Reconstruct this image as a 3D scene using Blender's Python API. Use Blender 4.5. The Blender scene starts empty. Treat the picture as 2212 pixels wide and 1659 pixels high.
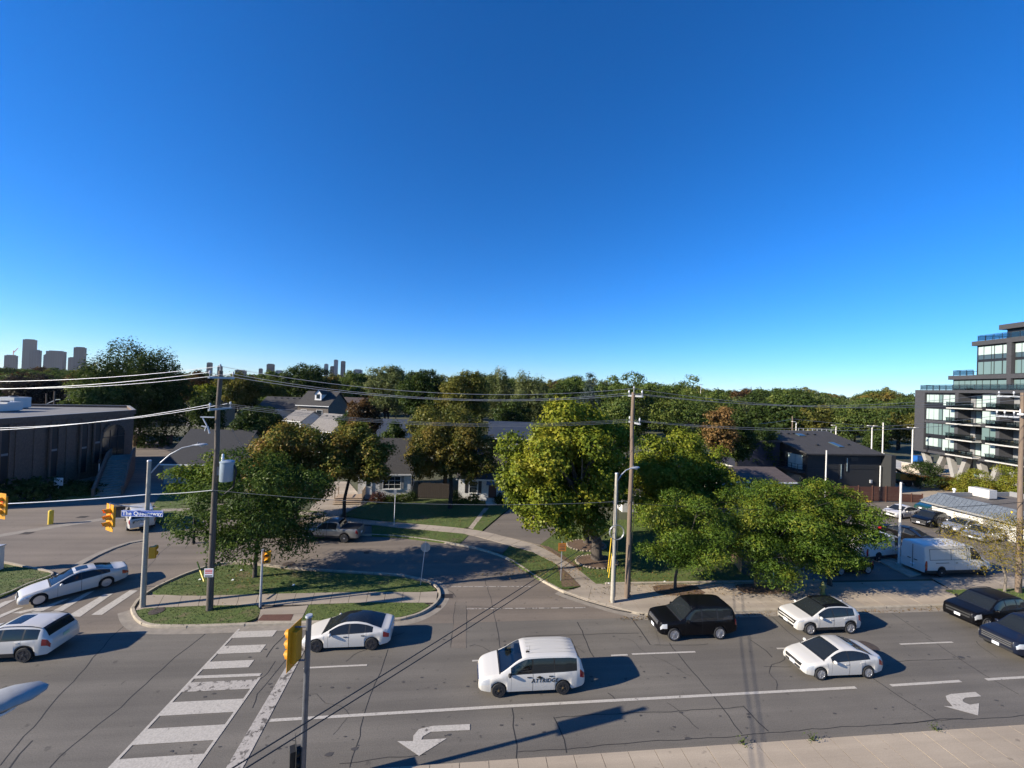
import bpy, bmesh, math, random
import numpy as np
from mathutils import Vector, Matrix
random.seed(7)
R = math.radians
S = bpy.context.scene
C = S.collection

# ------------------------------------------------------------------ camera
W0, H0, F0 = 2212.0, 1659.0, 864.0          # measuring frame of the plan survey
PITCH, ROLL, YAW, CH = 0.6, 2.1, 6.4, 14.6
def _basis():
    p, r, y = R(PITCH), R(ROLL), R(YAW)
    fw = np.array([math.sin(y)*math.cos(p), math.cos(y)*math.cos(p), math.sin(p)])
    rt = np.array([math.cos(y), -math.sin(y), 0.0])
    up = np.cross(rt, fw)
    rt2 = math.cos(r)*rt + math.sin(r)*up
    return fw, rt2, np.cross(rt2, fw)
FW, RT, UP = _basis()
cam = bpy.data.cameras.new('camera')
co = bpy.data.objects.new('camera', cam); C.objects.link(co)
cam.sensor_width = 36.0; cam.lens = 36.0*F0/W0; cam.clip_start = 0.1; cam.clip_end = 9000
m = Matrix(((RT[0], UP[0], -FW[0], 0), (RT[1], UP[1], -FW[1], 0), (RT[2], UP[2], -FW[2], CH), (0, 0, 0, 1)))
co.matrix_world = m
S.camera = co

# ------------------------------------------------------------------ world, sun, exposure
SUN_EL, SUN_AZ = 24.0, 12.0                  # shadows fall towards +X, 12 degrees towards +Y
w = bpy.data.worlds.new('World'); S.world = w; w.use_nodes = True
nt = w.node_tree; nt.nodes.clear()
sky = nt.nodes.new('ShaderNodeTexSky'); sky.sky_type = 'NISHITA'; sky.sun_disc = False
sky.sun_elevation = R(SUN_EL)
sd = Vector((-math.cos(R(SUN_AZ)), -math.sin(R(SUN_AZ)), 0))      # towards the sun
sky.sun_rotation = math.atan2(sd.x, sd.y)
sky.air_density = 1.0; sky.dust_density = 0.0; sky.ozone_density = 10.0; sky.altitude = 300
bg = nt.nodes.new('ShaderNodeBackground'); bg.inputs[1].default_value = 0.1
ow = nt.nodes.new('ShaderNodeOutputWorld')
hsv = nt.nodes.new('ShaderNodeHueSaturation'); hsv.inputs['Saturation'].default_value = 1.12; hsv.inputs['Hue'].default_value = 0.504
nt.links.new(sky.outputs[0], hsv.inputs['Color']); nt.links.new(hsv.outputs[0], bg.inputs[0]); nt.links.new(bg.outputs[0], ow.inputs[0])
sl = bpy.data.lights.new('sun', 'SUN'); sl.energy = 5.0; sl.angle = R(0.5); sl.color = (1.0, 0.91, 0.77)
so = bpy.data.objects.new('sun', sl); C.objects.link(so)
dirv = Vector((math.cos(R(SUN_AZ))*math.cos(R(SUN_EL)), math.sin(R(SUN_AZ))*math.cos(R(SUN_EL)), -math.sin(R(SUN_EL))))
so.rotation_euler = dirv.to_track_quat('-Z', 'Y').to_euler()
so.location = (-60, -20, 60)
S.view_settings.view_transform = 'Standard'; S.view_settings.look = 'None'
S.view_settings.exposure = 1.0; S.view_settings.gamma = 1.0
S.view_settings.use_curve_mapping = False

# ------------------------------------------------------------------ plan survey helpers
def g(px, py, z=0.0):
    d = FW*F0 + RT*(px-W0/2) - UP*(py-H0/2)
    t = (z-CH)/d[2]
    return (d[0]*t, d[1]*t)
def ray(px, py, Y):
    d = FW*F0 + RT*(px-W0/2) - UP*(py-H0/2)
    t = Y/d[1]
    return (d[0]*t, Y, CH+d[2]*t)
def hz(X, Y, py):
    # height of the point above (X,Y) seen at row py
    k = (py-H0/2)/F0
    # -(d.UP) = k (d.FW),  d=(X,Y,z)
    a = -(X*UP[0]+Y*UP[1]); b = X*FW[0]+Y*FW[1]
    z = (k*b - a)/(-UP[2]-k*FW[2])
    return CH+z
def gp(pts, z=0.0): return [g(x, y, z) for x, y in pts]

# ------------------------------------------------------------------ materials
MATS = {}
def nodes_of(name):
    m = bpy.data.materials.new(name); m.use_nodes = True
    t = m.node_tree; b = t.nodes['Principled BSDF']
    MATS[name] = m
    return m, t, b
def mat(name, col, rough=0.7, metal=0.0, var=0.0, scale=4.0, col2=None, bump=0.0, bscale=None, spec=0.5, coat=0.0, emit=None, detail=6.0, stretch=None):
    if name in MATS: return MATS[name]
    m, t, b = nodes_of(name)
    b.inputs['Roughness'].default_value = rough; b.inputs['Metallic'].default_value = metal
    b.inputs['Specular IOR Level'].default_value = spec
    b.inputs['Coat Weight'].default_value = coat; b.inputs['Coat Roughness'].default_value = 0.05
    c = tuple(col)+(1,)
    b.inputs['Base Color'].default_value = c
    if emit:
        b.inputs['Emission Color'].default_value = tuple(emit[0])+(1,); b.inputs['Emission Strength'].default_value = emit[1]
    if var or col2 or bump:
        tc = t.nodes.new('ShaderNodeTexCoord'); mp = t.nodes.new('ShaderNodeMapping')
        t.links.new(tc.outputs['Object'], mp.inputs[0])
        if stretch: mp.inputs['Scale'].default_value = stretch
    if var or col2:
        n = t.nodes.new('ShaderNodeTexNoise'); n.inputs['Scale'].default_value = scale; n.inputs['Detail'].default_value = detail
        n.inputs['Roughness'].default_value = 0.65
        t.links.new(mp.outputs[0], n.inputs['Vector'])
        r = t.nodes.new('ShaderNodeValToRGB')
        r.color_ramp.elements[0].position = 0.3; r.color_ramp.elements[1].position = 0.7
        a2 = tuple(col2) if col2 else tuple(max(0, x*(1-var)) for x in col)
        b2 = tuple(col) if col2 else tuple(min(1, x*(1+var)) for x in col)
        r.color_ramp.elements[0].color = a2+(1,); r.color_ramp.elements[1].color = b2+(1,)
        t.links.new(n.outputs['Fac'], r.inputs[0]); t.links.new(r.outputs[0], b.inputs['Base Color'])
    if bump:
        n2 = t.nodes.new('ShaderNodeTexNoise'); n2.inputs['Scale'].default_value = bscale or scale*4; n2.inputs['Detail'].default_value = 4
        t.links.new(mp.outputs[0], n2.inputs['Vector'])
        bp = t.nodes.new('ShaderNodeBump'); bp.inputs['Strength'].default_value = bump; bp.inputs['Distance'].default_value = 0.02
        t.links.new(n2.outputs['Fac'], bp.inputs['Height']); t.links.new(bp.outputs[0], b.inputs['Normal'])
    return m

def asphalt(name, col, patch, fine=0.25, rough=0.85):
    """pavement: broad patches, wheel-path stains along X, fine grain and dark spots"""
    m, t, b = nodes_of(name); N = t.nodes; L = t.links
    tc = N.new('ShaderNodeTexCoord')
    def noise(scale, det=5, st=None, rg=0.6):
        n = N.new('ShaderNodeTexNoise'); n.inputs['Scale'].default_value = scale; n.inputs['Detail'].default_value = det
        n.inputs['Roughness'].default_value = rg
        if st:
            mp = N.new('ShaderNodeMapping'); mp.inputs['Scale'].default_value = st
            L.new(tc.outputs['Object'], mp.inputs[0]); L.new(mp.outputs[0], n.inputs['Vector'])
        else: L.new(tc.outputs['Object'], n.inputs['Vector'])
        return n.outputs['Fac']
    def ramp(fac, p0, p1, c0, c1):
        r = N.new('ShaderNodeValToRGB'); r.color_ramp.elements[0].position = p0; r.color_ramp.elements[1].position = p1
        r.color_ramp.elements[0].color = tuple(c0)+(1,); r.color_ramp.elements[1].color = tuple(c1)+(1,)
        L.new(fac, r.inputs[0]); return r.outputs[0]
    def mixc(mode, f, a, bb):
        mx = N.new('ShaderNodeMix'); mx.data_type = 'RGBA'; mx.blend_type = mode; mx.inputs['Factor'].default_value = f
        L.new(a, mx.inputs['A']); L.new(bb, mx.inputs['B']); return mx.outputs['Result']
    c = ramp(noise(0.16, 6), 0.35, 0.65, patch, col)
    c = mixc('MULTIPLY', 0.85, c, ramp(noise(0.9, 5, (0.04, 1.0, 1.0)), 0.3, 0.7, (0.66,)*3, (1.12,)*3))
    c = mixc('MULTIPLY', 0.8, c, ramp(noise(22, 3), 0.3, 0.7, (1-fine,)*3, (1+fine,)*3))
    c = mixc('MULTIPLY', 0.8, c, ramp(noise(2.6, 3, None, .5), 0.66, 0.74, (1,)*3, (0.55,)*3))
    L.new(c, b.inputs['Base Color']); b.inputs['Roughness'].default_value = rough
    bp = N.new('ShaderNodeBump'); bp.inputs['Strength'].default_value = 0.25; bp.inputs['Distance'].default_value = 0.01
    L.new(noise(60, 3), bp.inputs['Height']); L.new(bp.outputs[0], b.inputs['Normal'])
    return m

asphalt('main_asphalt', (0.147, 0.130, 0.106), (0.119, 0.105, 0.087))
asphalt('service_asphalt', (0.187, 0.151, 0.115), (0.151, 0.123, 0.097))
asphalt('lot_asphalt', (0.168, 0.139, 0.108), (0.137, 0.115, 0.092))
asphalt('old_concrete', (0.40, 0.325, 0.235), (0.33, 0.265, 0.19), 0.12)
asphalt('walk_concrete', (0.371, 0.310, 0.240), (0.296, 0.246, 0.187), 0.12)
mat('kerb_concrete', (0.334, 0.284, 0.213), 0.9, var=0.22, scale=3, bump=0.3, bscale=30)
mat('gutter', (0.232, 0.201, 0.162), 0.9, var=0.2, scale=2.5)
mat('joint', (0.03, 0.028, 0.026), 0.9)
mat('crack', (0.022, 0.021, 0.020), 0.8)
mat('soil', (0.12, 0.075, 0.045), 0.95, var=0.4, scale=6, bump=0.6, bscale=25)
mat('lawn', (0.055, 0.095, 0.012), 0.95, scale=1.4, col2=(0.085, 0.10, 0.022), bump=0.7, bscale=40)
def _worn(m):
    t = m.node_tree; N = t.nodes; L = t.links; b = N['Principled BSDF']; src = b.inputs['Base Color'].links[0].from_socket
    tc = N.new('ShaderNodeTexCoord'); n = N.new('ShaderNodeTexNoise'); n.inputs['Scale'].default_value = .55; n.inputs['Detail'].default_value = 8; n.inputs['Roughness'].default_value = .7
    L.new(tc.outputs['Object'], n.inputs['Vector']); r = N.new('ShaderNodeValToRGB'); r.color_ramp.elements[0].position = .56; r.color_ramp.elements[1].position = .68; L.new(n.outputs['Fac'], r.inputs[0])
    x = N.new('ShaderNodeMix'); x.data_type = 'RGBA'; L.new(r.outputs[0], x.inputs['Factor']); L.new(src, x.inputs['A']); x.inputs['B'].default_value = (.13, .10, .05, 1); L.new(x.outputs['Result'], b.inputs['Base Color'])
_worn(MATS['lawn'])
mat('grass_a', (0.07, 0.125, 0.012), 0.8, var=0.0, scale=0.8, col2=(0.12, 0.135, 0.022))
mat('ground', (0.05, 0.06, 0.022), 0.95, col2=(0.075, 0.07, 0.04), scale=0.05)
mat('stain', (0.055, 0.05, 0.046), 0.7)
mat('iron', (0.06, 0.045, 0.035), 0.7, var=0.3, scale=8)
mat('tactile', (0.10, 0.045, 0.03), 0.85, var=0.25, scale=10)
def paint_mat(name, col, under, wear):
    m, t, b = nodes_of(name); N = t.nodes; L = t.links
    tc = N.new('ShaderNodeTexCoord')
    n = N.new('ShaderNodeTexNoise'); n.inputs['Scale'].default_value = 3.2; n.inputs['Detail'].default_value = 9; n.inputs['Roughness'].default_value = 0.72
    L.new(tc.outputs['Object'], n.inputs['Vector'])
    r = N.new('ShaderNodeValToRGB'); r.color_ramp.elements[0].position = wear-0.03; r.color_ramp.elements[1].position = wear+0.03
    r.color_ramp.elements[0].color = tuple(under)+(1,); r.color_ramp.elements[1].color = tuple(col)+(1,)
    L.new(n.outputs['Fac'], r.inputs[0])
    n2 = N.new('ShaderNodeTexNoise'); n2.inputs['Scale'].default_value = 14; n2.inputs['Detail'].default_value = 3
    L.new(tc.outputs['Object'], n2.inputs['Vector'])
    r2 = N.new('ShaderNodeValToRGB'); r2.color_ramp.elements[0].color = (.72,)*3+(1,); r2.color_ramp.elements[0].position = .3; r2.color_ramp.elements[1].position = .7
    L.new(n2.outputs['Fac'], r2.inputs[0])
    mx = N.new('ShaderNodeMix'); mx.data_type = 'RGBA'; mx.blend_type = 'MULTIPLY'; mx.inputs['Factor'].default_value = 1
    L.new(r.outputs[0], mx.inputs['A']); L.new(r2.outputs[0], mx.inputs['B'])
    L.new(mx.outputs['Result'], b.inputs['Base Color']); b.inputs['Roughness'].default_value = 0.8
paint_mat('road_paint', (0.46, 0.42, 0.36), (0.11, 0.097, 0.083), 0.36)
paint_mat('worn_paint', (0.42, 0.38, 0.33), (0.11, 0.097, 0.083), 0.45)
mat('white_paint', (0.52, 0.495, 0.45), 0.30, coat=.7, spec=0.4)
mat('pearl_paint', (0.60, 0.57, 0.52), 0.35, coat=.3, spec=.3)
mat('silver_paint', (0.42, 0.43, 0.44), 0.32, metal=0.55, coat=1.0)
mat('grey_paint', (0.21, 0.205, 0.195), 0.35, metal=0.4, coat=1.0)
mat('black_paint', (0.004, 0.004, 0.005), 0.35, coat=0.12, spec=.12)
mat('navy_paint', (0.008, 0.011, 0.022), 0.35, coat=0.2, spec=.2)
mat('dkgreen_paint', (0.012, 0.05, 0.035), 0.3, coat=1.0)
mat('car_glass', (0.014, 0.017, 0.019), 0.05, spec=0.45)
mat('tyre', (0.013, 0.013, 0.014), 0.85)
mat('alloy', (0.50, 0.50, 0.51), 0.35, metal=0.8)
mat('dark_alloy', (0.05, 0.05, 0.055), 0.4, metal=0.5)
mat('steel_wheel', (0.015, 0.015, 0.016), 0.6)
mat('rust_hub', (0.14, 0.09, 0.035), 0.7, metal=0.3)
mat('black_plastic', (0.014, 0.014, 0.015), 0.6)
mat('seam', (0.05, 0.05, 0.055), 0.8)
mat('dark_seam', (0.004, 0.004, 0.004), 0.8)
mat('tail_red', (0.30, 0.008, 0.012), 0.2, coat=1.0)
mat('lamp_clear', (0.62, 0.64, 0.66), 0.12, metal=0.4, coat=1.0)
mat('chrome', (0.62, 0.62, 0.63), 0.15, metal=1.0)
mat('plate', (0.75, 0.76, 0.78), 0.5)
mat('plate_green', (0.35, 0.5, 0.36), 0.5)
mat('amber', (0.6, 0.16, 0.02), 0.3)
mat('galv', (0.42, 0.43, 0.44), 0.5, metal=0.4, var=0.15, scale=5)
mat('lamp_grey', (0.30, 0.30, 0.29), 0.6, var=.12, scale=6)
mat('steel_grey', (0.17, 0.17, 0.175), 0.45, metal=0.6, var=0.2, scale=4)
mat('concrete_pole', (0.34, 0.31, 0.25), 0.85, var=0.15, scale=5, bump=0.2, bscale=30)
mat('wood_pole', (0.20, 0.145, 0.10), 0.9, col2=(0.11, 0.08, 0.06), scale=3, bump=0.6, bscale=12, stretch=(6, 6, 0.5))
mat('wood_pole_grey', (0.13, 0.105, 0.08), 0.9, col2=(0.06, 0.05, 0.04), scale=3, bump=0.6, bscale=12, stretch=(6, 6, 0.5))
mat('insulator', (0.55, 0.56, 0.57), 0.3, coat=.5)
mat('wire_bright', (0.55, 0.55, 0.54), 0.45, metal=0.7)
mat('wire_grey', (0.22, 0.23, 0.23), 0.5, metal=0.5)
mat('wire_black', (0.012, 0.012, 0.013), 0.6)
mat('signal_yellow', (0.68, 0.30, 0.012), 0.45, var=0.06, scale=3)
mat('signal_shaded', (0.01, 0.01, 0.01), 0.6)  # shade on the low median signal's back and side, put into its colour
mat('lens_red_on', (0.5, 0.01, 0.01), 0.3, emit=((1.0, 0.03, 0.02), 1.6))
mat('lens_dark', (0.03, 0.02, 0.015), 0.2)
mat('sign_blue', (0.015, 0.085, 0.42), 0.5)
mat('sign_white', (0.80, 0.80, 0.80), 0.5)
mat('sign_grey', (0.33, 0.34, 0.34), 0.5, metal=0.5, var=.1, scale=6)
mat('sign_orange', (0.42, 0.15, 0.02), 0.55, var=.12, scale=6)
mat('sign_red', (0.55, 0.06, 0.04), 0.5)
mat('yellow', (0.68, 0.46, 0.03), 0.55, var=.1, scale=4)
mat('text_black', (0.01, 0.01, 0.01), 0.6)

# ------------------------------------------------------------------ mesh helpers
def link(o, parent=None):
    C.objects.link(o)
    if parent is not None: o.parent = parent
    return o
def tag(o, label=None, cat=None, group=None, kind=None):
    if label: o['label'] = label
    if cat: o['category'] = cat
    if group: o['group'] = group
    if kind: o['kind'] = kind
    return o
def empty(name, loc, label=None, cat=None, group=None, rz=0.0):
    o = bpy.data.objects.new(name, None); o.empty_display_size = 0.3
    o.location = loc; o.rotation_euler = (0, 0, rz)
    link(o); return tag(o, label, cat, group)
class MB:
    def __init__(s): s.v = []; s.f = []; s.mi = []; s.mats = []
    def _m(s, m):
        if m not in s.mats: s.mats.append(m)
        return s.mats.index(m)
    def add(s, vs, fs, m='galv'):
        o = len(s.v); s.v += [tuple(x) for x in vs]; i = s._m(m)
        for f in fs: s.f.append(tuple(o+k for k in f)); s.mi.append(i)
        return s
    def box(s, c, d, m='galv', rz=0.0, rot=None):
        x, y, z = d[0]/2, d[1]/2, d[2]/2
        vs = [Vector((a*x, b*y, e*z)) for e in (-1, 1) for b in (-1, 1) for a in (-1, 1)]
        M = rot if rot is not None else Matrix.Rotation(rz, 3, 'Z')
        vs = [tuple(M @ v + Vector(c)) for v in vs]
        return s.add(vs, [(0, 2, 3, 1), (4, 5, 7, 6), (0, 1, 5, 4), (2, 6, 7, 3), (0, 4, 6, 2), (1, 3, 7, 5)], m)
    def prism(s, poly, z0, z1, m='galv', side=None):
        n = len(poly)
        a = sum(poly[i][0]*poly[(i+1) % n][1]-poly[(i+1) % n][0]*poly[i][1] for i in range(n))
        if a < 0: poly = poly[::-1]
        vs = [(x, y, z0) for x, y in poly]+[(x, y, z1) for x, y in poly]
        s.add(vs, [tuple(range(n, 2*n))], m); k = len(s.v)-2*n
        i = s._m(side or m)
        for q in range(n):
            s.f.append((k+q, k+(q+1) % n, k+n+(q+1) % n, k+n+q)); s.mi.append(i)
        return s
    def sheet(s, poly, z, m):
        n = len(poly)
        a = sum(poly[i][0]*poly[(i+1) % n][1]-poly[(i+1) % n][0]*poly[i][1] for i in range(n))
        if a < 0: poly = poly[::-1]
        return s.add([(x, y, z) for x, y in poly], [tuple(range(n))], m)
    def tube(s, pts, rad, m='galv', n=8, cap=True):
        pts = [Vector(p) for p in pts]
        if not isinstance(rad, (list, tuple)): rad = [rad]*len(pts)
        vs = []; prev = None
        for i, p in enumerate(pts):
            d = (pts[min(i+1, len(pts)-1)]-pts[max(i-1, 0)])
            if d.length < 1e-9: d = Vector((0, 0, 1))
            d.normalize()
            if prev is None:
                a = Vector((1, 0, 0)) if abs(d.x) < 0.8 else Vector((0, 1, 0))
                u = d.cross(a).normalized()
            else: u = (prev-d*prev.dot(d)).normalized()
            prev = u; v = d.cross(u)
            for k in range(n):
                an = 2*math.pi*k/n
                vs.append(p+(u*math.cos(an)+v*math.sin(an))*rad[i])
        fs = []
        for i in range(len(pts)-1):
            for k in range(n):
                fs.append((i*n+k, i*n+(k+1) % n, (i+1)*n+(k+1) % n, (i+1)*n+k))
        if cap:
            fs.append(tuple(range(n))[::-1]); fs.append(tuple((len(pts)-1)*n+k for k in range(n)))
        return s.add(vs, fs, m)
    def lathe(s, prof, m='galv', n=16, c=(0, 0, 0), axis='Z'):
        vs = []
        for r, h in prof:
            for k in range(n):
                a = 2*math.pi*k/n
                p = (r*math.cos(a), r*math.sin(a), h)
                if axis == 'Y': p = (p[0], p[2], p[1])
                if axis == 'X': p = (p[2], p[0], p[1])
                vs.append((p[0]+c[0], p[1]+c[1], p[2]+c[2]))
        fs = []
        for i in range(len(prof)-1):
            for k in range(n): fs.append((i*n+k, i*n+(k+1) % n, (i+1)*n+(k+1) % n, (i+1)*n+k))
        fs.append(tuple(range(n))[::-1]); fs.append(tuple((len(prof)-1)*n+k for k in range(n)))
        return s.add(vs, fs, m)
    def build(s, name, parent=None, smooth=None, loc=None, rz=0):
        me = bpy.data.meshes.new(name); me.from_pydata(s.v, [], s.f)
        for m in s.mats: me.materials.append(MATS[m])
        me.polygons.foreach_set('material_index', s.mi)
        if smooth:
            me.polygons.foreach_set('use_smooth', [True]*len(me.polygons))
            me.set_sharp_from_angle(angle=R(smooth))
        me.update()
        o = bpy.data.objects.new(name, me); link(o, parent)
        if loc: o.location = loc
        o.rotation_euler = (0, 0, rz)
        return o
def copy_tree(o, parent=None):
    c = o.copy(); C.objects.link(c); c.parent = parent
    for ch in list(o.children): copy_tree(ch, c)
    return c
def struct(o): o['kind'] = 'structure'; return o
def offset_path(pts, d):
    out = []
    for i, p in enumerate(pts):
        a = Vector(pts[max(i-1, 0)]); b = Vector(pts[min(i+1, len(pts)-1)])
        t = (b-a); t = t.normalized() if t.length else Vector((1, 0)); n = Vector((-t.y, t.x))
        out.append((p[0]+n.x*d, p[1]+n.y*d))
    return out
def smooth_path(pts, k=4):
    out = []
    n = len(pts)
    for i in range(n-1):
        p0, p1, p2, p3 = [Vector(pts[min(max(j, 0), n-1)]) for j in (i-1, i, i+1, i+2)]
        for q in range(k):
            t = q/k
            out.append(tuple(0.5*((2*p1)+(p2-p0)*t+(2*p0-5*p1+4*p2-p3)*t*t+(3*p1-p0-3*p2+p3)*t**3)))
    out.append(tuple(pts[-1])); return out
def strip(mb, path, w, z, m):
    a = offset_path(path, w/2); b = offset_path(path, -w/2); n = len(path)
    vs = [(x, y, z) for x, y in a]+[(x, y, z) for x, y in b]
    mb.add(vs, [(n+i, n+i+1, i+1, i) for i in range(n-1)], m)
def kerb(mb, path, w=0.17, z0=0.0, z1=0.15, m='kerb_concrete'):
    """kerb stone swept along a path, its body on the left of the path, with a chamfered top edge"""
    o = [path, offset_path(path, 0.015), offset_path(path, 0.04), offset_path(path, w), offset_path(path, w)]
    zz = [z0, z1-0.03, z1, z1, z0]
    n = len(path); vs = []
    for i in range(n):
        for k in range(5): vs.append((o[k][i][0], o[k][i][1], zz[k]))
    fs = []
    for i in range(n-1):
        for k in range(4): fs.append((i*5+k, (i+1)*5+k, (i+1)*5+k+1, i*5+k+1))
    fs.append((0, 1, 2, 3, 4)); fs.append(tuple((n-1)*5+k for k in (4, 3, 2, 1, 0)))
    mb.add(vs, fs, m)
    d = 0.0
    for i in range(n-1):
        d += math.dist(path[i], path[i+1])
        if d > 2.6:
            d = 0.0; a = Vector(path[i]); b_ = Vector(o[3][i]); c_ = (a+b_)/2; an = math.atan2(b_.y-a.y, b_.x-a.x)
            mb.box((c_.x, c_.y, (z0+z1)/2), (w+.006, .014, z1-z0+.006), 'joint', rz=an)
def wob(a, b, amp=0.05, step=0.5):
    a = Vector(a); b = Vector(b); L = (b-a).length; n = max(2, int(L/step)); t = (b-a)/max(L, 1e-6); nn = Vector((-t.y, t.x))
    o = 0; out = []
    for i in range(n+1):
        o = 0.8*o+random.uniform(-amp, amp)
        p = a+(b-a)*i/n+nn*(o if 0 < i < n else 0); out.append((p.x, p.y))
    return out
def text_mesh(s, size, m, parent, loc, rot, name='lettering', extr=0.004, font_shear=0.0, bold=0.0, align='CENTER', spc=1.0):
    cu = bpy.data.curves.new(name, 'FONT'); cu.body = s; cu.size = size; cu.align_x = align; cu.align_y = 'CENTER'; cu.extrude = extr; cu.shear = font_shear; cu.offset = bold; cu.resolution_u = 3; cu.space_character = spc
    to = bpy.data.objects.new(name, cu); C.objects.link(to)
    dg = bpy.context.evaluated_depsgraph_get(); me = bpy.data.meshes.new_from_object(to.evaluated_get(dg))
    bpy.data.objects.remove(to); bpy.data.curves.remove(cu)
    me.materials.clear(); me.materials.append(MATS[m])
    o = bpy.data.objects.new(name, me); link(o, parent); o.location = loc; o.rotation_euler = rot
    return o

def see_through(name, tint, gloss=.08, rough=.02):
    """thin tinted glass: clear transmission plus a weak mirror"""
    m = bpy.data.materials.new(name); m.use_nodes = True; t = m.node_tree
    out = [n for n in t.nodes if n.type == 'OUTPUT_MATERIAL'][0]; t.nodes.remove(t.nodes['Principled BSDF'])
    a = t.nodes.new('ShaderNodeBsdfTransparent'); a.inputs[0].default_value = tuple(tint)+(1,)
    b = t.nodes.new('ShaderNodeBsdfGlossy'); b.inputs['Roughness'].default_value = rough
    x = t.nodes.new('ShaderNodeMixShader'); x.inputs[0].default_value = gloss
    t.links.new(a.outputs[0], x.inputs[1]); t.links.new(b.outputs[0], x.inputs[2]); t.links.new(x.outputs[0], out.inputs[0]); MATS[name] = m
see_through('clear_glass', (.78, .82, .82), .06); see_through('clear_windscreen', (.62, .68, .68), .12); see_through('rail_glass', (.42, .48, .5), .10)
# ================================================================== GROUND AND ROADS
o = MB().sheet([(-4500, -1500), (4500, -1500), (4500, 5200), (-4500, 5200)], 0.0, 'ground').build('ground'); struct(o)
road = MB().sheet([(-150, -40), (170, -40), (170, 25.28), (-150, 25.28)], 0.004, 'main_asphalt').build('road'); struct(road)
so_ = MB().sheet([(-150, 25.0), (14.6, 25.0)]+gp([(1420, 1330), (1150, 1200), (1060, 1160), (1000, 1130), (800, 1105), (520, 1100), (420, 1000), (300, 925)])+[(-150, 110)], 0.008, 'service_asphalt').build('service_road'); struct(so_)
lot = MB().sheet([(27.5, 29.3), (120, 29.3), (120, 58), (45, 58), (27.5, 46)], 0.008, 'lot_asphalt').build('parking_lot'); struct(lot)
o = MB().sheet([(68, 52.9), (140, 52.9), (140, 84), (69.5, 84), (69.5, 60)], 0.012, 'old_concrete').build('rear_yard'); struct(o)

lawn_polys = []
def lawn(name, poly, z=0.13, dens=90, m='lawn'):
    o = MB().prism(poly, 0.0, z, m).build(name); struct(o)
    lawn_polys.append((poly, z, dens)); return o
def slabs(name, edge_a, edge_b, n, z=0.13, m='walk_concrete', gap=0.012):
    """a pavement between two edge lines, cut into slabs with open joints"""
    base = MB()
    def samp(e, t):
        ls = [0]
        for i in range(len(e)-1): ls.append(ls[-1]+math.dist(e[i], e[i+1]))
        d = t*ls[-1]
        for i in range(len(e)-1):
            if d <= ls[i+1]+1e-9:
                k = (d-ls[i])/max(1e-9, ls[i+1]-ls[i]); return (e[i][0]+(e[i+1][0]-e[i][0])*k, e[i][1]+(e[i+1][1]-e[i][1])*k)
        return e[-1]
    A = [samp(edge_a, i/n) for i in range(n+1)]; B = [samp(edge_b, i/n) for i in range(n+1)]
    base.prism(A+B[::-1], 0.0, z-0.03, 'joint')
    p = struct(base.build(name))
    for i in range(n):
        L = max(0.3, math.dist(A[i], A[i+1])); e = gap/L
        def lp(P, Q, t): return (P[0]+(Q[0]-P[0])*t, P[1]+(Q[1]-P[1])*t)
        poly = [lp(A[i], A[i+1], e), lp(A[i], A[i+1], 1-e), lp(B[i], B[i+1], 1-e), lp(B[i], B[i+1], e)]
        MB().prism(poly, z-0.06, z+random.uniform(-.004, .004), m).build('slab', p)
    return p

# ---- island between the avenue and the service road
isl_front = gp([(281, 1318), (285, 1331), (296, 1345), (318, 1355), (362, 1358), (450, 1357), (553, 1353), (648, 1350), (760, 1347), (853, 1343), (885, 1337), (912, 1328), (938, 1312), (950, 1298), (953, 1287), (948, 1272), (928, 1257), (890, 1248), (853, 1242), (753, 1236), (628, 1228), (565, 1220), (510, 1216), (462, 1221), (400, 1241), (350, 1263), (322, 1278), (297, 1296), (281, 1318)])
isl = smooth_path(isl_front, 4)
mb = MB(); kerb(mb, isl, 0.18, 0, 0.15)
struct(mb.build('island_kerb'))
mb = MB(); strip(mb, offset_path(isl[:len(isl)*15//26], -0.28), 0.55, 0.0125, 'gutter'); struct(mb.build('island_gutter'))
# lawn pieces
isl_in = offset_path(isl, 0.175)
Z = 0.13
up_lawn = gp([(345, 1283), (330, 1279), (352, 1266), (402, 1244), (463, 1224), (510, 1219), (565, 1223), (628, 1231), (753, 1239), (853, 1245), (888, 1251), (924, 1260), (942, 1273), (930, 1278), (803, 1278), (553, 1283), (410, 1287)], Z)
lawn('upper_island_lawn', up_lawn)
lo_l = gp([(291, 1320), (312, 1314), (450, 1308), (553, 1307), (563, 1318), (556, 1334), (520, 1347), (450, 1351), (362, 1352), (322, 1349), (302, 1340)], Z)
lawn('lower_island_lawn', lo_l)
lo_r = gp([(668, 1306), (803, 1301), (915, 1302), (928, 1307), (915, 1317), (878, 1330), (850, 1335), (760, 1340), (650, 1342)], Z)
lawn('verge_island_lawn', lo_r)
slabs('island_sidewalk', gp([(292, 1318), (312, 1313), (450, 1307.5), (553, 1306.5), (668, 1305), (803, 1300.5), (915, 1301.5), (942, 1301)], Z), gp([(312, 1286), (345, 1284), (410, 1287.5), (553, 1283.5), (668, 1280.5), (803, 1278.5), (915, 1279), (946, 1277)], Z), 16)
slabs('island_ramp', gp([(563, 1316), (556, 1346)], Z), gp([(666, 1307), (648, 1344)], Z), 2)
t_ = MB().prism(gp([(568, 1328), (634, 1327), (628, 1341), (556, 1341)], Z), 0.1, Z+0.012, 'tactile'); o = tag(t_.build('tactile_plate'), 'dark red tactile plate set in the ramp of the island', 'tactile plate')

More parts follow.
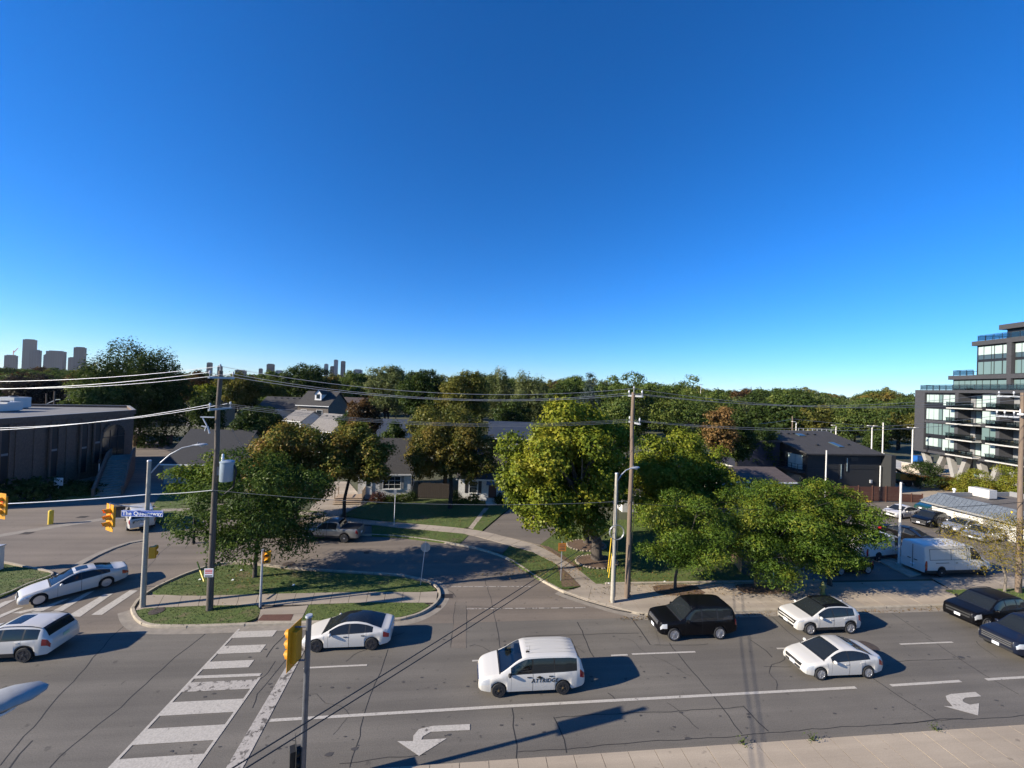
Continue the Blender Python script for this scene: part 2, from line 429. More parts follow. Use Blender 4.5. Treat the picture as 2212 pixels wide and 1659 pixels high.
# ---- far corner: kerb, verge, sidewalk curving along the service road
far_k = smooth_path(gp([(768, 1158), (803, 1158), (868, 1162), (943, 1171.5), (1028, 1187), (1090, 1207), (1130, 1231), (1156, 1249), (1190, 1268), (1218, 1282), (1268, 1299), (1331, 1317), (1403, 1331)])+[(16.2, 25.2), (22, 25.2), (30, 25.2), (44, 25.2), (75, 25.2)], 3)
mb = MB(); kerb(mb, far_k, 0.18, 0, 0.15); struct(mb.build('far_kerb'))
mb = MB(); strip(mb, offset_path(far_k[len(far_k)//2:], -0.26), 0.5, 0.0125, 'gutter'); struct(mb.build('far_gutter'))
lawn('roadside_verge', gp([(803, 1134), (853, 1140), (928, 1146), (1003, 1153), (1012, 1156), (992, 1175), (943, 1169), (868, 1160), (803, 1156)], Z))
lawn('corner_verge', gp([(1084, 1199), (1100, 1180), (1151, 1193), (1201, 1218), (1226, 1238), (1254, 1266), (1230, 1270), (1205, 1270), (1160, 1248), (1132, 1229), (1106, 1212)], Z))
o = MB().prism(gp([(1204, 1221), (1226, 1238), (1254, 1266), (1215, 1268)], Z), 0.1, Z+0.02, 'soil').build('bare_soil'); struct(o)
o = MB().prism(gp([(1166, 1177), (1185, 1181), (1225, 1205), (1260, 1232), (1248, 1229), (1208, 1203)], Z), 0.1, Z+0.02, 'soil').build('bare_soil'); struct(o)
slabs('curved_sidewalk', gp([(700, 1128), (803, 1133), (853, 1139), (928, 1145), (1013, 1154), (1106, 1179), (1151, 1192), (1201, 1217), (1226, 1237), (1256, 1267)], Z), gp([(700, 1116), (768, 1121), (853, 1128), (928, 1134), (1003, 1141), (1053, 1149), (1106, 1163), (1166, 1179), (1206, 1202), (1246, 1227), (1291, 1264)], Z), 22)
lawn('house_lawn', gp([(738, 1113), (792, 1088), (800, 1080), (890, 1078), (985, 1078), (1048, 1080), (1050, 1092), (1012, 1139), (1003, 1140), (928, 1133), (853, 1127)], Z), dens=50)
lawn('side_house_lawn', gp([(1056, 1092), (1110, 1088), (1042, 1145), (1022, 1142)], Z), dens=50)
slabs('garden_path', gp([(1012, 1140), (1046, 1097)], Z), gp([(1022, 1142), (1056, 1097)], Z), 7)
lawn('maple_lawn', gp([(1168, 1176), (1212, 1142), (1260, 1125), (1420, 1120), (1560, 1190), (1606, 1240), (1660, 1256), (1660, 1259), (1292, 1263), (1248, 1228), (1208, 1203)], Z))
lawn('left_verge', gp([(-130, 1205), (5, 1217), (55, 1227), (107, 1237), (110, 1245), (62, 1262), (0, 1289), (-130, 1320)], Z))
mb = MB(); kerb(mb, smooth_path(gp([(-130, 1322), (0, 1291), (64, 1264), (113, 1246), (109, 1236), (55, 1225), (5, 1215), (-130, 1203)]), 3), .15, 0, .15); struct(mb.build('left_kerb'))
lawn('back_verge', gp([(330, 1098), (425, 1085), (470, 1090), (700, 1105), (700, 1115), (440, 1120), (345, 1128), (385, 1146), (460, 1152), (700, 1150), (700, 1160), (470, 1158), (380, 1152), (335, 1124)], Z), dens=50)
lawn('brick_lot_lawn', gp([(120, 1062), (220, 1035), (232, 1060), (215, 1072), (130, 1078)], Z), dens=30)
lawn('shaded_lawn', gp([(365, 1045), (520, 1040), (520, 1082), (345, 1094), (330, 1092)], Z), dens=50)
slabs('back_sidewalk', gp([(345, 1105), (440, 1103), (560, 1104), (700, 1116)], Z+.004), gp([(350, 1099), (440, 1096.5), (560, 1098), (700, 1108)], Z+.004), 12)
# driveways
o = MB().prism(gp([(735, 1112), (792, 1086), (752, 1040), (720, 1040), (665, 1105), (668, 1118), (735, 1121)], .1), 0.0, 0.10, 'walk_concrete').build('house_driveway'); struct(o)
o = MB().prism(gp([(1044, 1148), (1112, 1090), (1230, 1090), (1212, 1142), (1166, 1177), (1106, 1162)], .1), 0.0, 0.10, 'lot_asphalt').build('side_driveway'); struct(o)
o = MB().sheet(gp([(993, 1176), (1014, 1155), (1106, 1180), (1084, 1197)]), 0.10, 'lot_asphalt').build('driveway_apron'); struct(o)
# concrete band across the brick building's lot
mb = MB(); strip(mb, gp([(-120, 1178), (0, 1157), (110, 1139), (220, 1122), (330, 1112)]), 1.0, 0.0125, 'gutter'); strip(mb, smooth_path(gp([(170, 1222), (200, 1205), (240, 1187), (280, 1174), (312, 1168)]), 4), 0.9, 0.0125, 'gutter'); struct(mb.build('concrete_band'))
mb = MB(); mb.tube([g(x, y)+(0.05,) for x, y in [(180, 1220), (210, 1203), (245, 1187), (280, 1175), (312, 1169)]], 0.05, 'kerb_concrete', 6); struct(mb.build('low_kerb'))

# ---- avenue sidewalk on the far side
px = g(1256, 1267, Z); py_ = g(1291, 1264, Z)
slabs('corner_plaza', gp([(1218, 1280), (1268, 1297), (1331, 1315), (1385, 1326)], Z)+[(13.86, 25.42)], [px, (9.4, 29.3), (11.5, 29.25), (13.18, 29.2)], 4)
slabs('avenue_sidewalk', [(13.9, 25.4), (28.6, 25.4)], [(13.3, 27.25), (28.6, 27.2)], 10)
slabs('boulevard', [(13.3, 27.26), (28.6, 27.21)], [(13.2, 29.05), (28.6, 28.95)], 7, m='old_concrete')
slabs('crossing_sidewalk', [(28.62, 25.4), (38.0, 25.4)], [(28.62, 28.95), (38.6, 28.9)], 6, z=0.06, m='old_concrete')
slabs('far_sidewalk', [(38.2, 27.3), (75, 27.3)], [(38.9, 29.2), (75, 29.2)], 20)
lawn('boulevard_grass', [(37.6, 27.28), (38.0, 25.42), (75, 25.42), (75, 27.28)])
mb = MB(); mb.prism([(10.9, 29.12), (28.6, 29.0), (28.6, 29.22), (10.9, 29.36)], 0, 0.2, 'kerb_concrete'); struct(mb.build('lawn_edging'))
for (x0, x1, y0, y1) in [(14.2, 18.0, 27.35, 28.95), (20.6, 25.0, 27.3, 28.85)]:
    n = 14; poly = [((x0+x1)/2+(x1-x0)/2*math.copysign(abs(math.cos(a))**.6, math.cos(a))*random.uniform(.9, 1.05), (y0+y1)/2+(y1-y0)/2*math.copysign(abs(math.sin(a))**.6, math.sin(a))) for a in [2*math.pi*i/n for i in range(n)]]
    struct(MB().prism(poly, 0.1, 0.146, 'soil').build('tree_pit'))
mb = MB(); mb.prism(gp([(1800, 1190), (1895, 1190), (1990, 1242), (1965, 1248), (1900, 1215)]), 0, 0.13, 'kerb_concrete'); struct(mb.build('lot_kerb'))

# ---- median on the near side
slabs('median', [(-7.6, 13.45), (62, 13.45)], [(-7.6, 15.6), (62, 15.6)], 62, m='old_concrete', z=0.14)
struct(MB().prism([(-9, 13.4), (62, 13.4), (62, 15.63), (-9, 15.63)], 0, 0.085, 'kerb_concrete').build('median_bed'))

# ---- joints, cracks and seams in the avenue
mb = MB(); ZC = 0.0095
for a, b in [((0, 1654), (287, 1329)), ((107, 1659), (451, 1361)), ((1446, 1389), (1603, 1586)), ((1886, 1466), (2021, 1554)), ((1247, 1344), (1283, 1420)), ((1313, 1497), (1330, 1512)), ((1360, 1330), (1404, 1393)), ((1620, 1382), (1668, 1420)), ((2000, 1378), (2200, 1500)), ((1106, 1530), (1115, 1659)), ((1196, 1549), (1224, 1627)), ((1605, 1525), (1660, 1580)), ((1920, 1320), (2012, 1378)), ((955, 1268), (985, 1290)), ((1665, 1330), (1745, 1400)), ((575, 1420), (640, 1340)), ((20, 1660), (70, 1600))]:
    strip(mb, wob(g(*a), g(*b), 0.07, 0.45), random.uniform(.035, .055), ZC, 'crack')
for a, b in [((838, 1403), (826, 1440)), ((826, 1440), (805, 1490)), ((805, 1490), (778, 1590)), ((778, 1590), (755, 1659)), ((1048, 1252), (1060, 1290)), ((1060, 1290), (1080, 1400)), ((985, 1300), (974, 1400)), ((1007, 1300), (1007, 1400)), ((1405, 1393), (1530, 1391)), ((1135, 1375), (1380, 1368)), ((1010, 1310), (1100, 1316)), ((640, 1400), (555, 1500)), ((555, 1500), (545, 1530)), ((1115, 1625), (1660, 1583)), ((1660, 1583), (2212, 1545)), ((1200, 1551), (1605, 1527)), ((1935, 1430), (2085, 1424)), ((1650, 1440), (1710, 1441)), ((340, 1200), (425, 1130)), ((300, 1250), (345, 1195)), ((270, 1210), (300, 1200)), ((733, 1650), (920, 1630)), ((1930, 1564), (2080, 1552)), ((400, 1185), (420, 1160)), ((700, 1230), (760, 1190)), ((640, 1215), (720, 1185))]:
    strip(mb, wob(g(*a), g(*b), 0.035, 0.35), 0.03, ZC+.001, 'crack')
rc_ = random.Random(21)
for k in range(16):
    x, y = rc_.uniform(-14, 36), rc_.uniform(15.9, 24.5); an = rc_.choice([0, math.pi/2, 1.2, -1.1])+rc_.gauss(0, .3); pth = [(x, y)]
    for q in range(rc_.randint(6, 16)):
        an += rc_.gauss(0, .35); x += .28*math.cos(an); y += .28*math.sin(an)
        if not 15.8 < y < 24.7: break
        pth.append((x, y))
    if len(pth) > 3: strip(mb, pth, rc_.uniform(.012, .028), ZC+.002+k*1e-4, 'crack')
mb.build('pavement_joint', road)
mb = MB()
mb.sheet(gp([(985, 1302), (1007, 1302), (1007, 1400), (974, 1400)]), 0.0125, 'lot_asphalt')
mb.sheet(gp([(1382, 1338), (1412, 1345), (1425, 1392), (1408, 1394)]), 0.0125, 'main_asphalt')
mb.build('pavement_patch', road)
# oil spots in the lanes
mb = MB()
for i in range(230):
    yl = random.choice([16.9, 17.1, 19.9, 20.0, 23.2, 10.9]); x = random.uniform(-12, 40); y = yl+random.gauss(0, .35); r = random.uniform(.02, .09)*(2.2 if random.random() < .06 else 1)
    mb.sheet([(x+r*math.cos(a)*random.uniform(.7, 1.6), y+r*.7*math.sin(a)*random.uniform(.7, 1.2)) for a in [k*.9 for k in range(7)]], 0.0135+i*1e-5, 'stain')

o = mb.build('oil_stain', road); o['kind'] = 'stuff'

# ---- painted markings
ZP = 0.0165
_mk = [0]
def mark(name, polys, m='road_paint', parent=road):
    for p in polys:
        _mk[0] += 1; MB().sheet(p, ZP+_mk[0]*.0002, m).build(name, parent)
def lane(x0, x1, y, w=0.11, y2=None, m='road_paint', name='lane_line'):
    y2 = y if y2 is None else y2
    mark(name, [[(x0, y-w/2), (x1, y2-w/2), (x1, y2+w/2), (x0, y+w/2)]], m)
for a, b in [((656, 1443.5), (793, 1437)), ((1020, 1428), (1045, 1427)), ((1320, 1416.4), (1356, 1415)), ((1365, 1413.6), (1502, 1408.5)), ((1678, 1401.5), (1700, 1401)), ((1944, 1392), (2058, 1387.6)), ((2180, 1383), (2300, 1377))]:
    p = g(*a); q = g(*b); lane(p[0], q[0], p[1], 0.12, q[1])
for a, b in [((583, 1557), (1106, 1525.5)), ((1106, 1525.5), (1849, 1485.6)), ((1924, 1481.3), (2075, 1471.8)), ((2130, 1468.5), (2300, 1458))]:
    p = g(*a); q = g(*b); lane(p[0], q[0], p[1], 0.16, q[1])
# zebra crossing
L0, L1 = Vector(g(240, 1659)), Vector(g(512, 1366)); R0, R1 = Vector(g(430, 1659)), Vector(g(554, 1366))
def xl(y): return L0.x+(L1.x-L0.x)*(y-L0.y)/(L1.y-L0.y)
def xr(y): return R0.x+(R1.x-R0.x)*(y-R0.y)/(R1.y-R0.y)
RX = {0: 1}
bars = []
for (l, r_) in [((501, 1374), (550, 1366)), ((479, 1403), (536, 1395)), ((455, 1437), (505, 1427)), ((420, 1478), (582, 1459)), ((365, 1530), (533, 1500)), ((320, 1580), (500, 1545)), ((265, 1636), (468, 1600))]: pass
ys = [24.55, 23.35, 22.25, 21.3, 20.05, 18.85, 17.75, 16.65, 15.5, 14.4, 13.2, 12.0]
xl_ = g(430, 1470)[0]
for i, (y0, y1) in enumerate([(24.75, 24.15), (23.45, 22.8), (22.2, 21.65), (20.75, 20.15), (19.55, 18.8), (18.15, 17.4), (16.8, 16.05), (15.45, 14.7), (14.1, 13.4), (12.8, 12.1)]):
    x0 = xl(y0); x1 = xl(y1)
    wd = 2.15 if i < 3 else 3.1
    mark('crosswalk_bar', [[(x0, y0), (x1, y1), (x1+wd, y1+.02), (x0+wd, y0+.02)]], 'worn_paint' if i in (3,) else 'road_paint')
mark('crosswalk_edge', [[(xl(y)-.1, y) for y in (25, 12)]+[(xl(y)+.02, y) for y in (12, 25)], [(xl(y)+2.98, y) for y in (20.9, 12)]+[(xl(y)+3.1, y) for y in (12, 20.9)], [(xl(21.25), 21.2), (xl(21.25)+3.0, 21.2), (xl(21.0)+3.0, 21.0), (xl(21.0), 21.0)]])
# stop line
sa, sb_ = g(662, 1380), g(508, 1659)
mark('stop_line', [[(sa[0]-.22, 24.5), (sa[0]+.2, 24.5), (sb_[0]+.36, 14.8), (sb_[0]-.28, 14.8)]], 'worn_paint')
# turn arrows
mark('turn_arrow', [gp([(1015, 1565), (1015, 1578), (930, 1582), (913, 1592), (910, 1599), (965, 1596), (905, 1634), (858, 1602), (892, 1602), (893, 1590), (905, 1576), (935, 1569)])])
mark('turn_arrow', [gp([(2107, 1495.5), (2120, 1505), (2085, 1508), (2079, 1513), (2082, 1518), (2095, 1523), (2115, 1520), (2113, 1546.5), (2038, 1526), (2058, 1527), (2045, 1512), (2043, 1504), (2054, 1500)])])
# crosswalk over the service road (bars slanting)
for q in [[(298, 1276), (280, 1276), (197, 1329), (220, 1329)], [(244, 1283), (225, 1284), (145, 1332), (173, 1333)], [(205, 1276), (188, 1280), (107, 1324), (128, 1325)], [(150, 1293), (135, 1296), (62, 1324), (85, 1324)], [(100, 1312), (85, 1312), (25, 1325), (45, 1326)], [(52, 1312), (36, 1314), (0, 1329), (-4, 1337)], [(35, 1295), (10, 1300), (-40, 1322), (-15, 1322)]]:
    mark('crosswalk_bar', [gp(q)])
# dashed give-way lines at the mouth of the service road
for (a, b, n) in [((975, 1268), (1150, 1267.5), 7), ((1008, 1316), (1268, 1313.5), 10)]:
    for i in range(n):
        t0 = i/n; t1 = (i+.86)/n
        p = g(a[0]+(b[0]-a[0])*t0, a[1]+(b[1]-a[1])*t0); q = g(a[0]+(b[0]-a[0])*t1, a[1]+(b[1]-a[1])*t1)
        lane(p[0], q[0], p[1], .09, q[1], 'worn_paint', 'give_way_dash')
# parking bay line
p = g(1990, 1250); lane(38.8, 41.6, 29.05, .1, 29.05, 'worn_paint', 'bay_line') if False else None
# drains and covers
def cover(name, pxy, w, d, label, round_=False, z=0.018):
    x, y = g(*pxy)
    if round_:
        mb = MB(); mb.lathe([(w*.5, 0.0), (w*.5, z), (w*.46, z+.004), (w*.3, z+.004)], 'iron', 20, (x, y, 0))
    else:
        mb = MB().prism([(x-w/2, y-d/2), (x+w/2, y-d/2), (x+w/2, y+d/2), (x-w/2, y+d/2)], 0, z, 'iron')
        for k in range(5): mb.box((x, y-d/2+d*(k+.5)/5, z+.004), (w*.8, d*.07, .008), 'crack')
    o = mb.build(name, smooth=30); tag(o, label, 'drain cover' if not round_ else 'manhole cover', 'covers in the road')
cover('drain_grate', (966, 1288), .8, .55, 'rusty square drain grate at the kerb of the island tip')
cover('drain_grate', (947, 1311), .35, .3, 'small rusty drain by the island tip kerb')
cover('manhole_cover', (1875, 1396), 1.0, 1, 'rusty round manhole cover behind the white sedan with chrome grille', True)
cover('manhole_cover', (623, 1219), .9, 1, 'brown manhole cover beside the kerb under the island tree', True)
cover('manhole_cover', (792, 1194), .5, .5, 'small dark manhole cover in the service road behind the grey pickup', True)
cover('drain_grate', (178, 1117), .8, .6, 'dark drain grate in the brick building lot')
cover('drain_grate', (58, 1152), .8, .6, 'dark drain grate on the concrete band of the lot')
cover('manhole_cover', (338, 1325), .8, .8, 'earth-brown utility cover in the island grass', True, .15)

# ---- grass blades on every lawn
gv = []; gf = []
rng = np.random.default_rng(3)
def in_poly(P, poly):
    x, y = P[:, 0], P[:, 1]; ins = np.zeros(len(P), bool); n = len(poly)
    for i in range(n):
        x1, y1 = poly[i]; x2, y2 = poly[(i+1) % n]
        c_ = ((y1 > y) != (y2 > y)) & (x < (x2-x1)*(y-y1)/((y2-y1) if abs(y2-y1) > 1e-9 else 1e-9)+x1)
        ins ^= c_
    return ins
allp = []
for poly, z, dens in lawn_polys:
    A = np.array(poly); lo = A.min(0); hi = A.max(0); ar = (hi-lo).prod(); n = int(min(ar*dens, 90000))
    P = lo+rng.random((n, 2))*(hi-lo); P = P[in_poly(P, poly)]
    allp.append(np.c_[P, np.full(len(P), z)])
P = np.concatenate(allp); n = len(P)
a = rng.random(n)*6.283; h = rng.uniform(.03, .085, n); wd = rng.uniform(.012, .03, n); l = rng.normal(0, .03, (n, 2))
dx = np.c_[np.cos(a)*wd, np.sin(a)*wd]
V = np.zeros((n, 3, 3)); V[:, 0, :2] = P[:, :2]-dx; V[:, 1, :2] = P[:, :2]+dx; V[:, 2, :2] = P[:, :2]+l
V[:, 0, 2] = P[:, 2]-.01; V[:, 1, 2] = P[:, 2]-.01; V[:, 2, 2] = P[:, 2]+h
me = bpy.data.meshes.new('grass'); me.vertices.add(n*3); me.vertices.foreach_set('co', V.ravel()); me.loops.add(n*3); me.loops.foreach_set('vertex_index', np.arange(n*3, dtype=np.int32)); me.polygons.add(n); me.polygons.foreach_set('loop_start', np.arange(0, n*3, 3, dtype=np.int32)); me.update(calc_edges=True)
me.materials.append(MATS['grass_a'])
o = bpy.data.objects.new('grass', me); link(o); tag(o, 'short mown green grass growing on the verges and lawns', 'grass', kind='stuff')
# ================================================================== BUILDINGS
def bands(name, col, col2, scale, rough=.85, axis='Z', bump=.4):
    """material of fine horizontal courses (shingle, siding, slates) over a noisy base"""
    m, t, b = nodes_of(name); N = t.nodes; L = t.links
    tc = N.new('ShaderNodeTexCoord'); n = N.new('ShaderNodeTexNoise'); n.inputs['Scale'].default_value = 5; n.inputs['Detail'].default_value = 6
    L.new(tc.outputs['Object'], n.inputs['Vector'])
    br = N.new('ShaderNodeTexBrick'); br.inputs['Scale'].default_value = scale; br.inputs['Mortar Size'].default_value = .03
    br.inputs['Color1'].default_value = tuple(col)+(1,); br.inputs['Color2'].default_value = tuple(col2)+(1,); br.inputs['Mortar'].default_value = tuple(x*.6 for x in col)+(1,)
    br.inputs['Brick Width'].default_value = .6; br.inputs['Row Height'].default_value = .25
    sx = N.new('ShaderNodeSeparateXYZ'); cx = N.new('ShaderNodeCombineXYZ'); ad = N.new('ShaderNodeMath'); ad.operation = 'ADD'
    L.new(tc.outputs['Object'], sx.inputs[0]); L.new(sx.outputs[0], ad.inputs[0]); L.new(sx.outputs[1], ad.inputs[1])
    if axis == 'R': L.new(sx.outputs[2], cx.inputs[0]); L.new(ad.outputs[0], cx.inputs[1])
    else: L.new(ad.outputs[0], cx.inputs[0]); L.new(sx.outputs[2], cx.inputs[1])
    L.new(cx.outputs[0], br.inputs['Vector'])
    mx = N.new('ShaderNodeMix'); mx.data_type = 'RGBA'; mx.blend_type = 'MULTIPLY'; mx.inputs['Factor'].default_value = .6
    r = N.new('ShaderNodeValToRGB'); r.color_ramp.elements[0].color = (.65,)*3+(1,); r.color_ramp.elements[0].position = .35; r.color_ramp.elements[1].position = .65
    L.new(n.outputs['Fac'], r.inputs[0]); L.new(br.outputs['Color'], mx.inputs['A']); L.new(r.outputs[0], mx.inputs['B'])
    L.new(mx.outputs['Result'], b.inputs['Base Color']); b.inputs['Roughness'].default_value = rough
    bp = N.new('ShaderNodeBump'); bp.inputs['Strength'].default_value = bump; bp.inputs['Distance'].default_value = .03
    L.new(br.outputs['Fac'], bp.inputs['Height']); bp.invert = True; L.new(bp.outputs[0], b.inputs['Normal'])
bands('brick', (0.205, 0.125, 0.085), (0.15, 0.092, 0.066), 3.0, axis='R')
bands('shingle_grey', (0.055, 0.050, 0.045), (0.038, 0.035, 0.032), 2.2)
bands('shingle_navy', (0.022, 0.023, 0.028), (0.016, 0.017, 0.021), 2.2)
bands('shingle_brown', (0.10, 0.075, 0.065), (0.075, 0.055, 0.05), 2.2)
bands('shingle_light', (0.24, 0.22, 0.20), (0.18, 0.165, 0.15), 2.2)
bands('slate_blue', (0.13, 0.155, 0.19), (0.10, 0.12, 0.15), 2.2)
bands('siding_tan', (0.19, 0.155, 0.12), (0.17, 0.14, 0.11), .9)
bands('white_brick', (0.76, 0.745, 0.71), (0.70, 0.685, 0.655), 2.5, bump=.3)
bands('condo_brick', (0.060, 0.060, 0.066), (0.046, 0.046, 0.05), 2.2, bump=.3)
mat('white_wall', (0.50, 0.49, 0.465), .8, var=.08, scale=2)
mat('cream_wall', (0.33, 0.30, 0.26), .85, var=.08, scale=2)
mat('grey_wall', (0.20, 0.20, 0.20), .85, var=.08, scale=2)
mat('black_stucco', (0.022, 0.023, 0.023), .9, var=.12, scale=1.2, bump=.3, bscale=60)
mat('navy_stucco', (0.014, 0.016, 0.03), .9, var=.1, scale=1.5)
mat('roof_gravel', (0.15, 0.145, 0.14), .95, var=.2, scale=.7)
mat('roof_tar', (0.11, 0.095, 0.08), .95, var=.35, scale=.6)
mat('metal_roof', (0.03, 0.04, 0.06), .6, metal=.1, var=.15, scale=1)
mat('pane', (0.02, 0.026, 0.03), .06, spec=.6)
mat('pane_blue', (0.05, 0.075, 0.085), .08, spec=.6)
mat('pane_blind', (0.38, 0.46, 0.42), .35, coat=.6, var=.05, scale=1)
mat('pane_blind_dim', (0.13, 0.19, 0.18), .3, coat=.7)
mat('dark_frame', (0.013, 0.013, 0.015), .5)
mat('white_trim', (0.66, 0.65, 0.62), .6)
mat('deck_wood', (0.34, 0.25, 0.17), .8, var=.2, scale=6, stretch=(1, 8, 1))
mat('fence_brown', (0.115, 0.047, 0.026), .75, col2=(0.07, 0.028, 0.017), scale=3, stretch=(.6, .6, 12))
mat('fence_grey', (0.036, 0.026, 0.019), .9, col2=(0.024, 0.017, 0.012), scale=3, stretch=(8, 8, .6))
mat('cedar', (0.36, 0.24, 0.13), .8, var=.2, scale=4)
mat('door_red', (0.07, 0.018, 0.012), .4)
mat('slab_white', (0.44, 0.42, 0.38), .8, var=.06, scale=2)
mat('column_concrete', (0.26, 0.25, 0.23), .8, var=.1, scale=2)
mat('machine_orange', (0.42, 0.17, 0.015), .5, var=.3, scale=3)
mat('machine_dark', (0.04, 0.025, 0.018), .7, var=.3, scale=3)
mat('bin_blue', (0.01, 0.09, 0.32), .45)
mat('plaster', (0.40, 0.34, 0.27), .9, var=.1, scale=2)

def window(parent, x, z, w, h, y=0.0, m='pane', frame='white_trim', cols=1, rows=1, fw=.06, rot=0.0, sill=True):
    """frame, panes behind muntins and a sill; wall plane local y, facing -y"""
    f = MB(); fo = None
    for (cx, cz, ww, hh) in [(x, z-h/2-fw/2, w+2*fw, fw), (x, z+h/2+fw/2, w+2*fw, fw), (x-w/2-fw/2, z, fw, h), (x+w/2+fw/2, z, fw, h)]: f.box((cx, y-.035, cz), (ww, .07, hh), frame)
    for i in range(1, cols): f.box((x-w/2+w*i/cols, y-.03, z), (.04, .05, h), frame)
    for i in range(1, rows): f.box((x, y-.027, z-h/2+h*i/rows), (w, .045, .04), frame)
    fo = f.build('window', parent)
    for i in range(cols): MB().box((x-w/2+w*(i+.5)/cols, y-.008, z), (w/cols-.01, .012, h), m).build('pane', fo)
    if sill: MB().box((x, y-.06, z-h/2-fw-.03), (w+.25, .14, .06), frame).build('sill', fo)
    return fo
def gable_house(name, label, x, y, w, d, eave, ridge, rz, wall, roof, ov=.35, gable_wall=None, group=None, chimney=None, cat='house', vents=0, trim='white_trim'):
    """ridge along local x; origin at centre of the front (local -y) wall's base"""
    root = empty(name, (x, y, 0.0), label, cat, group, rz=rz)
    m = MB(); gw = gable_wall or wall
    v = [(-w/2, 0, 0), (w/2, 0, 0), (w/2, d, 0), (-w/2, d, 0), (-w/2, 0, eave), (w/2, 0, eave), (w/2, d, eave), (-w/2, d, eave), (-w/2, d/2, ridge-.08), (w/2, d/2, ridge-.08)]
    m.add(v, [(0, 1, 5, 4), (2, 3, 7, 6)], wall); m.add(v, [(1, 2, 6, 9, 5), (3, 0, 4, 8, 7)], gw)
    m.build('wall', root)
    r = MB(); t = .14; sl = (ridge-eave)/(d/2); X = w/2+ov
    for s in (0, 1):
        ye = -ov if s == 0 else d+ov; ze = eave-sl*ov
        q = [(-X, ye, ze), (X, ye, ze), (X, d/2, ridge), (-X, d/2, ridge)]
        r.add([(a, b, c) for a, b, c in q]+[(a, b, c+t) for a, b, c in q], [(3, 2, 1, 0), (4, 5, 6, 7), (0, 1, 5, 4), (1, 2, 6, 5), (3, 0, 4, 7)] if s == 0 else [(0, 1, 2, 3), (7, 6, 5, 4), (4, 5, 1, 0), (5, 6, 2, 1), (7, 4, 0, 3)], roof)
    ro = r.build('roof', root)
    MB().box((0, -ov-.03, eave-sl*ov+.05), (2*X, .06, .16), trim).build('gutter', ro)
    if chimney:
        MB().box((chimney, d*.55, ridge+.4), (.6, .6, 1.4), 'brick').build('chimney', ro)
    for k in range(vents):
        xx = -w*.3+w*.6*k/max(1, vents-1); MB().box((xx, d/2-.7, ridge-.7*sl+.24), (.35, .3, .16), 'dark_frame').build('roof_vent', ro)
    return root

# ---- white house with wooden porch steps
fl = g(772, 1078); fr = g(886, 1076.5)
hx = (fl[0]+fr[0])/2; hy = (fl[1]+fr[1])/2; rz_ = math.atan2(fr[1]-fl[1], fr[0]-fl[0]); hw_ = math.dist(fl, fr)
ev = hz(fr[0], fr[1], 1021)
h5 = gable_house('white_house', 'white house with triple window, wooden porch and dark shingle roof', hx, hy, hw_, 8.6, ev, hz(fr[0], fr[1]+4.3, 949), rz_, 'white_brick', 'shingle_grey', .3, 'white_wall')
window(h5, hw_/2-2.35, ev-1.25, 2.1, 1.5, -.002, cols=3, rows=3, fw=.08)
for sx in (-1, 1): MB().box((hw_/2-2.35+sx*1.32, -.04, ev-1.25), (.34, .05, 1.6), 'grey_wall').build('shutter', h5)
do = MB().box((hw_/2-5.2, -.03, 1.6), (.95, .06, 2.1), 'white_trim').build('door', h5); MB().box((hw_/2-5.2, -.065, 2.0), (.5, .02, .8), 'pane').build('pane', do); MB().box((hw_/2-4.82, -.08, 1.5), (.05, .05, .12), 'chrome').build('handle', do)
wn = window(h5, 0, 0, 1.3, 1.7, 0, frame='dark_frame'); wn.location = (hw_/2+.002, 3.2, 2.0); wn.rotation_euler = (0, 0, R(90))
p5 = MB(); porch = empty('porch_steps', (hx-math.cos(rz_)*1.6, hy-1.6, 0.1), 'pale wooden porch with plank steps and railing at the white house', 'porch', rz=rz_)
for i in range(10): MB().box((-2.2+.0, -.3+i*.18, .52), (3.2, .165, .05), 'deck_wood').build('plank', porch)
for i in range(3): MB().box((-2.2, -.55-i*.3, .40-i*.15), (3.2, .3, .05), 'deck_wood').build('step', porch)
MB().box((-2.2, .6, .24), (3.1, 1.9, .46), 'deck_wood').build('skirt', porch)
for (x, y) in [(-.6, -.45), (-.6, .4), (-.6, 1.4), (-3.75, -.45), (-3.75, 1.4)]: MB().box((x, y, 1.0), (.09, .09, 1.0), 'deck_wood').build('post', porch)
MB().box((-.6, .45, 1.45), (.1, 1.9, .06), 'deck_wood').build('handrail', porch); MB().box((-3.75, .45, 1.45), (.1, 1.9, .06), 'deck_wood').build('handrail', porch)
for i in range(9): MB().box((-.6, -.35+i*.2, 1.0), (.04, .04, .85), 'deck_wood').build('baluster', porch)
# ---- second white house
fl = g(989, 1082); fr = g(1100, 1086); hx = (fl[0]+fr[0])/2; hy = (fl[1]+fr[1])/2; rz_ = math.atan2(fr[1]-fl[1], fr[0]-fl[0]); hw6 = math.dist(fl, fr)
ev6 = hz(fl[0], fl[1], 1031)
h6 = gable_house('white_house', 'white house with black shutters, dark red door and awning', hx, hy, hw6, 8.2, ev6, hz(fl[0], fl[1]+4, 968), rz_, 'white_brick', 'shingle_grey', .3, 'white_wall')
window(h6, -hw6/2+1.9, ev6-1.15, .95, 1.45, -.002, rows=2)
for sx in (-1, 1): MB().box((-hw6/2+1.9+sx*.85, -.04, ev6-1.15), (.42, .05, 1.55), 'dark_frame').build('shutter', h6)
do = MB().box((-hw6/2+4.35, -.03, 1.2), (1.0, .06, 2.1), 'door_red').build('door', h6); MB().box((-hw6/2+4.0, -.08, 1.2), (.06, .06, .14), 'chrome').build('handle', do)
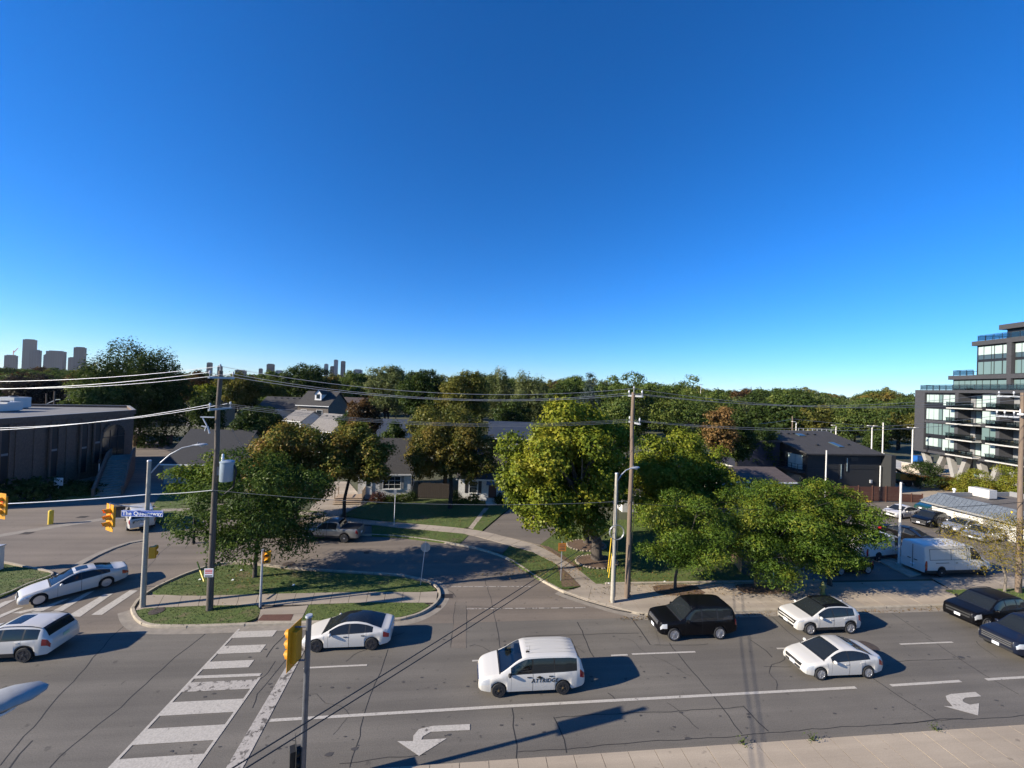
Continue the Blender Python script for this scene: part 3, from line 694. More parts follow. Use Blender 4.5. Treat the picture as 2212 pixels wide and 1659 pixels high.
aw = MB(); aw.add([(-hw6/2+3.6, 0, 2.85), (-hw6/2+5.2, 0, 2.85), (-hw6/2+5.2, -1.0, 2.45), (-hw6/2+3.6, -1.0, 2.45), (-hw6/2+3.6, 0, 2.75), (-hw6/2+5.2, 0, 2.75), (-hw6/2+5.2, -1.0, 2.35), (-hw6/2+3.6, -1.0, 2.35)], [(0, 3, 2, 1), (4, 5, 6, 7), (3, 7, 6, 2), (0, 4, 7, 3), (1, 2, 6, 5)], 'slate_blue'); aw.build('awning', h6)
for i in range(4): MB().box((-hw6/2+4.35, -.5-i*.3, .55-i*.15), (1.4, .32, .16), 'slab_white').build('step', h6)
# fence between the two white houses
A = g(903, 1076); B = g(975, 1079); fe = empty('garden_fence', (A[0], A[1], 0.1), 'dark weathered board fence between the two white houses', 'fence', rz=math.atan2(B[1]-A[1], B[0]-A[0])); Lf = math.dist(A, B); nb = 18
for i in range(nb): MB().box((Lf*(i+.5)/nb, 0, .95+random.uniform(-.02, .02)), (Lf/nb*.94, .025, 1.9), 'fence_grey').build('board', fe)
for i in range(4): MB().box((Lf*i/3, .07, .98), (.1, .1, 2.0), 'fence_grey').build('post', fe)
for z in (.4, 1.5): MB().box((Lf/2, .035, z), (Lf, .04, .09), 'fence_grey').build('rail', fe)

# ---- dark gabled house behind the service road
C0 = g(352, 1046); hgt = hz(C0[0], C0[1], 1000); C1 = ray(512, 1040, C0[1]+1.0)
h2 = gable_house('gabled_house', 'pale house with wide dark roof behind the transformer pole', (C0[0]+C1[0])/2, C0[1], C1[0]-C0[0], 10.5, hgt, hz(C0[0]+1.5, C0[1]+5.2, 929), R(-1), 'cream_wall', 'shingle_navy', .3, vents=0)
window(h2, -(C1[0]-C0[0])/2+3.6, 1.5, 1.2, 1.2, -.002, frame='dark_frame')

# ---- houses further back
def back_house(name, label, pxl, pxr, py_eave, py_ridge, Y, depth, eave, wall, roof, rz=0, wins=(), **kw):
    a = ray(pxl, py_eave, Y); b = ray(pxr, py_eave, Y); e = (a[2]+b[2])/2
    rd = ray((pxl+pxr)/2, py_ridge, Y+depth/2)[2]
    h = gable_house(name, label, (a[0]+b[0])/2, Y, (b[0]-a[0])/math.cos(rz), depth, max(e, 2.2), max(rd, e+1), rz, wall, roof, **kw)
    for (fx, zz, ww, hh) in wins: window(h, fx*(b[0]-a[0]), zz, ww, hh, -.002, fw=.08)
    return h
hd = back_house('dormer_house', 'tan house with steep dark roof and small white dormer', 640, 712, 875, 846, 96, 8.5, 6, 'siding_tan', 'shingle_grey', R(-12), wins=[(.22, 7.2, 1.3, 1.5), (-.3, 7.2, 1.2, 1.4)], vents=0)
dm = empty('dummy', (0, 0, 0)); bpy.data.objects.remove(dm)
e_ = hd.children[0].data.vertices[4].co.z
d_ = MB(); d_.add([(-.2, .9, e_+1.2), (1.4, .9, e_+1.2), (1.4, .9, e_+2.7), (.6, .9, e_+3.6), (-.2, .9, e_+2.7), (-.2, 3.4, e_+2.7), (1.4, 3.4, e_+2.7), (.6, 3.9, e_+3.6)], [(0, 1, 2, 3, 4), (1, 6, 2), (0, 4, 5)], 'white_trim'); do = d_.build('dormer', hd)
d_ = MB(); d_.add([(-.4, .7, e_+2.55), (.6, .7, e_+3.75), (1.6, .7, e_+2.55), (1.6, 3.6, e_+2.55), (.6, 4.0, e_+3.75), (-.4, 3.6, e_+2.55)], [(0, 1, 4, 5), (1, 2, 3, 4)], 'shingle_grey'); d_.build('dormer_roof', do)
MB().box((.6, .88, e_+2.1), (.8, .05, 1.0), 'pane').build('pane', do)
hl = back_house('long_house', 'long low house with dark hipped roof and cream walls', 556, 648, 884, 858, 98, 10, 4, 'cream_wall', 'shingle_grey', 0, wins=[(-.25, 4.5, 2.2, 1.4), (.1, 4.5, 1.4, 1.3)], vents=5)
gx = empty('x', (0, 0, 0)); bpy.data.objects.remove(gx)
cr = MB(); ee = hl.children[0].data.vertices[4].co.z; rr = hl.children[0].data.vertices[8].co.z
cr.add([(.8, -1.2, ee), (9.5, -1.2, ee), (5.2, -1.2, rr-.6), (5.2, 4.8, rr-.6)], [(0, 1, 2), (0, 2, 3), (1, 3, 2)], 'shingle_navy'); cr.build('cross_gable', hl)
back_house('garage', 'small garage with pale grey sagging roof between the back gardens', 610, 655, 908, 887, 88, 6, 3, 'white_wall', 'shingle_light', R(-28), cat='garage')
hg = back_house('gabled_cottage', 'white cottage with light grey roof behind the autumn maples', 660, 722, 929, 894, 84, 7.5, 4, 'white_wall', 'shingle_light', R(-32), vents=3)
w_ = window(hg, 0, 0, 1.8, 1.5, 0, m='pane_blue'); ww_ = hg.children[0].data.vertices[1].co.x; w_.location = (ww_+.003, 3.6, hg.children[0].data.vertices[5].co.z+.2); w_.rotation_euler = (0, 0, R(90))
back_house('brick_house', 'white and brown house with low hipped roof beyond the wooden pole', 728, 784, 874, 859, 128, 9, 4, 'white_wall', 'shingle_brown', 0)
back_house('far_house', 'brown house with dark roof peeping over the far gardens', 736, 772, 862, 849, 150, 9, 6, 'shingle_brown', 'shingle_grey', 0)
back_house('blue_roof_house', 'pale house with dark blue metal roof behind the white house', 800, 862, 950, 906, 70, 9, 4.5, 'white_wall', 'metal_roof', R(-8))
back_house('blue_roof_house', 'house with navy metal roof behind the leaning maple', 1058, 1150, 946, 912, 68, 9, 4.5, 'grey_wall', 'metal_roof', R(-4))
back_house('side_house', 'white house in deep shade behind the big yellow-green maple', 1345, 1480, 1080, 1020, 47, 8, 3, 'white_wall', 'shingle_grey', 0, wins=[(-.2, 1.6, 1.2, 1.3), (.2, 1.6, 1.2, 1.3)])
back_house('grey_house', 'dim grey house half hidden under the far left trees', 110, 178, 862, 838, 120, 10, 5, 'grey_wall', 'shingle_navy', 0)
back_house('low_house', 'low house with dark roof left of the willow', -30, 36, 890, 874, 105, 9, 5, 'grey_wall', 'shingle_grey', 0)
back_house('far_bungalow', 'dark roofed bungalow among trees behind the transformer pole', 404, 470, 872, 862, 125, 9, 4, 'cream_wall', 'shingle_grey', 0, vents=4)

# ---- flat roofed brick building
HB = 9.0
A = Vector(g(-260, 926, HB)); A0 = Vector(g(0, 905, HB)); Bc = Vector(g(290, 886, HB)); Cc = Bc*1.13+Vector((-1, 0)); Dc = Vector(g(-60, 872, HB)); 
dirw = (Bc-A0).normalized(); A = A0-dirw*5; nrm = Vector((dirw.y, -dirw.x))
bb = empty('brick_building', (Bc.x, Bc.y, 0), 'dark brick building with flat roof, slit windows and arched entrance', 'building')
loc = lambda v: (v[0]-Bc.x, v[1]-Bc.y)
poly = [loc(A), (0, 0), loc(Cc), loc(Dc)]
MB().prism(poly, 0, HB-.55, 'brick').build('wall', bb)
cx_ = sum(p[0] for p in poly)/4; cy_ = sum(p[1] for p in poly)/4
inn = [(p[0]+(cx_-p[0])*.015, p[1]+(cy_-p[1])*.03) for p in poly]
ro = MB().prism(inn, HB-.6, HB-.32, 'roof_gravel').build('roof', bb)
pr_ = MB()
for i in range(4):
    a = Vector(poly[i]); b = Vector(poly[(i+1) % 4]); mm_ = (a+b)/2; L = (b-a).length; an = math.atan2(b.y-a.y, b.x-a.x)
    pr_.box((mm_.x, mm_.y, HB-.3), (L+.3, .32, .62), 'brick', rz=an); pr_.box((mm_.x, mm_.y, HB+.04), (L+.4, .4, .06), 'grey_wall', rz=an)
pr_.build('parapet', bb)
fz = math.atan2(dirw.y, dirw.x)
fac_b = lambda s, out, z: (-dirw.x*s+nrm.x*out, -dirw.y*s+nrm.y*out, z)
Ltot = (Bc-A).length
for s in [x*1.9 for x in range(1, int(Ltot/1.9))]: MB().box(fac_b(s, .03, HB/2-.35), (1.2, .1, HB-.7), 'brick', rz=fz).build('rib', bb)
def slit(px0, px1, py0, py1):
    # where the sight line meets the front wall
    def hit(px):
        d = FW*F0+RT*(px-W0/2)-UP*(950-H0/2); dv = Vector((d[0], d[1])); 
        t = (A.x*nrm.x+A.y*nrm.y)/(dv.x*nrm.x+dv.y*nrm.y); return dv*t
    h0 = hit((px0+px1)/2); s = (Bc-h0).length; z0 = hz(h0.x, h0.y, py1); z1 = hz(h0.x, h0.y, py0)
    return s, max(z0, .5), z1
for q in [(104, 122, 916, 1028), (172, 183, 914, 1020), (203, 209, 911, 1000), (2, 8, 920, 1045)]:
    s, z0, z1 = slit(*q)
    MB().box(fac_b(s, .22, (z0+z1)/2), (.75, .1, z1-z0), 'dark_frame', rz=fz).build('window', bb)
    fb = MB(); fb.box(fac_b(s-.5, .26, (z0+z1)/2), (.22, .2, z1-z0+.3), 'brick', rz=fz); fb.box(fac_b(s+.5, .26, (z0+z1)/2), (.22, .2, z1-z0+.3), 'brick', rz=fz); fb.box(fac_b(s, .27, (z0+z1)/2), (.7, .08, .25), 'grey_wall', rz=fz); fb.build('window_surround', bb)
s, z0, z1 = slit(228, 256, 917, 1006)
aw = MB(); n = 14; wv = 1.75; zc = z1-wv; pts = [(-wv, z0), (wv, z0)]+[(wv*math.cos(math.pi*k/n), zc+wv*math.sin(math.pi*k/n)) for k in range(n+1)]
vs = [fac_b(s-x, .24, z) for x, z in pts]+[fac_b(s-x, .05, z) for x, z in pts]; N_ = len(pts)
aw.add(vs, [tuple(range(N_)), tuple(range(2*N_-1, N_-1, -1))]+[(i, N_+i, N_+(i+1) % N_, (i+1) % N_) for i in range(N_)], 'pane'); ao = aw.build('arched_window', bb)
mu = MB()
for x in (-.6, .6): mu.box(fac_b(s-x, .26, (z0+zc)/2+.4), (.08, .06, zc-z0+1.2), 'dark_frame', rz=fz)
for z in (z0+2.1, zc): mu.box(fac_b(s, .26, z), (2*wv, .06, .1), 'dark_frame', rz=fz)
mu.build('mullion', ao)
ring = MB()
for k in range(n):
    a = math.pi*(k+.5)/n; ring.box(fac_b(s-(wv+.16)*math.cos(a), .27, zc+(wv+.16)*math.sin(a)), (.36, .16, .34), 'brick', rz=fz)
ring.build('arch_stone', ao)
for (px, py, w_, d_, h_) in [(28, 882, 2.6, 2.4, 1.6), (8, 888, 2.8, 2, 1.2), (-14, 890, 2, 2, 1.0)]:
    q = g(px, py, HB-.3); o = empty('rooftop_unit', (q[0], q[1], HB-.32), {28: 'largest white air conditioner on the flat brick roof', 8: 'low pale air conditioner beside the largest one on the flat brick roof', -14: 'smallest air conditioner on the flat brick roof'}[px], 'air conditioner')
    MB().box((0, 0, h_/2+.15), (w_, d_, h_), 'pearl_paint').build('casing', o); MB().lathe([(.5, h_+.15), (.5, h_+.3), (.4, h_+.3), (.4, h_+.2)], 'steel_grey', 14).build('fan', o, 40); MB().box((0, 0, .08), (w_*.8, d_*.9, .16), 'steel_grey').build('curb', o)
    MB().box((w_*.2, -d_/2-.01, h_*.55), (w_*.4, .04, h_*.6), 'galv').build('louvre', o)
# stairs up to the arched entrance
st0 = Vector(g(232, 1072)); st1 = Vector((Bc.x, Bc.y))-dirw*(slit(228, 256, 917, 1006)[0]-.5)+nrm*1.2
zt_ = 2.6; sdv = (st1-st0); L = sdv.length; sdv.normalize(); stz = math.atan2(sdv.y, sdv.x)
sr_ = empty('entrance_stairs', (st0.x, st0.y, 0), 'concrete stairs with side walls climbing to the arched brick entrance', 'stairs', rz=stz)
for i in range(15): MB().box((L*.72*(i+.5)/15, 0, zt_*(i+1)/30), (L*.72/15+.06, 2.2, zt_*(i+1)/15), 'gutter').build('step', sr_)
MB().box((L*.86, 0, zt_/2), (L*.28, 2.6, zt_), 'gutter').build('landing', sr_)
for sy in (-1.25, 1.25):
    m_ = MB(); m_.add([(0, sy-.12, 0), (L, sy-.12, 0), (L, sy-.12, zt_+1), (L*.72, sy-.12, zt_+1), (0, sy-.12, 1.0), (0, sy+.12, 0), (L, sy+.12, 0), (L, sy+.12, zt_+1), (L*.72, sy+.12, zt_+1), (0, sy+.12, 1.0)], [(0, 1, 2, 3, 4), (9, 8, 7, 6, 5), (4, 3, 8, 9), (3, 2, 7, 8), (0, 4, 9, 5)], 'brick'); m_.build('side_wall', sr_)
q = g(212, 1052); o = empty('lantern_post', (q[0], q[1], 0), 'thin pale lantern post before the brick stairs', 'lamp post'); MB().tube([(0, 0, 0), (0, 0, 3.0)], .05, 'pearl_paint', 8).build('shaft', o, 40); MB().lathe([(.1, 3.0), (.16, 3.1), (.16, 3.4), (.05, 3.55)], 'dark_frame', 8).build('lantern', o, 40)
q = g(125, 1072); o = empty('notice_board', (q[0], q[1], 0), 'small white notice board on the lawn of the brick building', 'sign'); MB().box((0, 0, 1.7), (.9, .08, .9), 'white_trim').build('panel', o); MB().tube([(0, 0, 0), (0, 0, 1.3)], .05, 'galv', 6).build('post', o, 40)

# ---- black stucco building with single-pitch roof
Af = Vector(g(1745, 979, 6.05)); Bf = Vector(g(1903, 981.5, 6.0)); an = math.atan2(Bf.y-Af.y, Bf.x-Af.x); Wd = (Bf-Af).length; Dd = 9.0
db = empty('black_building', (Af.x, Af.y, 0), 'black stucco building with single-pitch grey roof and side balcony', 'building', rz=an)
zr_ = 8.35
m_ = MB(); v = [(0, 0, 0), (Wd, 0, 0), (Wd, Dd, 0), (0, Dd, 0), (0, 0, 5.95), (Wd, 0, 5.95), (Wd, Dd, zr_-.1), (0, Dd, zr_-.1)]
m_.add(v, [(0, 1, 5, 4), (1, 2, 6, 5), (2, 3, 7, 6), (3, 0, 4, 7)], 'black_stucco'); m_.build('wall', db)
r_ = MB(); ov = .55; sl_p = (zr_-6.0)/Dd; q = [(-ov-.2, -ov, 6.0-sl_p*ov), (Wd+.2, -ov, 6.0-sl_p*ov), (Wd+.2, Dd+ov, zr_+sl_p*ov), (-ov-.2, Dd+ov, zr_+sl_p*ov)]
r_.add([p for p in q]+[(a, b, c+.22) for a, b, c in q], [(3, 2, 1, 0), (4, 5, 6, 7), (0, 1, 5, 4), (1, 2, 6, 5), (2, 3, 7, 6), (3, 0, 4, 7)], 'shingle_grey'); ro = r_.build('roof', db)
rot_p = Matrix.Rotation(math.atan(sl_p), 3, 'X')
for (fx, fy, w_, d_) in [(.62, .33, 1.0, 2.0), (.42, .80, 1.3, 1.0)]: MB().box((Wd*fx, Dd*fy, 6.05+sl_p*Dd*fy+.25), (w_, d_, .14), 'pane_blue', rot=rot_p).build('skylight', ro)
for (fx, fy) in [(.16, .86), (.27, .85), (.35, .86), (.55, .85), (.65, .83), (.33, .3), (.8, .34)]: MB().box((Wd*fx, Dd*fy, 6.05+sl_p*Dd*fy+.3), (.4, .3, .22), 'dark_frame').build('roof_vent', ro)
for (fx, z0, z1) in [(.44, 2.0, 4.4), (.52, 3.2, 5.4)]:
    wn = MB(); wn.box((Wd*fx, -.03, (z0+z1)/2), (.5, .08, z1-z0), 'dark_frame'); wo = wn.build('window', db); MB().box((Wd*fx+.1, -.075, (z0+z1)/2), (.14, .02, z1-z0-.1), 'pane_blind').build('pane', wo)
MB().box((Wd*.63, -.03, 5.2), (1.3, .08, .6), 'dark_frame').build('vent_grille', db); MB().box((Wd*.86, -.08, 1.6), (.35, .2, .5), 'galv').build('meter_box', db)
MB().box((Wd*.5, -.012, 3.6), (Wd*.97, .03, .05), 'dark_frame').build('stucco_joint', db)
for fx in (.955, 1.0): MB().tube([(Wd*fx+.25, -.25, .1), (Wd*fx+.25, -.25, 4.2 if fx < 1 else 6.2)], .07, 'white_trim', 8).build('conduit', db, 40)
MB().box((Wd+.55, 1.5, 3.0), (.9, 6, 6.2), 'black_stucco').build('side_pier', db)
for i, (y0, y1) in enumerate([(.9, 2.2), (2.3, 3.6), (3.7, 5.0)]): MB().box((-.03, (y0+y1)/2, 4.4), (.06, y1-y0, 2.3), 'pane_blind' if i < 2 else 'pane').build('window', db)
MB().box((-.03, 2.4, 1.4), (.06, 2.6, 1.8), 'pane_blue').build('window', db)
MB().box((-.75, 2.6, 3.0), (1.5, 4.6, .3), 'black_stucco').build('balcony', db)
rl = MB()
for y in (.3, 1.45, 2.6, 3.75, 4.9): rl.box((-1.46, y, 3.7), (.06, .06, 1.1), 'dark_frame')
for z in (3.45, 3.8, 4.25): rl.box((-1.46, 2.6, z), (.05, 4.6, .05), 'dark_frame'); rl.box((-.75, .3, z), (1.4, .05, .05), 'dark_frame')
rl.build('railing', db)
wg = empty('dark_annex', (Af.x-4.5, Af.y+4.0, 0), 'windowless navy annex left of the black stucco building', 'building', rz=an)
MB().prism([(-4.5, 0), (3.2, 0), (3.2, 7), (-4.5, 7)], 3.0, 7.2, 'navy_stucco').build('upper_wall', wg); MB().prism([(-4.0, .4), (3.0, .4), (3.0, 6.8), (-4.0, 6.8)], 0, 3.0, 'white_wall').build('lower_wall', wg); MB().prism([(-4.8, -.3), (3.3, -.3), (3.3, 7.2), (-4.8, 7.2)], 7.2, 7.4, 'shingle_grey').build('roof', wg)
sh = back_house('shed', 'garage with brown shingle roof behind the honey locusts', 1590, 1712, 1040, 1014, 44, 6.5, 3, 'cream_wall', 'shingle_brown', 0, cat='garage')

# ---- brown board fence along the lot
def board_fence(label, a, b, h, panels, rows, m='fence_brown'):
    L = math.dist(a, b); fe = empty('board_fence', (a[0], a[1], 0.01), label, 'fence', rz=math.atan2(b[1]-a[1], b[0]-a[0]))
    for i in range(panels):
        x0 = L*i/panels; wdt = L/panels-.12; dz = random.uniform(-.06, .06)
        for k in range(rows): MB().box((x0+wdt/2+.1, random.uniform(-.008, .008), .08+(h-.1)*(k+.5)/rows+dz), (wdt, .03, (h-.1)/rows*.93), m).build('board', fe)
        MB().box((x0, 0, h/2+.05), (.12, .12, h+.1), m).build('post', fe)
    MB().box((L, 0, h/2+.05), (.12, .12, h+.1), m).build('post', fe)
fa = g(1733, 1081); fb_ = g(1943, 1084.5)
board_fence('tall brown horizontal board fence along the parking lot', fa, fb_, hz(fb_[0], fb_[1], 1052), 7, 10)
fc = g(1992, 1086); board_fence('lower brown board fence continuing to the store corner', (fb_[0]+.2, fb_[1]), fc, hz(fc[0], fc[1], 1068), 2, 7)
q = g(1866, 1083.5); o = empty('wheel_stop', (q[0], q[1]-.3, 0.01), 'yellow concrete wheel stop at the foot of the brown fence', 'wheel stop'); MB().prism([(-1.0, -.1), (1.0, -.1), (.95, .1), (-.95, .1)], 0, .16, 'yellow').build('block', o)

# ---- corner store with tiled mansard roof
EZ = 2.3; E0 = Vector(g(1986, 1079.5, EZ)); E1 = Vector(g(2199, 1131, EZ)); du = (E1-E0).normalized(); dv_ = Vector((-du.y, du.x))
if dv_.x < 0: dv_ = -dv_
SL = (E1-E0).length+10; SD = 13.0
stn = math.atan2(du.y, du.x)
store = empty('corner_store', (E0.x, E0.y, 0), 'white single-storey store with blue-grey tiled mansard roof', 'store', rz=stn)   # local x along facade, local +y = left of du
sg = 1 if (Vector((-du.y, du.x)).dot(dv_) > 0) else -1
Y_ = lambda y: sg*y
def pr(poly): return [(x, Y_(y)) for x, y in poly]
MB().prism(pr([(.8, .8), (SL, .8), (SL, SD), (.8, SD)]), 0, 2.50, 'white_wall').build('wall', store)
MB().prism(pr([(1.5, 1.5), (SL, 1.5), (SL, SD-.5), (1.5, SD-.5)]), 2.50, 3.05, 'roof_tar').build('roof', store)
mn = MB()
def mans(o0, o1, i0, i1):   # outer eave edge -> inner top edge
    mn.add([(o0[0], Y_(o0[1]), 2.30), (o1[0], Y_(o1[1]), 2.30), (i1[0], Y_(i1[1]), 3.45), (i0[0], Y_(i0[1]), 3.45)], [(0, 1, 2, 3)], 'slate_blue')
mans((0, 0), (SL, 0), (1.15, 1.15), (SL, 1.15)); mans((0, SD), (0, 0), (1.15, SD-1), (1.15, 1.15)); mo = mn.build('mansard', store)
for k in range(int(SL/.42)):   # raised tile ribs
    x = .35+k*.42; t = min(1, x/1.15)
    MB().tube([(x, Y_(.0)-sg*.02, 2.32), (x if x > 1.15 else x, Y_(1.15*t)-sg*.02, 2.30+1.15*t+.02)], .035, 'slate_blue', 5).build('tile_rib', mo, 50)
for k in range(1, 5):
    t = k/5; MB().box(((1.15*t+SL)/2, Y_(1.15*t)-sg*.03, 2.30+1.15*t), (SL-1.15*t, .05, .05), 'slate_blue').build('tile_course', mo)
MB().prism(pr([(1.1, 1.1), (SL, 1.1), (SL, 1.35), (1.1, 1.35)]), 3.00, 3.50, 'slate_blue').build('parapet', store); MB().prism(pr([(1.1, 1.35), (1.35, 1.35), (1.35, SD), (1.1, SD)]), 3.00, 3.50, 'grey_wall').build('parapet', store)
MB().prism(pr([(1.35, SD-.9), (SL, SD-.9), (SL, SD-.65), (1.35, SD-.65)]), 3.00, 3.65, 'grey_wall').build('parapet', store)
MB().prism(pr([(.1, .1), (SL, .1), (SL, .8), (.1, .8)]), 2.05, 2.29, 'grey_wall').build('soffit', store)
MB().box((6.5, Y_(.78), 1.6), (1.6, .06, .5), 'grey_wall').build('wall_vent', store); MB().box((3, Y_(.74), 2.2), (.5, .12, .18), 'dark_frame').build('wall_lamp', store)
q = g(2122, 1075, 3.05); o = empty('rooftop_unit', (q[0], q[1], 3.05), 'pale air conditioner on the store roof', 'air conditioner', rz=stn); MB().box((0, 0, .65), (2.0, 1.2, 1.0), 'pearl_paint').build('casing', o); MB().box((0, 0, .08), (1.8, 1.0, .16), 'steel_grey').build('curb', o)
for k in range(7): MB().box((-.9+.3*k, sg*-.61, .65), (.05, .03, .85), 'galv').build('louvre', o)
q = g(2061, 1068, 3.05); o = empty('roof_vent_pipe', (q[0], q[1], 3.05), 'small white vent pipe on the store roof', 'vent pipe'); MB().lathe([(.16, 0), (.12, .3), (.1, .5), (.18, .55), (.18, .75), (.05, .8)], 'white_trim', 12).build('pipe', o, 40)
q = ray(2192, 1115, 37); o = empty('yellow_sign', (q[0], q[1], 0), 'yellow sign panel on a post by the store front', 'sign')
MB().tube([(0, .1, 0), (0, .1, q[2]+.4)], .06, 'steel_grey', 8).build('post', o, 40); m_ = MB(); m_.prism([(-.42, -.06), (.42, -.06), (.42, .06), (-.42, .06)], q[2]-.5, q[2]+.5, 'yellow'); m_.build('panel', o)

# ---- condominium on slanted columns
F = Vector((96.0, 76.0)); un = Vector((-.196, -.98)).normalized(); vn = Vector((-un.y, un.x))
if vn.x < 0: vn = -vn
cd = empty('condominium', (F.x, F.y, 0), 'stepped dark brick condominium raised on slanted concrete columns', 'apartment building', rz=math.atan2(un.y, un.x))
sgc = 1 if Vector((-un.y, un.x)).dot(vn) > 0 else -1
def fac(px, py, off=0.0):
    d = FW*F0+RT*(px-W0/2)-UP*(py-H0/2)
    P0 = F+vn*off; t = (P0.dot(vn))/(d[0]*vn.x+d[1]*vn.y)
    h = Vector((d[0]*t, d[1]*t)); return (h-F).dot(un), CH+d[2]*t
zx = lambda zx_: 1659+zx_*.25
zy = lambda zy_: 691.2+zy_*.25
U = lambda z_: fac(zx(z_), 900)[0]
CL = 30.0
def cbox(u0, u1, v0, v1, z0, z1, m, name, parent=None):
    return MB().box(((u0+u1)/2, sgc*(v0+v1)/2, (z0+z1)/2), (u1-u0, abs(v1-v0), z1-z0), m).build(name, parent or cd)
zB, zT = 4.45, 17.4
FL = [4.95, 7.95, 10.95, 13.95, 16.85]
cbox(0, CL, 2.4, 20, zB, zT-.9, 'condo_brick', 'core_wall')
cbox(0, CL, 0, 20, zB, FL[0]-.02, 'condo_brick', 'floor_band'); cbox(0, CL, 0, 20.0, FL[4], zT, 'condo_brick', 'parapet')
cbox(0, CL, .1, 2.4, FL[2]-.3, FL[2]+.25, 'condo_brick', 'floor_band')
b1a, b1b = U(1348), U(1610); b2a, b2m, b2b = U(1640), U(1832), U(1968); b3a = U(2000)
cbox(0, b1a, 0.02, 2.4, FL[0]-.02, FL[4], 'condo_brick', 'pier'); cbox(b1b, b2a, 0.02, 2.4, FL[0]-.02, FL[4], 'condo_brick', 'pier'); cbox(b2b, b3a, .02, 2.4, FL[0]-.02, FL[4], 'condo_brick', 'pier')
bays = [(b1a, b1b, [(1357, 1375), (1380, 1418), (1422, 1460), (1466, 1490), (1500, 1550), (1558, 1605)]), (b2m, b2b, [(1838, 1900), (1908, 1962)])]
for bi, (ua, ub, panes) in enumerate(bays):
    for k in range(4):
        z0, z1 = FL[k], FL[k+1]
        fr_ = cbox(ua, ub, .35, .6, z0, z1-.02, 'dark_frame', 'window_wall')
        cbox(ua, ub, .28, .36, z0-.05, z0+.32, 'dark_frame', 'spandrel', fr_)
        for pi, (pa, pb) in enumerate(panes):
            u0, u1 = U(pa), U(pb)
            low = (pi in (1, 2, 3, 0) and k in (0, 3)) and bi == 0
            mm_ = 'pane_blind' if not (k == 1) else 'pane_blind_dim'
            if bi == 0 and pi == 3: mm_ = 'pane_blind_dim'
            zz0 = z0+(.95 if low else .42)
            cbox(u0, u1, .27, .36, zz0, z1-.42, mm_, 'pane', fr_)
            if low: cbox(u0, u1, .29, .36, z0+.4, z0+.9, 'pane', 'pane', fr_)
for (ua, ub) in [(b2a, b2m), (b3a, b3a+6.5), (b3a+8, b3a+14)]:
    for k in range(4):
        z0, z1 = FL[k], FL[k+1]
        bk = cbox(ua, ub, 2.3, 2.5, z0, z1, 'dark_frame', 'recess_wall')
        w4 = (ub-ua)/4
        for j, mm_ in enumerate(['grey_wall', 'pane_blind' if k != 1 else 'pane', 'pane_blind' if k in (0, 2) else 'pane_blind_dim', 'pane']):
            cbox(ua+w4*j+.08, ua+w4*(j+1)-.08, 2.2, 2.32, z0+.25, z1-.5, mm_, 'pane', bk)
        sb = cbox(ua-1.0, ub+.0, -1.2, 2.3, z0-.2, z0+.02, 'slab_white', 'balcony')
        cbox(ua-1.0, ub, -1.18, -1.15, z0+.12, z0+1.05, 'rail_glass', 'glass_panel', sb)
        rl = MB()
        for j in range(6): rl.box((ua-1.0+(ub-ua+1.0)*j/5, sgc*-1.14, z0+.55), (.06, .06, 1.1), 'dark_frame')
        rl.box(((ua-1.0+ub)/2, sgc*-1.14, z0+1.1), (ub-ua+1.0, .07, .06), 'dark_frame'); rl.box((ua-1.0, sgc*-.2, z0+1.1), (.06, 2.2, .06), 'dark_frame'); rl.build('railing', sb)
        rs = random.Random(k*7+int(ua*3))
        for j in range(3):
            fu = ua+.4+rs.random()*(ub-ua-1.2); s_ = rs.uniform(.4, .9); ob = MB(); ob.box((fu, sgc*-.3, z0+.24), (s_, .6, .06), rs.choice(['slab_white', 'cedar', 'grey_wall']))
            for ax in (-1, 1): ob.box((fu+ax*s_*.42, sgc*-.3, z0+.11), (.05, .5, .22), 'dark_frame')
            ob.box((fu, sgc*.0, z0+.5), (s_, .06, .5), rs.choice(['slab_white', 'cedar', 'grey_wall'])); ob.build('balcony_seat', sb)
def terrace_rail(u0, u1, v, z, back=4):
    rl = MB(); n = max(3, int((u1-u0)/1.3))
    for j in range(n+1): rl.box((u0+(u1-u0)*j/n, sgc*v, z+.5), (.06, .06, 1.05), 'dark_frame')
    rl.box(((u0+u1)/2, sgc*v, z+1.05), (u1-u0, .07, .07), 'dark_frame')
    for j in range(4): rl.box((u0, sgc*(v+back*(j+1)/4), z+.5), (.06, .06, 1.05), 'dark_frame')
    rl.box((u0, sgc*(v+back/2), z+1.05), (.07, back, .07), 'dark_frame')
    o = rl.build('terrace_rail', cd); cbox(u0, u1, v-.02, v+.02, z+.1, z+.95, 'rail_glass', 'glass_panel', o)
U2 = lambda z_: fac(zx(z_), 830, 1.95)[0]
U3 = lambda z_: fac(zx(z_), 780, 2.55)[0]
u2, u3, u4 = fac(zx(1600), 830, 2.0)[0], fac(zx(1805), 780, 2.6)[0], fac(zx(2068), 710, 5.0)[0]
zz = lambda x_, y_, off=0.0: fac(zx(x_), zy(y_), off)[1]
t2t, t2b = zz(1590, 482, 1.4), zz(1590, 516, 1.4)
cbox(u2, CL, 2.0, 18, zT-.5, t2b, 'dark_frame', 'tier_wall'); cbox(u2-.4, CL, 1.4, 18.4, t2b, t2t, 'condo_brick', 'tier_band'); cbox(U2(2088), U2(2125), 1.42, 2.2, zT-.5, t2b, 'condo_brick', 'pier')
for a, b in [(1607, 1650), (1656, 1700), (1706, 1752), (1758, 1800), (1808, 1850), (1858, 1920), (1928, 1980), (1990, 2080), (2130, 2180), (2185, 2300)]: cbox(U2(a), U2(b), 1.9, 2.02, zT+.2, t2b-.25, 'pane_blind_dim', 'pane')
terrace_rail(.7, CL-1, .5, zT, 5)
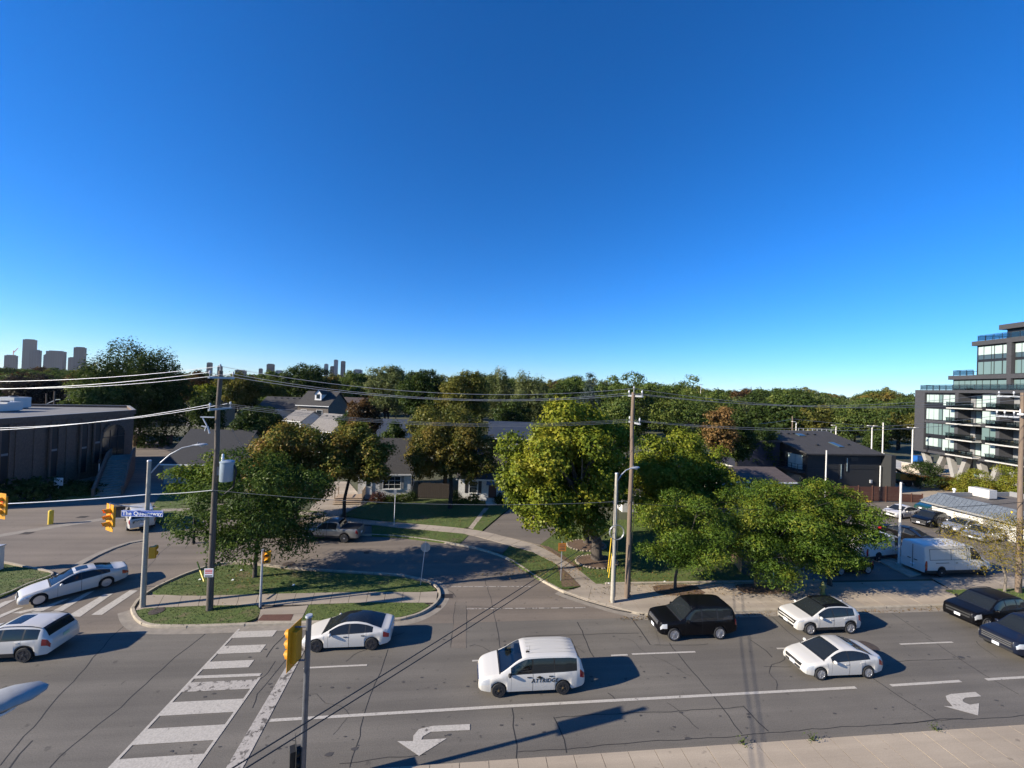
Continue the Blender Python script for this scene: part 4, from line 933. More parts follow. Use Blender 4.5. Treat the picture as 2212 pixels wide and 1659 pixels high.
t3t, t3b = zz(1795, 185, 2.0), zz(1795, 222, 2.0); zf3 = t2t
cbox(u3, CL, 2.6, 18, zf3, t3b, 'dark_frame', 'tier_wall'); cbox(u3-.4, CL, 2.0, 18.4, t3b, t3t, 'condo_brick', 'tier_band'); cbox(U3(2088), U3(2130), 2.02, 2.8, zf3, t3b, 'condo_brick', 'pier')
hm = (zf3+t3b)/2
for a, b in [(1820, 1862), (1870, 1928), (1936, 1952), (1962, 2022), (2034, 2085), (2140, 2190), (2198, 2300)]:
    cbox(U3(a), U3(b), 2.5, 2.62, zf3+.15, hm-.35, 'pane_blind_dim', 'pane'); cbox(U3(a), U3(b), 2.5, 2.62, hm+1.0, t3b-.3, 'pane_blind', 'pane'); cbox(U3(a), U3(b), 2.52, 2.62, hm+.15, hm+.95, 'pane_blue', 'pane')
terrace_rail(u2, u3, 2.0, t2t, 5)
t4t = zz(2060, 35, 4.2); cbox(u4, CL, 5.0, 16, t3t, t4t-.9, 'dark_frame', 'penthouse_wall'); cbox(u4-.6, CL, 4.2, 16.5, t4t-.9, t4t, 'condo_brick', 'penthouse_roof'); cbox(u4+.6, u4+3.5, 4.9, 5.02, t3t+.4, t4t-1.4, 'pane_blue', 'pane')
terrace_rail(u3+.3, CL-1, 2.4, t3t, 5)
cbox(3.5, CL, 7, 19, 0, zB, 'dark_frame', 'lobby_wall')
for j in range(6): cbox(5+j*2.4, 7+j*2.4, 6.9, 7.02, .3, zB-.6, 'pane_blue' if j % 2 else 'pane_blind_dim', 'pane')
for (ut, ub) in [(.8, 2.6), (5.2, 3.4), (6.2, 7.4), (9.6, 8.2), (11.8, 13.0), (15.0, 13.8), (17, 18)]:
    c_ = MB(); w_ = .38
    c_.add([(ub-w_, sgc*1.0, 0), (ub+w_, sgc*1.0, 0), (ub+w_, sgc*2.0, 0), (ub-w_, sgc*2.0, 0), (ut-w_, sgc*1.0, zB), (ut+w_, sgc*1.0, zB), (ut+w_, sgc*2.0, zB), (ut-w_, sgc*2.0, zB)], [(0, 1, 5, 4), (1, 2, 6, 5), (2, 3, 7, 6), (3, 0, 4, 7)] if sgc > 0 else [(4, 5, 1, 0), (5, 6, 2, 1), (6, 7, 3, 2), (7, 4, 0, 3)], 'column_concrete'); c_.build('slanted_column', cd)
q = ray(2184, 835, 62); o = empty('parasol', (q[0]+1.8, q[1], zT), 'folded red parasol on the condominium terrace', 'parasol'); MB().tube([(0, 0, 0), (0, 0, .8), (0, 0, 2.4), (0, 0, 2.6)], [.04, .05, .22, .02], 'sign_red', 10).build('canopy', o, 40)

# ---- yard clutter before the condominium
q = g(2015, 1060); mc = empty('orange_machine', (q[0]+2, q[1]+3.0, 0.012), 'orange wheeled machine with dark boom parked behind the store', 'machinery', rz=R(-12))
MB().box((0, 0, .95), (9.0, 2.3, .35), 'machine_dark').build('chassis', mc)
for (x, w_, h_, z, m_) in [(-3.2, 2.6, 1.1, 1.6, 'machine_orange'), (-.3, 2.2, .8, 1.5, 'machine_orange'), (2.9, 2.9, .9, 1.5, 'machine_orange'), (1.2, .8, .6, 1.4, 'machine_dark')]: MB().box((x, 0, z), (w_, 2.1, h_), m_).build('housing', mc)
MB().box((.8, 0, 2.05), (3.4, 1.0, .3), 'grey_wall').build('deck', mc)
for k in range(4): MB().tube([(-2.6, -.6+.35*k, 1.6), (-5.6, -.4+.3*k, 3.4)], .09, 'machine_dark', 6).build('boom', mc, 40)
for x in (-3.2, -1.9, 2.0, 3.3):
    for y in (-1.05, 1.05): MB().lathe([(.3, -.16), (.5, -.14), (.52, 0), (.5, .14), (.3, .16)], 'tyre', 16, (x, y, .52), 'Y').build('wheel', mc, 40)
q = g(1984, 1000); o = empty('waste_bin', (q[0]+1, q[1]+1, .012), 'blue wheeled waste bin in the yard by the condominium', 'bin'); MB().prism([(-.8, -.6), (.8, -.6), (.8, .6), (-.8, .6)], 0.1, 1.5, 'bin_blue').build('body', o); MB().box((0, 0, 1.55), (1.7, 1.3, .1), 'bin_blue').build('lid', o)
o = empty('waste_bin', (q[0]+3.4, q[1]+.6, .012), 'black waste bin beside the blue one', 'bin'); MB().prism([(-.8, -.6), (.8, -.6), (.8, .6), (-.8, .6)], 0.1, 1.4, 'black_plastic').build('body', o); MB().box((0, 0, 1.45), (1.7, 1.3, .1), 'black_plastic').build('lid', o)
q0 = g(1946, 1028); q1 = g(1985, 1035); o = empty('yard_wall', (q0[0], q0[1], 0), 'beige rendered yard wall right of the black building', 'wall', rz=math.atan2(q1[1]-q0[1], q1[0]-q0[0])); MB().box((math.dist(q0, q1)/2, .3, 1.35), (math.dist(q0, q1), .4, 2.7), 'plaster').build('panel', o); MB().box((math.dist(q0, q1)/2, .3, 2.74), (math.dist(q0, q1)+.2, .55, .1), 'slab_white').build('coping', o)
# chain-link fence and concrete strip beyond the yard
struct(MB().sheet([ray(1880, 985, 78)[:2], ray(2000, 1000, 78)[:2], (110, 92), (70, 96)], .03, 'slab_white').build('yard_strip'))
q0 = ray(1725, 935, 92); q1 = ray(1805, 942, 90)
o = empty('chain_fence', (q0[0], q0[1], 0), 'pale chain-link fence beyond the black building roof', 'fence', rz=math.atan2(q1[1]-q0[1], q1[0]-q0[0])); Lc = math.dist(q0[:2], q1[:2]); zt_ = q0[2]
for k in range(9): MB().tube([(Lc*k/8, 0, 0), (Lc*k/8, 0, zt_+1.2)], .06, 'galv', 6).build('post', o, 40)
for z in (zt_-.6, zt_+1.15): MB().tube([(0, 0, z), (Lc, 0, z)], .05, 'galv', 6).build('rail', o, 40)
# cedar fences
for (pa, pb, top, lab) in [((288, 965), (312, 962), 938, 'new cedar fence panels at the back of the brick building lot'), ((345, 962), (372, 960), 941, 'old brown fence in the shade of the willow')]:
    a = g(*pa); b = g(*pb); L = math.dist(a, b); fe = empty('cedar_fence', (a[0], a[1], 0), lab, 'fence', rz=math.atan2(b[1]-a[1], b[0]-a[0])); hh = hz(a[0], a[1], top)
    for i in range(12): MB().box((L*(i+.5)/12, 0, hh/2), (L/12*.93, .03, hh), 'cedar' if 'new' in lab else 'fence_brown').build('board', fe)
    for i in range(3): MB().box((L*i/2, .06, hh/2+.05), (.12, .12, hh+.1), 'cedar' if 'new' in lab else 'fence_brown').build('post', fe)
a = g(1568, 1196); b = g(1601, 1241); L = math.dist(a, b); fe = empty('picket_fence', (a[0], a[1], .12), 'short weathered picket fence at the edge of the maple lawn', 'fence', rz=math.atan2(b[1]-a[1], b[0]-a[0]))
for i in range(14): MB().box((L*(i+.5)/14, 0, .85), (L/14*.72, .025, 1.7), 'cedar').build('picket', fe)
for z in (.4, 1.4): MB().box((L/2, .03, z), (L, .04, .09), 'cedar').build('rail', fe)
q = g(1670, 1248); o = empty('sale_sign', (q[0], q[1], .02), 'small black and white post sign behind the honey locust', 'sign'); MB().box((0, 0, .75), (.08, .08, 1.5), 'white_trim').build('post', o); MB().box((.0, -.06, 1.0), (.55, .04, .8), 'dark_frame').build('panel', o); MB().box((0, -.09, 1.3), (.45, .02, .16), 'sign_white').build('rider', o)

# ---- distant towers
def tower_mat(name, c0, c1):
    m, t, b = nodes_of(name); N = t.nodes; L = t.links
    tc = N.new('ShaderNodeTexCoord'); br = N.new('ShaderNodeTexBrick'); br.inputs['Scale'].default_value = .05
    br.offset = 0; br.inputs['Brick Width'].default_value = .6; br.inputs['Row Height'].default_value = .4; br.inputs['Mortar Size'].default_value = .05
    br.inputs['Color1'].default_value = tuple(c0)+(1,); br.inputs['Color2'].default_value = tuple(c0)+(1,); br.inputs['Mortar'].default_value = tuple(c1)+(1,)
    sx = N.new('ShaderNodeSeparateXYZ'); cx = N.new('ShaderNodeCombineXYZ'); ad = N.new('ShaderNodeMath'); ad.operation = 'ADD'
    L.new(tc.outputs['Object'], sx.inputs[0]); L.new(sx.outputs[0], ad.inputs[0]); L.new(sx.outputs[1], ad.inputs[1]); L.new(ad.outputs[0], cx.inputs[0]); L.new(sx.outputs[2], cx.inputs[1]); L.new(cx.outputs[0], br.inputs['Vector'])
    L.new(br.outputs['Color'], b.inputs['Base Color']); b.inputs['Roughness'].default_value = .8; b.inputs['Specular IOR Level'].default_value = .05
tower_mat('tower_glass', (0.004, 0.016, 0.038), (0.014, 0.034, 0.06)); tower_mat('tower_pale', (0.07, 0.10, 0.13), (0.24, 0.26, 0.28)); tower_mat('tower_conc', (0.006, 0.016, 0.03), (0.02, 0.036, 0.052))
def tower(label, pieces, m, Y=3000, rzd=20, crane=False):
    x0 = ray((pieces[0][0]+pieces[0][1])/2, 780, Y)[0]
    root = empty('tower_block', (x0, Y, 0), label, 'tower', 'towers of the skyline')
    for i, (a, b, top) in enumerate(pieces):
        A_ = ray(a, top, Y); B_ = ray(b, top, Y); wd = B_[0]-A_[0]; cx = (A_[0]+B_[0])/2-x0; z = (A_[2]+B_[2])/2
        k = math.cos(R(rzd))+.35*math.sin(R(rzd)); w2 = wd/k*.94
        q = MB(); q.box((0, 0, z/2), (w2, w2*.35, z), m); q.box((0, 0, z+2), (w2*.7, w2*.25, 4), m); q.build('shaft', root, loc=(cx, i*18.0, 0), rz=R(rzd))
    if crane:
        z = ray(pieces[0][0], pieces[0][2], Y)[2]; q = MB(); q.box((10, 0, z+18), (2.5, 2.5, 36), 'sign_red'); q.box((24, 0, z+38), (36, 2.5, 2.5), 'sign_red', rot=Matrix.Rotation(R(-50), 3, 'Y')); q.build('crane', root)
    return root
tower('short unfinished tower with a red crane on top', [(13, 36, 768)], 'tower_conc', crane=True)
tower('tallest slab tower of the western skyline', [(53, 77.5, 734)], 'tower_glass', 3200)
tower('shorter slab tower overlapping the tallest one', [(67, 88, 757)], 'tower_glass', 2900)
tower('broad stepped tower complex with curved crown', [(104, 140, 759), (90, 106, 766), (138, 157, 772)], 'tower_glass', 3000, 10)
tower('isolated dark tower with chamfered crown left of the willow', [(162, 185, 751)], 'tower_glass', 2800, 15)
tower('dark round-topped tower just left of the transformer pole', [(447, 459.5, 784)], 'tower_conc', 3000)
tower('dark tower just behind the transformer pole', [(470, 481, 791)], 'tower_conc', 3000)
tower('low broad block right of the transformer pole', [(508, 533, 800)], 'tower_conc', 3000)
tower('tiny domed block beside the square grey tower', [(559, 568, 797)], 'tower_conc', 3000)
tower('square grey tower left of the dark round tree', [(576, 594, 787)], 'tower_conc', 3000)
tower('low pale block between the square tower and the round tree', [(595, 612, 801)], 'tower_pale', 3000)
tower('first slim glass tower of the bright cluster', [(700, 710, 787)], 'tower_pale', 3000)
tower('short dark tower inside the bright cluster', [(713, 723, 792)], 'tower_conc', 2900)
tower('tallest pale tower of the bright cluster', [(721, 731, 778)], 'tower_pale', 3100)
tower('dark-sided tower ending the bright cluster', [(736, 747, 781)], 'tower_glass', 3000)
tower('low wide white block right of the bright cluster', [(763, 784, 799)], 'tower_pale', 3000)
for i, px in enumerate((1130, 1155, 1700, 1735)):
    q = ray(px, 822 if px < 1200 else 845, 1500); o = empty('lattice_pylon', (q[0], q[1], 0), 'faint lattice power pylon on the horizon', 'pylon', 'pylons on the horizon')
    t_ = MB(); h = q[2]+2
    for sx in (-1, 1): t_.tube([(sx*3.5, 0, 0), (sx*.6, 0, h)], .35, 'steel_grey', 4)
    for k in range(3): t_.box((0, 0, h-2-k*4.5), (9-k, .4, .4), 'steel_grey')
    t_.build('lattice', o)
# ================================================================== POLES, WIRES, SIGNALS, SIGNS
def wood_pole(name, label, x, y, h, m, r0=.19, r1=.12, group=None):
    root = empty(name, (x, y, 0.12), label, 'utility pole', group)
    pts = [(random.uniform(-.01, .01)*i, random.uniform(-.01, .01), h*i/6) for i in range(7)]
    MB().tube(pts, [r0+(r1-r0)*i/6 for i in range(7)], m, 12).build('shaft', root, 40)
    return root
def crossarm(root, z, length, m='galv', pins=(-1, 1), ph=.42, dx=.12, centre=0.0):
    a = MB(); a.box((dx, centre, z), (.1, length, .12), m); ao = a.build('crossarm', root)
    for p in pins:
        i = MB(); yy = centre+p*(length/2-.1)
        i.tube([(dx, yy, z+.05), (dx, yy, z+ph*.55)], .02, 'galv', 6)
        i.lathe([(.03, 0), (.065, .03), (.04, .06), (.07, .09), (.045, .13), (.055, .17), (.02, .2)], 'insulator', 10, (dx, yy, z+ph*.5))
        i.build('insulator', ao, 50)
    return ao
def toppin(root, h):
    i = MB(); i.tube([(.0, 0, h-.1), (0, 0, h+.3)], .02, 'galv', 6); i.lathe([(.03, 0), (.065, .03), (.04, .06), (.07, .09), (.03, .14)], 'insulator', 10, (0, 0, h+.28)); i.build('insulator', root, 50)
def sag_line(a, b, sag, n=18):
    a = Vector(a); b = Vector(b); out = []
    for i in range(n+1):
        t = i/n; p = a.lerp(b, t); p.z -= sag*4*t*(1-t); out.append(tuple(p))
    return out
def wire(a, b, sag, m, r, label, group='overhead wires'):
    o = MB().tube(sag_line(a, b, sag), r, m, 5).build('overhead_wire', None, 60); tag(o, label, 'wire', group); return o

PL = (-15.39, 26.92); PM = (11.79, 27.29); PR = (43.4, 26.75)
pl = wood_pole('utility_pole', 'weathered wooden utility pole with grey transformer standing in the island grass', *PL, 14.9, 'wood_pole_grey')
pm = wood_pole('utility_pole', 'brown wooden utility pole beside the pale concrete lamp post', *PM, 14.5, 'wood_pole')
pr = wood_pole('utility_pole', 'wooden utility pole with stacked insulators near the condominium', *PR, 15.6, 'wood_pole')
for rt_, zt in ((pl, 14.9), (pm, 14.5)):
    toppin(rt_, zt)
crossarm(pl, hz(*PL, 820), 2.6); crossarm(pl, hz(*PL, 887), 2.3)
crossarm(pm, hz(*PM, 859), 2.4); crossarm(pm, hz(*PM, 917), 1.9)
crossarm(pr, hz(*PR, 860), 3.2, pins=(-1, -.4, .4, 1)); crossarm(pr, hz(*PR, 905), 3.4, pins=(-1, -.7, -.35, .35, .7, 1), ph=.5)
b_ = MB(); b_.box((-.6, -.9, hz(*PR, 898)), (.12, 1.6, .14), 'insulator')
for k in range(5): b_.lathe([(.05, 0), (.09, .05), (.05, .1), (.09, .15), (.05, .2), (.03, .5)], 'insulator', 9, (-.6, -1.6+k*.34, hz(*PR, 898)-.1))
b_.build('switch_gear', pr, 50)
# transformer
mat('transformer', (0.30, 0.36, 0.40), 0.4, metal=.2, var=.06, scale=3)
zt = hz(*PL, 1042)+.0; z1 = hz(*PL, 1000)
t_ = MB(); t_.lathe([(.36, zt), (.38, zt+.03), (.38, z1-.08), (.41, z1-.06), (.41, z1), (.3, z1+.07), (.02, z1+.1)], 'transformer', 22, (.72, -.12, 0))
to = t_.build('transformer', pl, 40)
MB().lathe([(.07, z1+.05), (.09, z1+.12), (.06, z1+.18), (.09, z1+.24), (.06, z1+.3), (.07, z1+.45), (.02, z1+.5)], 'insulator', 10, (.5, -.2, 0)).build('bushing', to, 50)
MB().box((.3, -.06, (zt+z1)/2), (.5, .08, .5), 'steel_grey').build('bracket', pl)
c_ = MB()
for k in range(4): c_.tube([(1.08, -.1+.05*k, z1-.2), (1.2, -.1+.05*k, (zt+z1)/2), (1.1, -.1+.04*k, zt-.4), (.5, -.05, zt-.9), (.18, 0, zt-.75)], .025, 'wire_black', 5)
c_.build('cable_bundle', pl, 60)
c_ = MB(); zc = hz(*PL, 905); c_.box((-.45, -.25, zc), (.8, .07, .07), 'galv'); c_.tube([(-.7, -.3, zc-.05), (-.45, -.3, zc-.5), (-.55, -.3, zc-.85)], .035, 'insulator', 7); c_.tube([(-.75, -.3, zc-.55), (-.4, -.3, zc-.62)], .045, 'galv', 6); c_.tube([(-.42, -.28, zc-.55), (-.3, -.25, zc-1.0)], .05, 'insulator', 7); c_.build('fuse_cutout', pl, 50)
# wires between the poles
def pt(P, dz, dy=0.0, dx=0.0): return (P[0]+dx, P[1]+dy, dz)
far_l = (-44.0, 26.6); far_r = (76.0, 26.2)
zu = hz(*PL, 806); zl = hz(*PL, 873); zum = hz(*PM, 850); zlm = hz(*PM, 908); zur = hz(*PR, 848); zlr = hz(*PR, 896)
LW = 'bright sagging overhead wire running left from the transformer pole'
for (za, dy, zb, sg) in [(15.3, 0, 14.6, 1.15), (zu, 1.2, 14.3, 1.2), (zu, -1.2, 14.2, 1.2)]:
    wire(pt(PL, za, dy), pt(far_l, zb, dy), sg, 'wire_bright', .017, LW, 'upper wires left of the transformer pole')
for dy in (1.0, -1.0): wire(pt(PL, zl, dy), pt(far_l, 12.0, dy), 1.5, 'wire_bright', .018, 'bright overhead wire below the uppermost ones left of the transformer pole', 'lower wires left of the transformer pole')
for (za, dy, zb, sg) in [(15.3, 0, 14.9, 1.0), (zu, 1.2, zum, 1.0), (zu, -1.2, zum, 1.0)]:
    wire(pt(PL, za, dy), pt(PM, zb, dy), sg, 'wire_bright', .014, 'upper overhead wire strung between the transformer pole and the brown pole', 'upper wires between the two poles')
for dy in (-.9, .0, .9): wire(pt(PL, zl, dy), pt(PM, zlm, dy), .75, 'wire_grey', .012, 'lower overhead wire strung between the transformer pole and the brown pole', 'lower wires between the two poles')
for (za, dy, zb, sg) in [(14.9, 0, 15.2, 1.0), (zum, 1.1, zur, 1.0), (zum, -1.1, zur, 1.0), (zlm, .8, zlr, .9), (zlm, -.8, zlr, .9)]:
    wire(pt(PM, za, dy), pt(PR, zb, dy), sg, 'wire_grey', .016, 'dark overhead wire between the brown pole and the pole near the condominium', 'wires right of the brown pole')
for (za, dy) in [(zur, 1.1), (zur, -1.1), (zlr, .8)]:
    wire(pt(PR, za, dy), pt(far_r, za-.3, dy), .8, 'wire_grey', .016, 'overhead wire leading right from the pole near the condominium', 'wires beyond the condominium pole')
LL = g(308, 1315); WM = (10.5, 26.7)
zc_l = hz(*PL, 1057); 
wire(pt(PL, zc_l, -.2), (LL[0], LL[1], hz(*LL, 1068)), .05, 'wire_grey', .03, 'thick low cable between the transformer pole and the signal lamp post', 'low communication cables')
wire((LL[0], LL[1], hz(*LL, 1068)), (-44, 27.3, 6.6), .5, 'wire_bright', .03, 'thick low cable running left from the signal lamp post', 'low communication cables')
wire(pt(PL, zc_l, -.2), pt(PM, hz(*PM, 1080), -.2), .55, 'wire_grey', .012, 'thin low cable crossing in front of the white houses', 'low communication cables')
wire(pt(PM, hz(*PM, 1085), -.2), pt(PR, 7.2, -.2), .6, 'wire_black', .02, 'black low cable behind the honey locust tops', 'low communication cables')
for q, (p0, p1, zz) in enumerate([((430, 1704), (1322, 1138), 0), ((430, 1723), (1322, 1150), .1)]):
    a = ray(p0[0], p0[1], 8.2); wire(a, (WM[0], WM[1], hz(*WM, p1[1])), .1, 'wire_black', .017, 'black cable slanting over the avenue to the concrete lamp post', 'black cables over the avenue')
# service drops among the far houses
wire(ray(555, 1010, 60), ray(500, 925, 58), .3, 'wire_grey', .02, 'service cable by the dark gabled house', 'house service cables')
wire(ray(1480, 918, 52), ray(1712, 905, 95), .6, 'wire_grey', .03, 'pale cable reaching the far wooden pole above the dark building')
wire(ray(1712, 905, 95), ray(2300, 948, 100), .6, 'wire_grey', .045, 'pale cable running from the far wooden pole past the condominium')

# ---- lamp posts
def lamp_post(label, x, y, h, armpts, m='concrete_pole', headdir=(1, 0.2), group=None):
    root = empty('lamp_post', (x, y, .12), label, 'lamp post', group)
    MB().tube([(0, 0, 0), (0, 0, h*.5), (0, 0, h)], [.15, .125, .10], m, 12).build('shaft', root, 40)
    MB().tube([(0, 0, h-.02), (0, 0, h+.05)], [.125, .10], 'galv', 12).build('cap', root, 40)
    d = Vector(headdir).normalized()
    pts = [(d.x*a, d.y*a, z) for a, z in armpts]
    MB().tube(pts, .042, 'galv', 8).build('arm', root, 50)
    lamp_head(root, pts[-1], d)
    return root
def lamp_head(root, p, d, s=1.0, m='galv'):
    hd = MB(); n = 14; prof = [(-.1, .05, .045), (0, .07, .06), (.12, .10, .085), (.3, .16, .11), (.5, .18, .10), (.68, .13, .07), (.76, .04, .02)]
    up = Vector((0, 0, 1)); sd_ = Vector((-d[1], d[0], 0))
    vs = []; D = Vector((d[0], d[1], 0.06)).normalized()
    for (t, w_, h_) in prof:
        for k in range(n):
            a = 2*math.pi*k/n
            v = Vector(p)+D*t*s+sd_*(math.cos(a)*w_*s)+up*(math.sin(a)*h_*s*(1 if math.sin(a) > 0 else .6))
            vs.append(tuple(v))
    fs = [(i*n+k, i*n+(k+1) % n, (i+1)*n+(k+1) % n, (i+1)*n+k) for i in range(len(prof)-1) for k in range(n)]
    fs += [tuple(range(n))[::-1], tuple((len(prof)-1)*n+k for k in range(n))]
    hd.add(vs, fs, m); ho = hd.build('lamp_head', root, 50)
    ln = MB(); c = Vector(p)+D*.42*s-up*.07*s
    ln.lathe([(.02*s, -.055*s), (.1*s, -.04*s), (.15*s, 0), (.15*s, .02*s)], 'insulator', 12, tuple(c)); ln.build('lens', ho, 50)
    pc = MB(); pc.lathe([(.045*s, 0), (.045*s, .07*s), (.02*s, .085*s)], 'steel_grey', 10, tuple(Vector(p)+D*.22*s+up*.1*s)); pc.build('photocell', ho, 50)
lampL = lamp_post('concrete lamp post carrying the blue street name sign and traffic signals', LL[0], LL[1], 9.1, [(0.1, 8.35), (.5, 8.9), (1.0, 9.45), (1.6, 9.85), (2.2, 10.0)], headdir=(1, .35))
lampM = lamp_post('pale concrete lamp post with a coil of cable at the street corner', WM[0], WM[1], 8.85, [(.05, 8.3), (.4, 8.75), (.8, 9.05), (1.2, 9.15)], headdir=(1, .3))
# coil and cable guards on the corner lamp post
zc = hz(*WM, 1147)
co_ = MB()
for k in range(3):
    co_.tube([(.5*math.cos(a)+.02*k+.02, -.24-.02*k, zc-.12+.5*math.sin(a)) for a in [2*math.pi*i/24 for i in range(25)]], .025, 'wire_grey', 6, cap=False)
co_.build('cable_coil', lampM, 60)
c_ = MB(); c_.tube([(.16, -.05, 9), (.17, -.06, 6), (.2, -.1, 4), (.16, -.05, 2.2), (.17, -.05, .4)], .02, 'wire_black', 5); c_.tube([(-.15, -.05, 8), (-.2, -.1, 5.5), (-.16, -.05, 3.2)], .02, 'wire_black', 5); c_.build('cable', lampM, 60)
for dx, z0, z1 in ((-.28, 2.0, 4.4), (-.2, 1.6, 3.3)): MB().tube([(dx-.05, .2, z0), (dx+.1, .12, z1)], .028, 'yellow', 6).build('cable_guard', lampM, 50)
MB().box((0.06, -.14, 5.2), (.1, .06, 1.0), 'wire_black').build('cable_strap', pm)
c_ = MB(); c_.tube([(.2, -.1, 7.5), (.22, -.14, 5.2), (.19, -.1, 3.4), (.19, -.1, .4)], .02, 'wire_black', 5); c_.build('cable', pm, 60)

# ---- traffic signals
def signal_head(name, label, cat, loc, face, sections=3, board=True, lit=0, group=None, board_m='signal_yellow'):
    """housing with visors facing along 'face' (angle about z)"""
    root = empty(name, loc, label, cat, group, rz=face)         # local +x = direction of the lenses
    hgt = sections*.36
    b = MB(); b.box((-.09, 0, 0), (.18, .34, hgt), board_m); b.build('housing', root)
    if board:
        bb = MB(); bb.box((0.0, 0, 0), (.012, .74, hgt+.40), board_m); bb.build('backboard', root)
    for i in range(sections):
        z = hgt/2-.18-.36*i
        ln = MB(); ln.lathe([(.14, .005), (.14, .02), (.05, .035), (.001, .038)], 'lens_red_on' if (lit == i+1) else 'lens_dark', 16, (0, 0, z), 'X'); ln.build('lens', root, 40)
        vz = MB(); n = 12; vs = []; fs = []
        for k in range(n+1):
            a = R(-35)+R(250)*k/n
            for (x, rr) in ((.006, .155), (.30 if 2 < k < 10 else .24, .15)): vs.append((x, rr*math.cos(a), z+rr*math.sin(a)))
        for k in range(n): fs.append((2*k, 2*k+1, 2*k+3, 2*k+2))
        vz.add(vs, fs, board_m); vz.build('visor', root, 60)
    return root
def Zof(P, py): return hz(P[0], P[1], py)
def rY(px, py, Y): return ray(px, py, Y)
p = rY(237, 1118, 24.4)
signal_head('traffic_signal', 'yellow traffic signal showing red left of the street name sign', 'traffic signal', p, R(-120), lit=1)
MB().tube([(-.1, -.2, Zof(LL, 1094)-.12), (-1.2, -.4, Zof(LL, 1094)+.05), (p[0]-LL[0], p[1]-LL[1], p[2]+.75-.12)], .045, 'galv', 8).build('signal_arm', lampL, 50)
MB().tube([(p[0]-LL[0], p[1]-LL[1], p[2]+.8-.12), (p[0]-LL[0], p[1]-LL[1], p[2]+.5-.12)], .03, 'galv', 6).build('hanger', lampL, 50)
p = rY(3, 1093, 26.4)
signal_head('traffic_signal', 'yellow traffic signal showing red, hanging by the low cable over the crosswalk', 'traffic signal', p, R(-110), lit=1)
p = rY(326, 1195, 27.3)
signal_head('pedestrian_signal', 'yellow signal head on the far side of the street name lamp post', 'traffic signal', (LL[0]+.33, LL[1]+.2, Zof(LL, 1195)), R(100), 2, board=False)
PP = g(562, 1315)
ped = empty('signal_pole', (PP[0], PP[1], .12), 'slim grey pole carrying the pedestrian signal on the island', 'signal pole')
MB().tube([(0, 0, 0), (0, 0, 3.65)], [.075, .065], 'galv', 10).build('shaft', ped, 40)
signal_head('pedestrian_signal', 'yellow two-section pedestrian signal on the slim island pole', 'traffic signal', (PP[0]+.32, PP[1]-.05, Zof(PP, 1204)), R(-75), 2, board=False)
NP_ = (-5.22, 14.85)
npole = empty('signal_pole', (NP_[0], NP_[1], .12), 'dark steel signal pole rising from the concrete median', 'signal pole')
MB().tube([(0, 0, 0), (0, 0, 3), (0, 0, 6.2)], [.10, .095, .09], 'steel_grey', 14).build('shaft', npole, 40)
MB().tube([(0, 0, 6.18), (0, 0, 6.24)], [.125, .11], 'galv', 14).build('cap', npole, 40)
zh = Zof(NP_, 1392); zb = zh-.12
signal_head('traffic_signal', 'yellow traffic signal seen from its edge on the dark median pole', 'traffic signal', (NP_[0]-.46, NP_[1]-.0, zh), R(168), lit=0)
for dz in (-.55, .62): MB().tube([(0, 0, zb+dz), (-.5, 0, zb+dz)], .03, 'steel_grey', 7).build('bracket', npole, 50)
signal_head('traffic_signal', 'dark backed traffic signal low on the median pole, shade coloured into its housing', 'traffic signal', (NP_[0]-.28, NP_[1]+.05, Zof(NP_, 1650)), R(25), board_m='signal_shaded')
# ---- street name sign
z_s = Zof(LL, 1107); sgn = empty('street_sign', (LL[0]+.02, LL[1]-.22, z_s), 'blue street name sign with white border on the concrete lamp post', 'street sign', rz=R(-2))
MB().box((-.12, 0, 0), (2.42, .05, .37), 'sign_blue').build('panel', sgn)
fb = MB()
for (cx, cz, w_, h_) in [(-.12, .17, 2.42, .018), (-.12, -.17, 2.42, .018), (-1.32, 0, .018, .34), (1.08, 0, .018, .34)]: fb.box((cx, -.028, cz), (w_, .01, h_), 'sign_white')
fb.build('border', sgn)
text_mesh('The Queensway', .33, 'sign_white', sgn, (-.12, -.03, .0), (R(90), 0, 0), 'lettering', .004, 0, .007, spc=1.06)
# ---- small signs
SS = g(908, 1268); tp = rY(919, 1183, SS[1])
st_ = empty('stop_sign', (SS[0], SS[1], .12), 'back of a leaning stop sign at the island tip', 'stop sign')
lx = tp[0]-SS[0]+.0
MB().tube([(0, 0, 0), (lx*.5, 0, tp[2]*.55), (lx*1.05, 0, tp[2]+.35)], .03, 'galv', 6).build('post', st_, 50)
oc = MB(); pts = [(.36*math.cos(R(22.5+45*k)), .36*math.sin(R(22.5+45*k))) for k in range(8)]
ox, oz = lx, tp[2]-.12
oc.add([(ox+x, .04, oz+z) for x, z in pts]+[(ox+x, .055, oz+z) for x, z in pts], [tuple(range(8)), tuple(range(15, 7, -1))]+[(k, 8+k, 8+(k+1) % 8, (k+1) % 8) for k in range(8)], 'sign_grey'); oc.build('panel', st_)
MB().box((ox, .03, oz), (.05, .03, .6), 'galv').build('stiffener', st_)
OS = g(1211, 1258)
os_ = empty('orange_sign', (OS[0], OS[1], .12), 'orange notice sign on a post at the curved sidewalk', 'sign')
h_t = Zof(OS, 1172)
MB().box((0, 0, h_t/2), (.05, .04, h_t), 'galv').build('post', os_)
MB().box((.02, -.04, h_t-.45), (.62, .02, .62), 'sign_orange').build('panel', os_)
fb = MB()
for k, (w_, dz) in enumerate([(.36, -.28), (.4, -.40), (.3, -.52), (.38, -.62)]): fb.box((.02, -.055, h_t+dz), (w_, .006, .05), 'soil')
fb.build('lettering', os_)
NPk = g(851, 1137); h_t = Zof(NPk, 1060)
ns = empty('parking_sign', (NPk[0], NPk[1], .12), 'thin parking sign post on the verge behind the grey pickup', 'sign')
